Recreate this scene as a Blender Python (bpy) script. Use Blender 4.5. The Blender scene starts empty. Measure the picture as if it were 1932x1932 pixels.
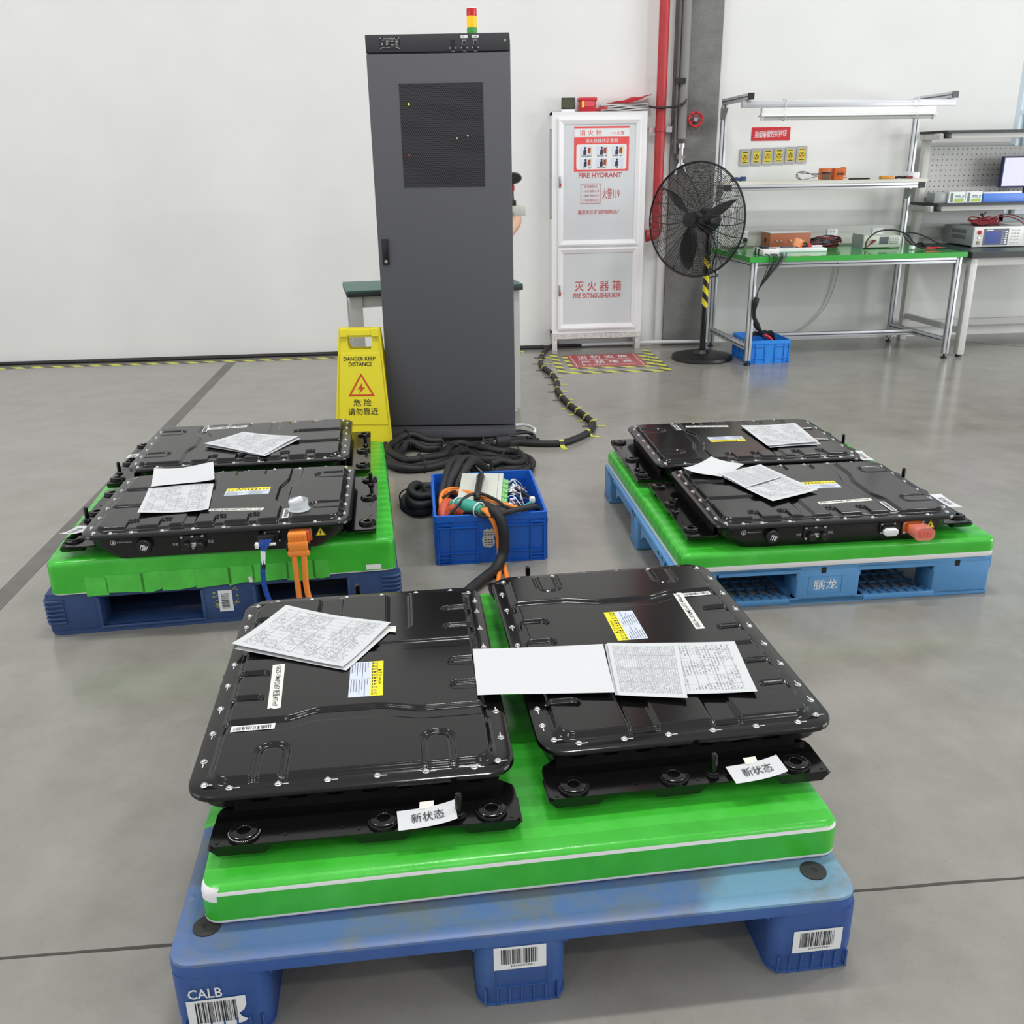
import bpy, bmesh, math, random
import numpy as np
from mathutils import Vector, Matrix, Euler

PI = math.pi
random.seed(7)
SC = bpy.context.scene
COL = SC.collection

# ------------------------------------------------------------------ camera, world, lights, exposure
cam_d = bpy.data.cameras.new('camera')
cam_d.sensor_fit = 'HORIZONTAL'
cam_d.sensor_width = 36.0
cam_d.lens = 36.0 * 1758.12 / 1932.0
cam_d.clip_start = 0.05
cam = bpy.data.objects.new('camera', cam_d)
COL.objects.link(cam)
_p, _r, _t = math.radians(20.5166), math.radians(-0.91758), math.radians(4.75)
_fw = Vector((0, math.cos(_p), -math.sin(_p)))
_up0 = Vector((0, math.sin(_p), math.cos(_p)))
_rt0 = Vector((1, 0, 0))
_rt = _rt0 * math.cos(_r) + _up0 * math.sin(_r)
_up = _up0 * math.cos(_r) - _rt0 * math.sin(_r)
_R = Matrix.Rotation(-_t, 3, 'Z')
_rt, _up, _fw = _R @ _rt, _R @ _up, _R @ _fw
_m = Matrix((_rt, _up, -_fw)).transposed().to_4x4()
_m.translation = Vector((0, 0, 1.40))
cam.matrix_world = _m
SC.camera = cam

world = bpy.data.worlds.new('hall_light')
SC.world = world
world.use_nodes = True
bg = world.node_tree.nodes['Background']
bg.inputs[0].default_value = (0.93, 0.96, 1.0, 1)
bg.inputs[1].default_value = 0.58

LAMPS = [(-3.4, 3.0, 76), (0.5, 3.0, 108), (4.4, 3.0, 80), (-3.6, -3.2, 30), (0.4, -3.2, 30), (4.6, -3.2, 40), (-8.0, -7.0, 110), (9.0, -6.5, 260)]
for i, (lx, ly, le) in enumerate(LAMPS):
    ld = bpy.data.lights.new('ceiling_lamp', 'AREA')
    ld.shape = 'RECTANGLE'
    ld.size, ld.size_y = 1.2, 0.3
    ld.energy = le
    ld.color = (1.0, 0.985, 0.96)
    lo = bpy.data.objects.new('ceiling_lamp', ld)
    lo.location = (lx, ly, 6.4)
    COL.objects.link(lo)

for wx, wy, wa, we in ((10.0, 1.5, 62, 270), (-9.5, 0.5, -58, 105)):          # added fill lights from both sides, brightening the wall under the bench
    ld = bpy.data.lights.new('side_fill', 'AREA'); ld.shape = 'RECTANGLE'
    ld.size, ld.size_y, ld.energy, ld.color = 5.0, 2.2, we, (0.95, 0.98, 1.0)
    lo = bpy.data.objects.new('side_fill', ld); lo.location = (wx, wy, 1.5)
    lo.rotation_euler = (math.radians(90), 0, math.radians(wa)); COL.objects.link(lo)

SC.view_settings.view_transform = 'Standard'
SC.view_settings.look = 'None'
SC.view_settings.gamma = 1.0
SC.view_settings.use_curve_mapping = False
SC.view_settings.exposure = 0.27
SC.cycles.use_denoising = True
SC.cycles.max_bounces = 6
SC.cycles.diffuse_bounces = 4
SC.cycles.glossy_bounces = 3
SC.cycles.transparent_max_bounces = 6
SC.cycles.caustics_reflective = False
SC.cycles.caustics_refractive = False

# ------------------------------------------------------------------ materials
def lin(c):
    return tuple(((v / 255) / 12.92 if v / 255 <= 0.04045 else ((v / 255 + 0.055) / 1.055) ** 2.4) for v in c) + (1,)

MATS = {}
class NB:
    """small node-building helper"""
    def __init__(s, name):
        s.m = bpy.data.materials.new(name); s.m.use_nodes = True
        s.t = s.m.node_tree; s.b = s.t.nodes['Principled BSDF']
    def n(s, kind, **kw):
        nd = s.t.nodes.new(kind)
        for k, v in kw.items():
            setattr(nd, k, v)
        return nd
    def l(s, a, b): s.t.links.new(a, b)
    def math(s, op, a, b=None, c=None):
        nd = s.n('ShaderNodeMath', operation=op)
        for i, v in enumerate((a, b, c)):
            if v is None: continue
            if isinstance(v, (int, float)): nd.inputs[i].default_value = v
            else: s.l(v, nd.inputs[i])
        return nd.outputs[0]
    def mix(s, f, a, b):
        nd = s.n('ShaderNodeMix', data_type='RGBA')
        for i, v in ((0, f), (6, a), (7, b)):
            if isinstance(v, (int, float)): nd.inputs[i].default_value = v
            elif isinstance(v, tuple): nd.inputs[i].default_value = v
            else: s.l(v, nd.inputs[i])
        return nd.outputs[2]
    def noise(s, scale, detail=3, rough=0.5, vec=None, out=0):
        nd = s.n('ShaderNodeTexNoise'); nd.inputs['Scale'].default_value = scale
        nd.inputs['Detail'].default_value = detail; nd.inputs['Roughness'].default_value = rough
        s.l(vec if vec is not None else s.obj(), nd.inputs['Vector'])
        return nd.outputs[out]
    def obj(s):
        if not hasattr(s, '_o'): s._o = s.n('ShaderNodeTexCoord')
        return s._o.outputs['Object']
    def uv(s):
        if not hasattr(s, '_o'): s._o = s.n('ShaderNodeTexCoord')
        return s._o.outputs['UV']
    def sep(s, v):
        nd = s.n('ShaderNodeSeparateXYZ'); s.l(v, nd.inputs[0]); return nd.outputs
    def ramp(s, f, stops):
        nd = s.n('ShaderNodeValToRGB'); e = nd.color_ramp.elements
        while len(e) > 1: e.remove(e[-1])
        e[0].position, e[0].color = stops[0][0], stops[0][1]
        for p, c in stops[1:]:
            k = e.new(p); k.color = c
        s.l(f, nd.inputs[0]); return nd.outputs[0]
    def bump(s, h, strength=0.2, dist=0.01):
        nd = s.n('ShaderNodeBump'); nd.inputs['Strength'].default_value = strength
        nd.inputs['Distance'].default_value = dist
        s.l(h, nd.inputs['Height']); s.l(nd.outputs[0], s.b.inputs['Normal'])
    def col(s, v):
        if isinstance(v, tuple): s.b.inputs['Base Color'].default_value = v
        else: s.l(v, s.b.inputs['Base Color'])

def mat(name, c=(128, 128, 128), rough=0.5, metal=0.0, spec=0.5, coat=0.0, var=0.0, vscale=8, bump=0.0, bscale=60, emit=None, estr=0, trans=0.0, alpha=1.0):
    if name in MATS: return MATS[name]
    N = NB(name); b = N.b
    base = lin(c)
    if var > 0:
        f = N.noise(vscale, 4)
        lo = tuple(x * (1 - var) for x in base[:3]) + (1,)
        hi = tuple(min(1, x * (1 + var)) for x in base[:3]) + (1,)
        N.col(N.ramp(f, [(0.3, lo), (0.7, hi)]))
    else:
        N.col(base)
    b.inputs['Roughness'].default_value = rough
    b.inputs['Metallic'].default_value = metal
    b.inputs['Specular IOR Level'].default_value = spec
    b.inputs['Coat Weight'].default_value = coat
    b.inputs['Coat Roughness'].default_value = 0.05
    if bump > 0: N.bump(N.noise(bscale, 3), bump, 0.004)
    if emit:
        b.inputs['Emission Color'].default_value = lin(emit); b.inputs['Emission Strength'].default_value = estr
    if trans: b.inputs['Transmission Weight'].default_value = trans
    if alpha < 1: b.inputs['Alpha'].default_value = alpha
    MATS[name] = N.m
    return N.m

def custom(name, fn):
    if name in MATS: return MATS[name]
    N = NB(name); fn(N); MATS[name] = N.m
    return N.m

def _floor(N):
    big = N.noise(0.7, 5, 0.6); mid = N.noise(5, 6, 0.65); fine = N.noise(160, 2, 0.5)
    f = N.math('ADD', N.math('MULTIPLY', big, 0.5), N.math('MULTIPLY', mid, 0.5))
    c = N.ramp(f, [(0.30, lin((119, 115, 106))), (0.5, lin((138, 135, 127))), (0.72, lin((153, 150, 143)))])
    v = N.n('ShaderNodeTexVoronoi'); v.inputs['Scale'].default_value = 42; N.l(N.obj(), v.inputs['Vector'])
    sp = N.math('LESS_THAN', v.outputs['Distance'], 0.06)
    sp = N.math('MULTIPLY', sp, 0.45)
    c = N.mix(sp, c, lin((96, 92, 88)))
    c = N.mix(N.math('MULTIPLY', fine, 0.18), c, lin((166, 163, 156)))
    N.col(c)
    N.l(N.math('ADD', N.math('MULTIPLY', mid, 0.16), 0.11), N.b.inputs['Roughness'])
    N.b.inputs['Specular IOR Level'].default_value = 0.5
    N.bump(N.noise(3, 3), 0.03, 0.02)
M_FLOOR = custom('polished_concrete', _floor)

def _wall(N):
    f = N.noise(1.4, 5, 0.6); s = N.noise(5.5, 6, 0.7)
    c = N.ramp(f, [(0.3, lin((224, 224, 221))), (0.7, lin((231, 231, 228)))])
    st = N.ramp(s, [(0.70, (0, 0, 0, 1)), (0.84, (1, 1, 1, 1))])
    c = N.mix(N.math('MULTIPLY', st, 0.26), c, lin((170, 172, 172)))
    N.col(c); N.b.inputs['Roughness'].default_value = 0.75
    N.b.inputs['Specular IOR Level'].default_value = 0.25
    N.bump(N.noise(40, 3), 0.05, 0.003)
M_WALL = custom('white_wall_paint', _wall)

def _pillar(N):
    f = N.noise(6, 5, 0.6)
    N.col(N.ramp(f, [(0.3, lin((112, 111, 109))), (0.7, lin((134, 133, 131)))]))
    N.b.inputs['Roughness'].default_value = 0.8
    N.bump(N.noise(55, 5, 0.7), 0.7, 0.012)
M_PILLAR = custom('rough_grey_plaster', _pillar)

def _blackpaint(N):
    N.col(lin((14, 13, 13))); N.b.inputs['Roughness'].default_value = 0.13
    N.b.inputs['Specular IOR Level'].default_value = 0.5
    N.bump(N.noise(260, 2), 0.02, 0.001)
M_BLACK = custom('glossy_black_paint', _blackpaint)

def _green(N):
    x, y, z = N.sep(N.obj())
    w = N.math('ADD', y, N.math('MULTIPLY', N.noise(1.3, 2), 0.03))
    band = N.math('FRACT', N.math('MULTIPLY', w, 16.5))
    edge = N.math('LESS_THAN', band, 0.45)
    n = N.noise(7, 4, 0.6)
    f = N.math('ADD', N.math('MULTIPLY', edge, 0.16), N.math('MULTIPLY', n, 0.7))
    N.col(N.ramp(f, [(0.2, lin((50, 160, 42))), (0.5, lin((66, 184, 56))), (0.8, lin((90, 204, 82)))]))
    N.l(N.math('ADD', N.math('MULTIPLY', n, 0.15), 0.16), N.b.inputs['Roughness'])
    N.b.inputs['Specular IOR Level'].default_value = 0.45
    h = N.math('ADD', N.math('MULTIPLY', edge, 0.25), N.noise(26, 4, 0.6))
    N.bump(h, 0.16, 0.006)
M_GREEN = custom('green_packing_tape', _green)

def _worn(name, base, lightc, dirt, amt):
    def fn(N):
        a = N.noise(3.2, 6, 0.65); d = N.noise(9, 6, 0.7); sc = N.noise(70, 3)
        c = N.mix(N.ramp(a, [(0.42, (0, 0, 0, 1)), (0.72, (1, 1, 1, 1))]), lin(base), lin(lightc))
        c = N.mix(N.math('MULTIPLY', N.ramp(d, [(0.55, (0, 0, 0, 1)), (0.75, (1, 1, 1, 1))]), amt), c, lin(dirt))
        N.col(c); N.b.inputs['Roughness'].default_value = 0.42
        N.bump(sc, 0.06, 0.002)
    return custom(name, fn)
def _pf(N):
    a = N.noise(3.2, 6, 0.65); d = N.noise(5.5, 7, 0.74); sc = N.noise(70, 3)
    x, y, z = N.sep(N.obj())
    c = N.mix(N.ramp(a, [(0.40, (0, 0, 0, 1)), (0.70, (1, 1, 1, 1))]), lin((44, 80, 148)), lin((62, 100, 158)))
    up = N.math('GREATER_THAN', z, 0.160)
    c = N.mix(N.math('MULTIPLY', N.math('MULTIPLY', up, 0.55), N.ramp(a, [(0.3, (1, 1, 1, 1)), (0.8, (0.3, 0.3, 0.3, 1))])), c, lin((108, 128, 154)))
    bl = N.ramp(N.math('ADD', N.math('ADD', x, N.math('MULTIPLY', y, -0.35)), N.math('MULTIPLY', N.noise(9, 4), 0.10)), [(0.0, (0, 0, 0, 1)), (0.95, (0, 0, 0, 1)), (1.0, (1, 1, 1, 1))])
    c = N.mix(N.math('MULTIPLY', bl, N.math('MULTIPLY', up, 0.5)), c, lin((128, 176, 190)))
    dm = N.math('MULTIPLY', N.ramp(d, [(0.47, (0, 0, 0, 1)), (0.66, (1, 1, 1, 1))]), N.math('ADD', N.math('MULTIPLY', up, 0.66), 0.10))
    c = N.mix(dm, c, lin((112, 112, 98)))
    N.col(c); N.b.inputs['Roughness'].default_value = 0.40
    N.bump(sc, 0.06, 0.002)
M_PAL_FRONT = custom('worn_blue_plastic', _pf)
M_PAL_DARK = _worn('navy_blue_plastic', (44, 68, 112), (54, 80, 124), (74, 86, 104), 0.35)
M_PAL_LIGHT = _worn('light_blue_plastic', (82, 140, 192), (96, 152, 200), (88, 128, 160), 0.3)
M_CRATE = _worn('bright_blue_plastic', (22, 92, 190), (30, 102, 200), (40, 90, 160), 0.3)
M_CRATE2 = _worn('sky_blue_plastic', (40, 132, 222), (52, 142, 230), (50, 120, 190), 0.3)

def _hazard(axis):
    def fn(N):
        x, y, z = N.sep(N.obj())
        u = N.math('ADD', N.math('MULTIPLY', x, 1.0), N.math('MULTIPLY', y, axis))
        f = N.math('LESS_THAN', N.math('FRACT', N.math('MULTIPLY', u, 7.0)), 0.5)
        c = N.mix(f, lin((66, 66, 62)), lin((214, 216, 60)))
        N.col(N.mix(N.math('MULTIPLY', N.noise(18, 4), 0.35), c, lin((140, 140, 120)))); N.b.inputs['Roughness'].default_value = 0.45
    return fn
M_HAZ = custom('hazard_stripe', _hazard(1.0))

def _paper(cols, rows, kind):
    def fn(N):
        u, v, _ = N.sep(N.uv())
        def rule(c, n, w):
            return N.math('LESS_THAN', N.math('FRACT', N.math('MULTIPLY', c, n)), w)
        ins = None
        for a in (u, v):
            m = N.math('MULTIPLY', N.math('GREATER_THAN', a, 0.06), N.math('LESS_THAN', a, 0.94))
            ins = m if ins is None else N.math('MULTIPLY', ins, m)
        g = N.math('MAXIMUM', rule(u, cols, 0.0075 * cols), rule(v, rows, 0.0055 * rows))
        comb = N.n('ShaderNodeCombineXYZ')
        k = 44 if kind == 0 else 66
        N.l(N.math('MULTIPLY', u, 70), comb.inputs[0]); N.l(N.math('MULTIPLY', N.math('FLOOR', N.math('MULTIPLY', v, k)), 3.7), comb.inputs[1])
        t = N.noise(1.0, 2, 0.6, comb.outputs[0])
        blk = N.noise(4.2 if kind == 0 else 2.0, 1, 0.5, N.uv())
        t = N.math('MULTIPLY', N.math('GREATER_THAN', t, 0.5), N.math('GREATER_THAN', blk, 0.44 if kind == 0 else 0.34))
        t = N.math('MULTIPLY', t, N.math('LESS_THAN', N.math('FRACT', N.math('MULTIPLY', v, k)), 0.52))
        ink = N.math('MULTIPLY', N.math('MAXIMUM', N.math('MULTIPLY', g, 0.45), N.math('MULTIPLY', t, 0.6)), ins)
        N.col(N.mix(ink, lin((204, 206, 207)), lin((50, 52, 58)))); N.b.inputs['Roughness'].default_value = 0.7
        N.b.inputs['Specular IOR Level'].default_value = 0.25
    return fn
M_FORM = custom('printed_form_paper', _paper(6, 13, 0))
M_TABLEP = custom('printed_table_paper', _paper(4, 30, 1))
M_PAPER = mat('white_paper', (208, 209, 210), 0.7, spec=0.25)

def _vent(N):
    x, y, z = N.sep(N.obj())
    p = 0.0102
    def dots(ox, oz):
        a = N.math('SUBTRACT', N.math('FRACT', N.math('ADD', N.math('DIVIDE', x, p), ox)), 0.5)
        b = N.math('MULTIPLY', N.math('SUBTRACT', N.math('FRACT', N.math('ADD', N.math('DIVIDE', z, p * 1.732), oz)), 0.5), 1.732)
        d = N.math('ADD', N.math('MULTIPLY', a, a), N.math('MULTIPLY', b, b))
        return N.math('LESS_THAN', d, 0.155)
    f = N.math('MAXIMUM', dots(0, 0), dots(0.5, 0.5))
    N.col(N.mix(f, lin((58, 58, 63)), lin((8, 8, 9)))); N.b.inputs['Roughness'].default_value = 0.5
M_VENT = custom('perforated_steel', _vent)

def _braid(N):
    n = N.noise(320, 3); N.col(N.ramp(n, [(0.3, lin((14, 14, 15))), (0.7, lin((34, 34, 36)))]))
    N.b.inputs['Roughness'].default_value = 0.6; N.bump(n, 0.3, 0.002)
M_HOSE = custom('black_braided_sleeve', _braid)

def _scr(N):
    u, v, _ = N.sep(N.uv())
    n = N.noise(40, 3, 0.6, N.uv())
    c = N.mix(N.math('MULTIPLY', N.math('GREATER_THAN', n, 0.55), 0.25), lin((226, 226, 244)), lin((160, 164, 200)))
    N.col(lin((20, 20, 24))); N.l(c, N.b.inputs['Emission Color']); N.b.inputs['Emission Strength'].default_value = 0.75
    N.b.inputs['Roughness'].default_value = 0.3
M_SCREEN = custom('lit_monitor_screen', _scr)

M_RACK = mat('dark_grey_powder_coat', (88, 88, 93), 0.55, spec=0.3, bump=0.1, bscale=500)
M_RACK2 = mat('charcoal_panel', (60, 60, 63), 0.55, spec=0.3)
M_BLKP = mat('black_plastic', (22, 22, 23), 0.4)
M_BLKR = mat('black_rubber', (34, 34, 34), 0.65)
M_BLKV = mat('deep_black', (8, 8, 8), 0.6)
M_ZINC = mat('zinc_bolt', (215, 215, 212), 0.28, metal=0.85)
M_MARK = mat('white_paint_mark', (214, 214, 210), 0.6)
M_STEEL = mat('bright_steel', (190, 190, 190), 0.3, metal=0.9)
M_ALU = mat('aluminium_profile', (205, 207, 210), 0.35, metal=0.45)
M_ALUD = mat('aluminium_slot', (92, 94, 98), 0.5, metal=0.4)
M_WFRAME = mat('white_aluminium_frame', (240, 238, 239), 0.35, spec=0.4)
M_GLASSW = mat('frosted_white_panel', (214, 216, 218), 0.25)
M_RED = mat('sign_red', (196, 34, 46), 0.5)
M_REDL = mat('print_red', (196, 70, 74), 0.6)
M_REDP = mat('red_pipe_paint', (178, 50, 54), 0.45, var=0.12, vscale=12)
M_WHITE = mat('white_plastic', (232, 234, 234), 0.4)
M_FOAM = mat('white_foam', (236, 232, 232), 0.75, bump=0.15, bscale=220)
M_YEL = mat('yellow_plastic', (222, 208, 42), 0.42, spec=0.4)
M_YELL = mat('label_yellow', (244, 226, 30), 0.5)
M_LABW = mat('label_pale_blue', (204, 212, 226), 0.4)
M_TEXT = mat('black_ink', (26, 26, 30), 0.6)
M_GREYINK = mat('grey_ink', (92, 94, 100), 0.6)
M_BLUEINK = mat('blue_ink', (36, 40, 74), 0.6)
M_WTEXT = mat('white_print', (226, 228, 230), 0.6)
M_ORANGE = mat('orange_cable', (240, 140, 56), 0.42)
M_ORCON = mat('orange_connector', (224, 112, 44), 0.45)
M_ORRED = mat('red_orange_boot', (204, 82, 46), 0.5)
M_TEAL = mat('teal_sleeve', (66, 166, 146), 0.5)
M_BLUEW = mat('blue_wire', (28, 72, 160), 0.45)
M_BEIGE = mat('beige_casing', (205, 207, 196), 0.45)
M_LGREY = mat('light_grey_steel', (204, 203, 198), 0.45)
M_MGREY = mat('mid_grey_casing', (142, 146, 148), 0.45)
M_PEG = mat('pegboard_steel', (196, 195, 190), 0.45)
M_DGREEN = mat('green_desk_mat', (52, 104, 92), 0.4)
M_DMAT = mat('dark_bench_mat', (40, 62, 56), 0.4)
M_BENCHG = mat('green_bench_film', (60, 150, 72), 0.1, spec=0.5)
M_EDGEG = mat('green_edge_tape', (52, 164, 58), 0.35)
M_BROWN = mat('copper_brown_box', (162, 92, 60), 0.5)
M_LGREEN = mat('green_terminal', (132, 198, 122), 0.45)
M_WIREB = mat('black_wire', (24, 24, 26), 0.5)
M_WIRER = mat('red_wire', (122, 32, 38), 0.45)
M_SKIN = mat('skin', (206, 168, 140), 0.55)
M_CLOTH = mat('navy_work_cloth', (52, 60, 84), 0.85)
M_TROUS = mat('dark_trousers', (44, 46, 52), 0.85)
M_HAIR = mat('black_hair', (18, 16, 15), 0.6)
M_SHOE = mat('black_shoes', (24, 24, 24), 0.6)
M_STRIP = mat('dark_floor_joint', (106, 102, 98), 0.55, var=0.15)
M_CRACK = mat('dark_joint_line', (70, 66, 62), 0.8)
M_CLEAR = mat('clear_plastic', (235, 238, 240), 0.2, alpha=0.42)
M_PINKC = mat('pink_clear_cap', (238, 142, 128), 0.2, alpha=0.6)
M_GLASS = mat('window_glass', (190, 214, 222), 0.08, alpha=0.55)
M_WINF = mat('window_frame', (176, 190, 196), 0.4)
M_SWITCH = mat('brushed_switch_plate', (176, 176, 174), 0.35, metal=0.6)
M_RUST = mat('flaky_white_steel', (210, 206, 202), 0.6, var=0.25, vscale=40)
M_SLABD = mat('black_bench_edge', (38, 40, 42), 0.45)
M_BLUEBOX = mat('blue_carton', (88, 134, 222), 0.45)
M_DBLUE = mat('blue_screen', (30, 62, 140), 0.2)
M_FLSIGN = mat('floor_sign_red', (172, 62, 64), 0.35)
M_CREAM = mat('cream_tape', (226, 224, 214), 0.6)
M_LRED = mat('red_lens', (206, 34, 36), 0.25)
M_LAMB = mat('amber_lens', (250, 150, 20), 0.3, emit=(255, 150, 10), estr=0.9)
M_LGRN = mat('green_lens', (72, 160, 70), 0.3)
M_LEDY = mat('led_yellow', (220, 220, 60), 0.4, emit=(225, 230, 60), estr=1.0)
M_LEDW = mat('led_white', (230, 230, 220), 0.4, emit=(230, 230, 220), estr=0.6)
M_LEDR = mat('led_red', (150, 50, 30), 0.4, emit=(200, 60, 40), estr=0.4)

# ------------------------------------------------------------------ mesh helpers
def B(): return bmesh.new()

def place(bm, verts, M):
    if M is not None: bmesh.ops.transform(bm, matrix=M, verts=verts)

def bx(bm, x0, x1, y0, y1, z0, z1, mi=0, bev=0.0, M=None, seg=2):
    r = bmesh.ops.create_cube(bm, size=1.0)
    vs = r['verts']
    bmesh.ops.transform(bm, matrix=Matrix.Translation(((x0 + x1) / 2, (y0 + y1) / 2, (z0 + z1) / 2)) @ Matrix.Diagonal((abs(x1 - x0), abs(y1 - y0), abs(z1 - z0), 1)), verts=vs)
    fs = set(f for v in vs for f in v.link_faces)
    for f in fs: f.material_index = mi
    if bev > 0:
        es = list(set(e for v in vs for e in v.link_edges))
        q = bmesh.ops.bevel(bm, geom=es, offset=bev, segments=seg, affect='EDGES', profile=0.5)
        vs = list(set(v for f in q['faces'] for v in f.verts) | set(v for v in vs if v.is_valid))
        for f in q['faces']: f.material_index = mi
    if M is not None: place(bm, vs, M)
    return vs

def ring_loft(bm, rings, mi=0, cap=True, closed=True):
    R = [[bm.verts.new(p) for p in r] for r in rings]
    n = len(R[0])
    for a, b in zip(R[:-1], R[1:]):
        for i in range(n if closed else n - 1):
            j = (i + 1) % n
            f = bm.faces.new((a[i], a[j], b[j], b[i])); f.material_index = mi
    if cap and closed:
        for r, s in ((R[0], -1), (R[-1], 1)):
            try:
                f = bm.faces.new(r if s > 0 else list(reversed(r))); f.material_index = mi
            except ValueError: pass
    return R

def cyl(bm, p0, p1, r0, r1=None, n=16, mi=0):
    r1 = r0 if r1 is None else r1
    p0, p1 = Vector(p0), Vector(p1)
    d = (p1 - p0).normalized()
    a = d.orthogonal().normalized(); b = d.cross(a)
    rings = []
    for p, r in ((p0, r0), (p1, r1)):
        rings.append([p + (a * math.cos(2 * PI * i / n) + b * math.sin(2 * PI * i / n)) * r for i in range(n)])
    ring_loft(bm, rings, mi)

def smooth_path(pts, sub=6):
    pts = [Vector(p) for p in pts]
    if len(pts) < 3: return pts
    P = [pts[0] * 2 - pts[1]] + pts + [pts[-1] * 2 - pts[-2]]
    out = []
    for i in range(1, len(P) - 2):
        a, b, c, d = P[i - 1:i + 3]
        for k in range(sub):
            t = k / sub
            out.append(0.5 * ((2 * b) + (c - a) * t + (2 * a - 5 * b + 4 * c - d) * t * t + (3 * b - a - 3 * c + d) * t ** 3))
    out.append(pts[-1])
    return out

def tube(bm, pts, r, n=8, mi=0, sub=6, smooth=True, closed=False, roff=None):
    P = smooth_path(pts, sub) if smooth else [Vector(p) for p in pts]
    if closed: P = P + [P[0]]
    rings = []
    t0 = (P[1] - P[0]).normalized()
    a = t0.orthogonal().normalized()
    for i, p in enumerate(P):
        t = (P[min(i + 1, len(P) - 1)] - P[max(i - 1, 0)])
        t = t.normalized() if t.length > 1e-9 else t0
        a = (a - t * a.dot(t))
        a = a.normalized() if a.length > 1e-6 else t.orthogonal().normalized()
        b = t.cross(a)
        rr = r(i / (len(P) - 1)) if callable(r) else r
        rings.append([p + (a * math.cos(2 * PI * k / n) + b * math.sin(2 * PI * k / n)) * rr for k in range(n)])
    ring_loft(bm, rings, mi)
    return P

def lathe(bm, prof, n=24, M=None, mi=0, cap=True):
    rings = [[Vector((r * math.cos(2 * PI * i / n), r * math.sin(2 * PI * i / n), z)) for i in range(n)] for r, z in prof]
    if M is not None: rings = [[M @ p for p in r] for r in rings]
    ring_loft(bm, rings, mi, cap)

def rrect(hx, hy, r, n=5, cx=0, cy=0):
    out = []
    for sx, sy, a0 in ((1, 1, 0), (-1, 1, 90), (-1, -1, 180), (1, -1, 270)):
        for k in range(n + 1):
            a = math.radians(a0 + 90 * k / n)
            out.append((cx + sx * (hx - r) + r * math.cos(a), cy + sy * (hy - r) + r * math.sin(a)))
    return out

def prism(bm, poly, z0, z1, mi=0, M=None, bev=0.0):
    r0 = [Vector((x, y, z0)) for x, y in poly]; r1 = [Vector((x, y, z1)) for x, y in poly]
    if M is not None: r0 = [M @ p for p in r0]; r1 = [M @ p for p in r1]
    R = ring_loft(bm, [r0, r1], mi)
    if bev:
        es = [e for e in bm.edges if (e.verts[0] in R[1] and e.verts[1] in R[1])]
        bmesh.ops.bevel(bm, geom=es, offset=bev, segments=2, affect='EDGES', profile=0.5)

def quad(bm, pts, mi=0):
    f = bm.faces.new([bm.verts.new(p) for p in pts]); f.material_index = mi
    return f

_TX = {}
def text_geo(s, bold=0.0):
    bold = min(bold, 0.012 if s.isascii() else 0.005)
    k = (s, bold)
    if k in _TX: return _TX[k]
    cu = bpy.data.curves.new('t', 'FONT'); cu.body = s; cu.size = 1.0; cu.offset = bold; cu.resolution_u = 2
    ob = bpy.data.objects.new('t', cu); COL.objects.link(ob)
    dg = bpy.context.evaluated_depsgraph_get(); dg.update()
    me = bpy.data.meshes.new_from_object(ob.evaluated_get(dg))
    V = [(v.co.x, v.co.y) for v in me.vertices]; F = [list(p.vertices) for p in me.polygons]
    bpy.data.objects.remove(ob); bpy.data.curves.remove(cu); bpy.data.meshes.remove(me)
    if V:
        x0 = min(v[0] for v in V); x1 = max(v[0] for v in V); y0 = min(v[1] for v in V); y1 = max(v[1] for v in V)
        V = [((x - x0) / max(1e-6, x1 - x0), (y - y0) / max(1e-6, y1 - y0)) for x, y in V]
    _TX[k] = (V, F)
    return _TX[k]

def add_text(bm, s, O, U, Vv, mi=0, bold=0.0):
    """lettering filling the parallelogram O, O+U, O+V"""
    O, U, Vv = Vector(O), Vector(U), Vector(Vv)
    V, F = text_geo(s, bold)
    vs = [bm.verts.new(O + U * x + Vv * y) for x, y in V]
    for f in F:
        try:
            q = bm.faces.new([vs[i] for i in f]); q.material_index = mi
        except ValueError: pass

def barcode(bm, O, U, V, mi, n=38, seed=1):
    rnd = random.Random(seed); O, U, V = Vector(O), Vector(U), Vector(V)
    x = 0.0; ws = [rnd.choice((1, 1, 2, 3)) for _ in range(2 * n)]; T = sum(ws)
    for i, w in enumerate(ws):
        if i % 2 == 0:
            a, b = x / T, (x + w) / T
            quad(bm, [O + U * a, O + U * b, O + U * b + V, O + U * a + V], mi)
        x += w

def fix(bm):
    bmesh.ops.recalc_face_normals(bm, faces=bm.faces[:])

def mesh(name, bm, mats, smooth=35, recalc=True):
    if recalc: fix(bm)
    me = bpy.data.meshes.new(name); bm.to_mesh(me); bm.free()
    for m in (mats if isinstance(mats, (list, tuple)) else [mats]): me.materials.append(m)
    if smooth:
        me.polygons.foreach_set('use_smooth', [True] * len(me.polygons))
        me.set_sharp_from_angle(angle=math.radians(smooth))
    return me

def link(name, me, parent=None, loc=(0, 0, 0), rot=(0, 0, 0)):
    o = bpy.data.objects.new(name, me); COL.objects.link(o)
    o.location = loc; o.rotation_euler = rot
    if parent: o.parent = parent
    return o

def obj(name, bm, mats, parent=None, smooth=35, loc=(0, 0, 0), rot=(0, 0, 0), label=None, recalc=True):
    o = link(name, mesh(name, bm, mats, smooth, recalc), parent, loc, rot)
    if label: o['label'] = label
    return o

def tag(o, label, cat, group=None, kind=None):
    o['label'] = label; o['category'] = cat
    if group: o['group'] = group
    if kind: o['kind'] = kind
    return o

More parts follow.
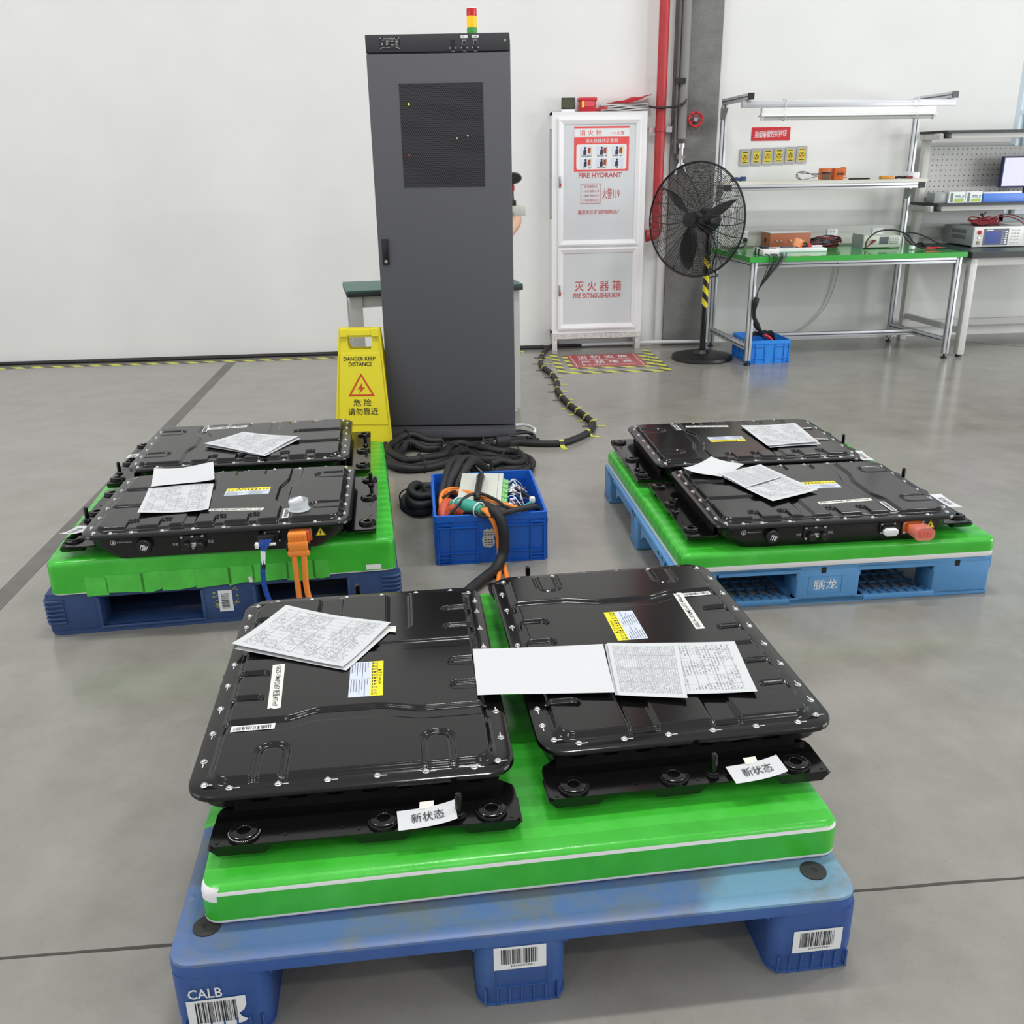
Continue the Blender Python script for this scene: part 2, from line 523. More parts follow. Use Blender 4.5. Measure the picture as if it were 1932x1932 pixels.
def thing(name, label, cat, loc=(0, 0, 0), rz=0.0, group=None):
    o = bpy.data.objects.new(name, None); COL.objects.link(o); o.empty_display_size = 0.05
    o.location = loc; o.rotation_euler = (0, 0, math.radians(rz))
    return tag(o, label, cat, group)

def struct(name, bm, m, label=None, smooth=35):
    o = obj(name, bm, m, None, smooth); o['kind'] = 'structure'
    if label: o['label'] = label
    return o


def mitre(bm, x0, x1, z0, z1, w, y0, y1, mi=0, step=0.0):
    """rectangular frame of four mitred bars; y0 is the face nearer the viewer, step lowers the inner edge"""
    O = [(x0, z0), (x1, z0), (x1, z1), (x0, z1)]; I = [(x0 + w, z0 + w), (x1 - w, z0 + w), (x1 - w, z1 - w), (x0 + w, z1 - w)]
    for k in range(4):
        j = (k + 1) % 4
        a, b, c, d = O[k], O[j], I[j], I[k]
        f = [Vector((p[0], y, p[1])) for y in (y0,) for p in (a, b)] + [Vector((p[0], y0 + step, p[1])) for p in (c, d)]
        k4 = [Vector((p[0], y1, p[1])) for p in (a, b, c, d)]
        ring_loft(bm, [f, k4], mi)

# ================================================================== THE SETTING
WY = 7.47                                   # front face of the back wall
bm = B(); bx(bm, -7.5, 8.5, -5.5, WY + 0.3, -0.2, 0.0); struct('floor', bm, M_FLOOR, 'polished grey concrete floor of the workshop', 0)
bm = B(); bx(bm, -7.5, 4.585, WY, WY + 0.25, 0, 8.5); bx(bm, 4.585, 8.5, WY, WY + 0.25, 0, 0.9); bx(bm, 4.585, 8.5, WY, WY + 0.25, 4.2, 8.5); bx(bm, 6.4, 8.5, WY, WY + 0.25, 0.9, 4.2)
struct('wall_back', bm, M_WALL, 'white painted back wall', 0)
bm = B(); bx(bm, 1.865, 2.215, WY - 0.05, WY + 0.02, 0, 8.5); struct('pillar', bm, M_PILLAR, 'rough grey plastered pillar let into the white wall', 0)
bm = B(); bx(bm, 1.80, 1.865, WY - 0.03, WY + 0.02, 0, 8.5, bev=0.006); struct('trim_1', bm, M_WALL, 'white corner strip left of the grey pillar')
# window at the far right
w = bpy.data.objects.new('window_1', None); COL.objects.link(w); w['kind'] = 'structure'; w['label'] = 'pale glazed window at the right end of the wall'
bm = B()
bx(bm, 4.585, 4.635, WY + 0.02, WY + 0.1, 0.9, 4.2); bx(bm, 4.585, 6.4, WY + 0.02, WY + 0.1, 0.9, 0.95); bx(bm, 4.585, 6.4, WY + 0.02, WY + 0.1, 4.15, 4.2)
bx(bm, 4.70, 4.73, WY + 0.03, WY + 0.09, 0.9, 4.2); bx(bm, 4.6, 6.4, WY + 0.03, WY + 0.09, 1.70, 1.73)
obj('window_frame', bm, M_WINF, w)
bm = B(); bx(bm, 4.63, 6.39, WY + 0.05, WY + 0.06, 0.94, 4.16); obj('window_pane', bm, M_GLASS, w)
# floor joints
bm = B(); bx(bm, -1.575, -1.505, -2.5, 7.28, -0.01, 0.0012); struct('trim_2', bm, M_STRIP, 'dark strip let into the floor running towards the wall', 0)
bm = B()
xs = np.linspace(-6, 7, 90)
top = [(float(x), 1.4425 + 0.0035 + 0.0022 * math.sin(x * 17) * math.cos(x * 41)) for x in xs]
bot = [(float(x), 1.4425 - 0.003 - 0.0022 * math.cos(x * 23)) for x in reversed(xs)]
prism(bm, top + bot, -0.01, 0.0008); struct('trim_3', bm, M_CRACK, 'dark saw-cut joint across the floor near the front pallet', 0)
bm = B(); prism(bm, [(4.05, 7.35), (4.07, 7.35), (5.2, 6.35), (5.18, 6.35)], -0.01, 0.0008); struct('trim_4', bm, M_STRIP, None, 0)
bm = B(); bx(bm, -7.4, 0.9, WY - 0.004, WY + 0.01, 0, 0.022); struct('baseboard_left', bm, M_CRACK, 'dark line at the foot of the white wall', 0)

# ================================================================== CABLES AND TAPES ALONG THE WALL
bm = B(); tube(bm, [(-4.2, 7.425, 0.014), (-3.2, 7.43, 0.014), (-2.2, 7.41, 0.014), (-1.2, 7.425, 0.014), (-0.2, 7.41, 0.014), (0.6, 7.42, 0.014), (0.86, 7.40, 0.016), (1.0, 7.425, 0.02), (1.2, 7.432, 0.018)], 0.012)
tag(obj('wall_cable', bm, M_WIREB), 'thin black cable lying along the foot of the left wall', 'cable')
bm = B(); tube(bm, [(1.16, 7.438, 0.02), (1.4, 7.442, 0.022), (1.7, 7.40, 0.03), (1.9, 7.395, 0.03), (2.2, 7.39, 0.026), (2.35, 7.40, 0.02)], 0.013, 10)
tag(obj('conduit', bm, M_WHITE), 'white plastic conduit on the floor between fire cabinet and green bench', 'conduit')

def floor_strip(name, pts, z, label, group, m=M_HAZ):
    bm = B(); prism(bm, pts, 0.0, z)
    return tag(obj(name, bm, m, None, 0), label, 'floor tape', group)
floor_strip('hazard_tape', [(-4.4, 7.285), (0.72, 7.285), (0.72, 7.345), (-4.4, 7.345)], 0.0016, 'long yellow and black tape along the foot of the left wall', None)
HG = 'hazard tapes round the fire cabinet floor sign'
floor_strip('hazard_tape', [(0.885, 6.515), (0.945, 6.515), (0.965, 7.19), (0.905, 7.19)], 0.0014, 'outer hazard tape on the left of the red floor sign', HG)
floor_strip('hazard_tape', [(1.635, 6.50), (1.70, 6.50), (1.705, 7.24), (1.645, 7.24)], 0.0014, 'outer hazard tape right of the red floor sign beside the fan base', HG)
floor_strip('hazard_tape', [(0.885, 6.45), (1.70, 6.435), (1.70, 6.50), (0.885, 6.515)], 0.0018, 'outer hazard tape along the front of the red floor sign', HG)
floor_strip('hazard_tape', [(0.985, 6.645), (1.022, 6.645), (1.03, 7.10), (0.993, 7.10)], 0.0014, 'inner hazard tape touching the left edge of the red floor sign', HG)
floor_strip('hazard_tape', [(1.577, 6.645), (1.632, 6.645), (1.632, 7.10), (1.577, 7.10)], 0.0014, 'inner hazard tape touching the right edge of the red floor sign', HG)
floor_strip('hazard_tape', [(0.985, 6.595), (1.632, 6.60), (1.632, 6.645), (0.985, 6.645)], 0.0018, 'inner hazard tape touching the front edge of the red floor sign', HG)
bm = B(); prism(bm, [(1.025, 6.648), (1.574, 6.65), (1.574, 7.11), (1.03, 7.11)], 0, 0.0012, 0)
for a in ((1.05, 6.67, 1.055, 7.09), (1.545, 6.67, 1.55, 7.09)):
    quad(bm, [(a[0], a[1], 0.0016), (a[2], a[1], 0.0016), (a[2], a[3], 0.0016), (a[0], a[3], 0.0016)], 1)
for s, y0, h in (('消 防 设 施', 6.965, 0.105), ('Fire Control Facilities', 6.90, 0.042), ('严 禁 堵 塞', 6.77, 0.105), ('It is forbidden to jam', 6.70, 0.042)):
    add_text(bm, s, (1.10, y0, 0.0018), (0.39, 0, 0), (0, h, 0), 1, 0.012)
tag(obj('floor_sign', bm, [M_FLSIGN, M_WTEXT], None, 0, recalc=False), 'red floor sign with white Chinese writing before the fire cabinet', 'floor sign')

# ================================================================== FIRE CABINET
FX, FY = 0.95, 7.33
fc = thing('fire_cabinet', 'tall white fire hydrant and extinguisher cabinet against the wall', 'cabinet', (FX, FY, 0))
WF, ZB, ZT = 0.707, 0.13, 1.745
bm = B()
bx(bm, 0, 0.02, 0.01, 0.135, ZB, ZT); bx(bm, WF - 0.02, WF, 0.01, 0.135, ZB, ZT); bx(bm, 0, WF, 0.01, 0.135, ZT - 0.02, ZT); bx(bm, 0, WF, 0.01, 0.135, ZB, ZB + 0.02); bx(bm, 0.02, WF - 0.02, 0.12, 0.135, ZB, ZT)
fw = 0.045
mitre(bm, 0, WF, ZB + 0.001, ZT, fw, -0.004, 0.009, step=0.003)
bx(bm, fw, WF - fw, -0.002, 0.009, 0.775, 0.812, bev=0.003)
obj('cabinet_frame', bm, M_WFRAME, fc)
bm = B()
bx(bm, -0.003, 0.0, 0.03, 0.10, 1.0, 1.63); bx(bm, -0.0045, -0.002, 0.03, 0.034, 1.0, 1.63, 1); bx(bm, -0.0045, -0.002, 0.096, 0.10, 1.0, 1.63, 1)
for z in (1.0, 1.30, 1.312, 1.626): bx(bm, -0.0045, -0.002, 0.03, 0.10, z, z + 0.005, 1)
obj('side_panel', bm, [M_GLASSW, M_GREYINK], fc)
def fdoor(z0, z1, hz, lab):
    d = bpy.data.objects.new('door', None); COL.objects.link(d); d.parent = fc; d['label'] = lab
    bm = B(); x0, x1, w = 0.043, WF - 0.043, 0.04
    mitre(bm, x0, x1, z0, z1, 0.012, -0.0195, -0.0045, step=-0.003); mitre(bm, x0 + 0.0121, x1 - 0.0121, z0 + 0.0121, z1 - 0.0121, w - 0.0121, -0.0222, -0.0045, step=0.010)
    obj('door_frame', bm, M_WFRAME, d)
    bm = B(); bx(bm, x0 + w - 0.005, x1 - w + 0.005, -0.008, -0.002, z0 + w - 0.005, z1 - w + 0.005)
    obj('door_panel', bm, M_GLASSW, d)
    bm = B(); bx(bm, x0 + 0.004, x0 + 0.024, -0.032, -0.018, hz - 0.04, hz + 0.04, 0, 0.004); bx(bm, x0 + 0.008, x0 + 0.02, -0.036, -0.03, hz - 0.03, hz - 0.012, 1)
    obj('door_latch', bm, [M_STEEL, M_RED], d)
    return d
d1 = fdoor(0.80, 1.70, 1.265, 'upper door with the red fire poster'); d2 = fdoor(0.165, 0.785, 0.47, 'lower door of the fire extinguisher box')
Yp = -0.0095
bm = B()
px0, px1, pz0, pz1 = 0.162, 0.573, 1.335, 1.645
quad(bm, [(px0, Yp, pz0), (px1, Yp, pz0), (px1, Yp, pz1), (px0, Yp, pz1)], 0)
y = Yp - 0.0008
quad(bm, [(px0, y, 1.572), (px1, y, 1.572), (px1, y, 1.632), (px0, y, 1.632)], 1)
add_text(bm, '消 火 栓', (px0 + 0.04, y - 0.0006, 1.582), (0.165, 0, 0), (0, 0, 0.040), 2, 0.01)
add_text(bm, '119 火警', (px0 + 0.27, y - 0.0006, 1.585), (0.105, 0, 0), (0, 0, 0.026), 2, 0.012)
add_text(bm, '消火栓操作示意图', (px0 + 0.085, y, 1.532), (0.24, 0, 0), (0, 0, 0.028), 1, 0.02)
prism(bm, rrect(0.188, 0.087, 0.012, 3), 0, 0.0006, 1, Matrix(((1, 0, 0, (px0 + px1) / 2), (0, 0, -1, Yp), (0, 1, 0, 1.435), (0, 0, 0, 1))))
rnd = random.Random(3)
for r in range(2):
    for c in range(3):
        X = px0 + 0.045 + c * 0.118; Z = 1.448 - r * 0.083
        y2 = Yp - 0.0014
        quad(bm, [(X, y2, Z), (X + 0.09, y2, Z), (X + 0.09, y2, Z + 0.06), (X, y2, Z + 0.06)], 3)
        y3 = y2 - 0.0004
        hx = X + 0.03 + 0.01 * rnd.random()
        add = [(hx - 0.010, Z + 0.002), (hx + 0.012, Z + 0.002), (hx + 0.014, Z + 0.036), (hx + 0.004, Z + 0.042), (hx - 0.008, Z + 0.034)]
        f = bm.faces.new([bm.verts.new((a, y3, b)) for a, b in add]); f.material_index = 4
        f = bm.faces.new([bm.verts.new((hx + 0.004 + 0.008 * math.cos(k * PI / 5), y3, Z + 0.049 + 0.008 * math.sin(k * PI / 5))) for k in range(10)]); f.material_index = 4
        if (r, c) != (1, 2):
            quad(bm, [(X + 0.056, y3, Z + 0.014), (X + 0.078, y3, Z + 0.008), (X + 0.08, y3, Z + 0.052), (X + 0.058, y3, Z + 0.050)], 5)
            quad(bm, [(X + 0.082, y3, Z + 0.004), (X + 0.087, y3, Z + 0.004), (X + 0.087, y3, Z + 0.057), (X + 0.082, y3, Z + 0.057)], 6)
        for k in range(9):
            if rnd.random() < 0.85: quad(bm, [(X + 0.01 + k * 0.0085, y3, Z - 0.010), (X + 0.016 + k * 0.0085, y3, Z - 0.010), (X + 0.016 + k * 0.0085, y3, Z - 0.004), (X + 0.01 + k * 0.0085, y3, Z - 0.004)], 4)
obj('fire_poster', bm, [mat('poster_red', (232, 84, 84), 0.45), M_WHITE, mat('poster_red_ink', (226, 96, 96), 0.5), mat('poster_pale', (216, 222, 234), 0.5), mat('poster_dark', (52, 54, 68), 0.6), mat('poster_brick', (168, 66, 54), 0.6), M_YELL], d1, 0, recalc=False)
bm = B()
add_text(bm, 'FIRE HYDRANT', (0.198, Yp, 1.291), (0.325, 0, 0), (0, 0, 0.034), 0, 0.018)
for a in ((0.215, 0.365, 1.107, 1.110), (0.215, 0.365, 1.245, 1.248), (0.215, 0.2175, 1.107, 1.248), (0.3625, 0.365, 1.107, 1.248)):
    quad(bm, [(a[0], Yp, a[2]), (a[1], Yp, a[2]), (a[1], Yp, a[3]), (a[0], Yp, a[3])], 0)
for s, z in (('消火栓使用方法', 1.218), ('一 接 好 消 防 水 带', 1.186), ('二 把阀门逆时针打开', 1.154), ('三 开启水源灭火关门', 1.122)):
    add_text(bm, s, (0.228 if z < 1.2 else 0.24, Yp, z), (0.125 if z < 1.2 else 0.10, 0, 0), (0, 0, 0.017), 0)
add_text(bm, '火警119', (0.38, Yp, 1.137), (0.13, 0, 0), (0, 0, 0.078), 0)
add_text(bm, '襄阳市巨安消防钢制品厂', (0.195, Yp, 1.028), (0.325, 0, 0), (0, 0, 0.032), 0)
obj('lettering', bm, M_REDL, d1, 0, recalc=False)
bm = B()
add_text(bm, '灭 火 器 箱', (0.175, Yp, 0.458), (0.365, 0, 0), (0, 0, 0.078), 0)
add_text(bm, 'FIRE EXTINGUISHER BOX', (0.167, Yp, 0.405), (0.372, 0, 0), (0, 0, 0.038), 0, 0.01)
obj('lettering', bm, M_REDL, d2, 0, recalc=False)
bm = B()
for x in (0.0, WF - 0.04):
    bx(bm, x, x + 0.04, 0.0, 0.03, 0, ZB); bx(bm, x, x + 0.04, 0.10, 0.13, 0, ZB)
bx(bm, 0, WF, -0.002, 0.13, ZB - 0.04, ZB - 0.001)
obj('stand', bm, M_RUST, fc)

# things on top of the fire cabinet
t = thing('desk_clock', 'small black display with white foot on the fire cabinet, left of the red box', 'clock', (FX + 0.125, FY + 0.05, ZT))
bm = B(); bx(bm, -0.05, 0.05, -0.008, 0.012, 0.018, 0.098, bev=0.003); obj('casing', bm, M_BLKP, t)
bm = B(); bx(bm, -0.044, 0.044, -0.0095, -0.008, 0.03, 0.092); obj('display', bm, mat('olive_display', (74, 80, 58), 0.3), t)
bm = B(); bx(bm, -0.05, 0.05, -0.012, 0.03, 0, 0.02, bev=0.002); obj('foot', bm, M_WHITE, t)
t = thing('first_aid_box', 'red plastic box with lid on the fire cabinet beside the black display', 'box', (FX + 0.265, FY + 0.05, ZT))
bm = B(); bx(bm, -0.062, 0.062, -0.04, 0.05, 0, 0.07, bev=0.006); bx(bm, -0.03, 0.045, -0.042, -0.04, 0.035, 0.075, 1)
bx(bm, -0.045, -0.03, -0.0425, -0.04, 0.03, 0.075, 2); obj('box_body', bm, [mat('clear_red', (190, 40, 52), 0.3), mat('pale_red_label', (222, 84, 92), 0.5), M_YELL], t)
bm = B(); bx(bm, -0.068, 0.068, -0.046, 0.055, 0.07, 0.098, bev=0.008); obj('lid', bm, mat('lid_red', (200, 48, 60), 0.35), t)
t = thing('folded_plastic_bag', 'folded clear plastic bags lying on the fire cabinet under the red cloth', 'bag', (FX + 0.53, FY + 0.06, ZT))
bm = B()
for k in range(4):
    z = 0.004 + k * 0.011
    rings = []
    for i in range(15):
        u = i / 14
        x = -0.17 + 0.35 * u
        zz = z + 0.004 * math.sin(u * 9 + k * 2) + 0.004 * u
        rings.append([(x, -0.05 + 0.006 * math.sin(k + u * 7), zz), (x, 0.05, zz), (x, 0.05, zz + 0.009), (x, -0.052, zz + 0.009)])
    ring_loft(bm, rings)
obj('bag_layers', bm, mat('crinkled_plastic', (196, 194, 190), 0.2, bump=0.5, bscale=60), t)
bm = B(); rings = []
for i in range(25):
    u = i / 24
    x = FX + 0.325 + 0.41 * u
    zt = ZT + 0.012 + min(1, u * 3.4) * 0.052 + 0.05 * max(0, u - 0.3) / 0.7 + 0.003 * math.sin(u * 21)
    th = 0.008 + 0.03 * math.sin(PI * min(1, u * 1.15)) ** 0.7 if u < 0.87 else 0.008
    zb = max(ZT + 0.001, zt - th) if u < 0.24 else max(zt - th, ZT + 0.058)
    if zb > zt - 0.004: zt = zb + 0.004
    rings.append([(x, FY + 0.01, zb), (x, FY + 0.115, zb), (x, FY + 0.115, zt), (x, FY + 0.06, zt + 0.006 * math.sin(u * 12)), (x, FY + 0.008, zt - 0.003)])
ring_loft(bm, rings)
tag(obj('red_cloth_bag', bm, mat('red_cloth', (186, 34, 44), 0.6, var=0.2, vscale=25)), 'crumpled red cloth bag on the folded plastic on the fire cabinet', 'bag')

# ================================================================== PIPES AND VALVES
t = thing('fire_pipe', 'thick red fire pipe coming down the wall and turning into the fire cabinet', 'pipe', (1.765, 7.37, 0))
bm = B(); cyl(bm, (0, 0, 0.93), (0, 0, 8.4), 0.037, n=20); obj('pipe', bm, M_REDP, t)
bm = B()
tube(bm, [(0, 0, 0.95), (0, 0, 0.905), (-0.012, 0, 0.875), (-0.04, 0, 0.862), (-0.075, 0, 0.86)], 0.041, 18); cyl(bm, (0, 0, 0.93), (0, 0, 0.955), 0.046, n=20); cyl(bm, (-0.06, 0, 0.86), (-0.08, 0, 0.86), 0.046, n=20)
obj('elbow', bm, M_REDP, t)
bm = B(); bx(bm, -0.075, 0.075, 0.03, 0.05, 1.60, 1.635); cyl(bm, (0, 0, 1.605), (0, 0, 1.63), 0.0415, n=20, mi=1); bx(bm, 0.045, 0.09, 0.0, 0.06, 1.60, 1.64, 2)
obj('pipe_clamp', bm, [M_RUST, M_REDP, M_STEEL], t)
bm = B(); tube(bm, [(-0.1, -0.045, 1.775), (-0.03, -0.048, 1.765), (0.04, -0.046, 1.768), (0.11, -0.035, 1.775), (0.17, -0.02, 1.80), (0.19, 0, 1.84)], 0.008)
bmesh.ops.translate(bm, vec=(1.765, 7.37, 0), verts=bm.verts[:])
tag(obj('thin_cable', bm, M_WIREB), 'thin black cable crossing in front of the red fire pipe above its clamp', 'cable')
t = thing('conduit_pipe', 'grey painted pipe running down the rough grey pillar', 'pipe', (1.935, 7.385, 0))
bm = B(); cyl(bm, (0, 0, 1.55), (0, 0, 8.4), 0.034, n=18); obj('pipe', bm, mat('grey_pipe_paint', (132, 131, 129), 0.55), t)
bm = B(); cyl(bm, (-0.05, 0.0, 1.45), (-0.05, 0.0, 8.4), 0.012, n=10); obj('thin_pipe', bm, mat('dark_grey_pipe', (96, 95, 93), 0.55), t)
bm = B(); bx(bm, -0.06, -0.0, -0.045, 0.035, 1.93, 1.965); obj('bracket', bm, M_BLKP, t)
bm = B(); cyl(bm, (0, 0, 1.49), (0, 0, 1.52), 0.03, n=16); cyl(bm, (0, 0, 1.36), (0, 0, 1.52), 0.02, n=14); cyl(bm, (0, 0, 1.41), (0, 0, 1.44), 0.032, n=6); cyl(bm, (-0.012, -0.01, 1.38), (-0.045, -0.02, 1.30), 0.012, n=10); cyl(bm, (0.012, -0.01, 1.38), (0.04, -0.02, 1.30), 0.012, n=10)
obj('tap', bm, M_STEEL, t)
t = thing('handwheel_valve', 'red round handwheel valve on the grey pillar above the fan', 'valve', (2.03, 7.415, 1.685))
bm = B(); tube(bm, [(0.048 * math.cos(a), -0.045, 0.048 * math.sin(a)) for a in np.linspace(0, 2 * PI, 25)[:-1]], 0.009, 8, sub=2, closed=True)
for k in range(8): cyl(bm, (0.048 * math.cos(k * PI / 4), -0.045, 0.048 * math.sin(k * PI / 4)), (0.055 * math.cos(k * PI / 4), -0.045, 0.055 * math.sin(k * PI / 4)), 0.012, n=8)
for k in range(4): cyl(bm, (0, -0.045, 0), (0.046 * math.cos(k * PI / 2 + .5), -0.045, 0.046 * math.sin(k * PI / 2 + .5)), 0.005, n=8)
obj('handwheel', bm, M_RED, t)
bm = B(); cyl(bm, (0, 0.005, 0), (0, -0.055, 0), 0.016, n=14); obj('stem', bm, M_STEEL, t)

# ================================================================== WALL SIGN AND SIX SWITCH PLATES
bm = B()
bx(bm, 2.498, 2.80, WY - 0.004, WY, 1.532, 1.628)
add_text(bm, '挡烟垂壁控制按钮', (2.522, WY - 0.0048, 1.552), (0.25, 0, 0.008), (0, 0, 0.05), 1, 0.012)
tag(obj('wall_sign', bm, [M_RED, M_WTEXT], None, 0), 'red wall sign with white Chinese characters above the six switch plates', 'sign')
WORDS = ['first', 'second', 'third', 'fourth', 'fifth', 'sixth']
for i in range(6):
    t = thing('switch_plate', WORDS[i] + ' steel switch plate from the left in the row under the red wall sign', 'switch', (2.457 + i * 0.0893, WY - 0.001, 1.414 + i * 0.0028), 0, 'switch plates under the red wall sign')
    bm = B(); prism(bm, rrect(0.041, 0.061, 0.006, 3), 0, 0.008, 0, Matrix(((1, 0, 0, 0), (0, 0, -1, 0), (0, 1, 0, 0), (0, 0, 0, 1))))
    for z in (-0.054, 0.054): cyl(bm, (0, -0.008, z), (0, -0.0095, z), 0.004, n=8, mi=1)
    obj('plate', bm, [M_SWITCH, M_STEEL], t, 0)
    bm = B(); y = -0.0088
    quad(bm, [(-0.026, y, -0.044), (0.026, y, -0.044), (0.026, y, 0.044), (-0.026, y, 0.044)], 0)
    for z in (0.034, -0.038): quad(bm, [(-0.02, y - 0.0004, z), (0.02, y - 0.0004, z), (0.02, y - 0.0004, z + 0.006), (-0.02, y - 0.0004, z + 0.006)], 1)
    n = 20
    for k in range(n):
        a, b = 2 * PI * k / n, 2 * PI * (k + 1) / n
        quad(bm, [(0.021 * math.cos(a), y - 0.0004, 0.021 * math.sin(a)), (0.021 * math.cos(b), y - 0.0004, 0.021 * math.sin(b)), (0.0185 * math.cos(b), y - 0.0004, 0.0185 * math.sin(b)), (0.0185 * math.cos(a), y - 0.0004, 0.0185 * math.sin(a))], 1)
    obj('yellow_label', bm, [mat('faded_yellow', (216, 198, 58), 0.5), M_TEXT], t, 0, recalc=False)
    for a in (90, 210, 330):
        bm = B(); c = (0.010 * math.cos(math.radians(a)), 0.010 * math.sin(math.radians(a)))
        cyl(bm, (c[0], y, c[1]), (c[0], y - 0.004, c[1]), 0.005, n=10); obj('button', bm, M_RED if a != 90 else M_TEXT, t)

# ================================================================== TEST RACK (tall dark cabinet)
K = 0.975
rk = thing('server_rack', 'tall dark grey test cabinet with perforated vent and signal tower', 'cabinet', (-0.247, 4.815, 0), -5.46)
RW = 0.672
def kz(z): return 1.4 + (z - 1.4) * K
bm = B(); bx(bm, 0.004, RW - 0.004, 0.02, 0.40, 0.036, 1.955, bev=0.003); obj('body', bm, M_RACK, rk)
bm = B(); bx(bm, 0.0, RW, -0.004, 0.02, kz(0.008), kz(0.072), bev=0.003); obj('plinth_panel', bm, M_RACK, rk)
bm = B(); bx(bm, 0.004, RW - 0.004, -0.001, 0.40, kz(1.900), 1.962, bev=0.002); obj('top_panel', bm, M_RACK2, rk)
dr = bpy.data.objects.new('door', None); COL.objects.link(dr); dr.parent = rk
bm = B(); bx(bm, 0.006, RW - 0.002, -0.012, 0.018, kz(0.080), kz(1.892), bev=0.004); obj('door_leaf', bm, M_RACK, dr)
bm = B(); bx(bm, 0.150, 0.541, -0.0138, -0.011, kz(1.296), kz(1.764)); obj('vent_panel', bm, M_VENT, dr)
bm = B(); bx(bm, 0.024, 0.058, -0.017, -0.011, kz(0.925), kz(1.052), bev=0.002); bx(bm, 0.033, 0.050, -0.026, -0.016, kz(0.958), kz(1.045), bev=0.004)
cyl(bm, (0.042, -0.016, kz(0.942)), (0.042, -0.022, kz(0.942)), 0.008, n=14, mi=1)
obj('handle', bm, [M_BLKP, M_STEEL], dr)
for x, z, m in ((0.197, 1.673, M_LEDY), (0.424, 1.518, M_LEDW), (0.187, 1.444, M_LEDR), (0.476, 1.527, M_LEDW)):
    bm = B(); cyl(bm, (x * K, -0.0135, kz(z)), (x * K, -0.015, kz(z)), 0.0045 if m is not M_LEDW else 0.003, n=10); obj('indicator_light', bm, m, dr)
bm = B(); x0, x1, z0, z1 = 0.071, 0.163, kz(1.913), kz(1.965); y = -0.0018
bx(bm, x0, x1, y, 0.0, z0, z1)
rnd = random.Random(5)
for r in range(6):
    for c in range(4):
        if rnd.random() < 0.8:
            w = rnd.uniform(0.008, 0.018); X = x0 + 0.006 + c * 0.022; Z = z1 - 0.014 - r * 0.0062
            quad(bm, [(X, y - 0.0004, Z), (X + w, y - 0.0004, Z), (X + w, y - 0.0004, Z + 0.0032), (X, y - 0.0004, Z + 0.0032)], 1)
for k in range(8): quad(bm, [(x0 + 0.018 + k * 0.007, y - 0.0004, z1 - 0.008), (x0 + 0.023 + k * 0.007, y - 0.0004, z1 - 0.008), (x0 + 0.023 + k * 0.007, y - 0.0004, z1 - 0.003), (x0 + 0.018 + k * 0.007, y - 0.0004, z1 - 0.003)], 1)
for X in (x0 + 0.004, x1 - 0.004):
    for Z in (z0 + 0.004, z1 - 0.004): cyl(bm, (X, y, Z), (X, y - 0.002, Z), 0.003, n=8, mi=2)
obj('nameplate', bm, [M_BLKP, mat('dim_print', (150, 150, 150), 0.6), M_STEEL], rk)
for i, x in enumerate((0.407, 0.460, 0.511)):
    bm = B(); zc = kz(1.938)
    if i == 0: bx(bm, x - 0.009, x + 0.009, -0.003, 0, zc - 0.011, zc + 0.011, 1)
    else:
        bx(bm, x - 0.009, x + 0.009, -0.003, 0, zc - 0.010, zc + 0.010, 0); bx(bm, x - 0.007, x + 0.007, -0.0036, -0.003, zc - 0.009, zc + 0.005, 1)
    zc = kz(1.914)
    bx(bm, x - 0.009, x + 0.009, -0.003, 0, zc - 0.005, zc + 0.005, 1)
    for s in (-1, 1): cyl(bm, (x + s * 0.0135, -0.001, zc), (x + s * 0.0135, -0.0045, zc), 0.0035, n=8, mi=0)
    add_text(bm, 'COM', (x - 0.008, -0.0016, zc - 0.0165), (0.016, 0, 0), (0, 0, 0.0055), 2)
    obj('data_port', bm, [M_STEEL, M_BLKP, mat('dim_print', (150, 150, 150))], rk)
    if i:
        bm = B(); zl_ = kz(1.962); prism(bm, rrect(0.016, 0.006, 0.003, 3, x, zl_), 0, 0.0016, 0, Matrix(((1, 0, 0, 0), (0, 0, -1, -0.001), (0, 1, 0, 0), (0, 0, 0, 1))))
        add_text(bm, 'PC' if i == 1 else 'PC BMS', (x - 0.008, -0.0034, zl_ - 0.003), (0.016 if i == 2 else 0.008, 0, 0), (0, 0, 0.006), 1); obj('port_label', bm, [M_WHITE, M_TEXT], rk, 0)
bm = B(); cyl(bm, (0.648, 0, kz(1.943)), (0.648, -0.003, kz(1.943)), 0.005, n=12); obj('indicator_light', bm, mat('pale_green_led', (150, 190, 150), 0.3), rk)
for x in (0.06, 0.50, 0.61):
    for y in (0.03, 0.36):
        bm = B(); cyl(bm, (x, y, 0), (x, y, 0.012), 0.022, n=14); cyl(bm, (x, y, 0.01), (x, y, 0.04), 0.008, n=10); obj('foot', bm, M_STEEL, rk)
tw = bpy.data.objects.new('signal_tower', None); COL.objects.link(tw); tw.parent = rk
for z0, z1, m, nm in ((1.962, 1.998, M_LGRN, 'green_light'), (1.999, 2.046, M_LAMB, 'amber_light'), (2.047, 2.078, M_LRED, 'red_light')):
    bm = B(); lathe(bm, [(0.0, z0), (0.0235, z0), (0.024, z0 + 0.002), (0.024, z1 - 0.002), (0.0225, z1), (0, z1)], 24, Matrix.Translation((0.492, 0.12, 0))); obj(nm, bm, m, tw)
bm = B(); lathe(bm, [(0.0, 2.078), (0.022, 2.078), (0.021, 2.083), (0, 2.084)], 20, Matrix.Translation((0.492, 0.12, 0))); obj('cap', bm, M_WHITE, tw)

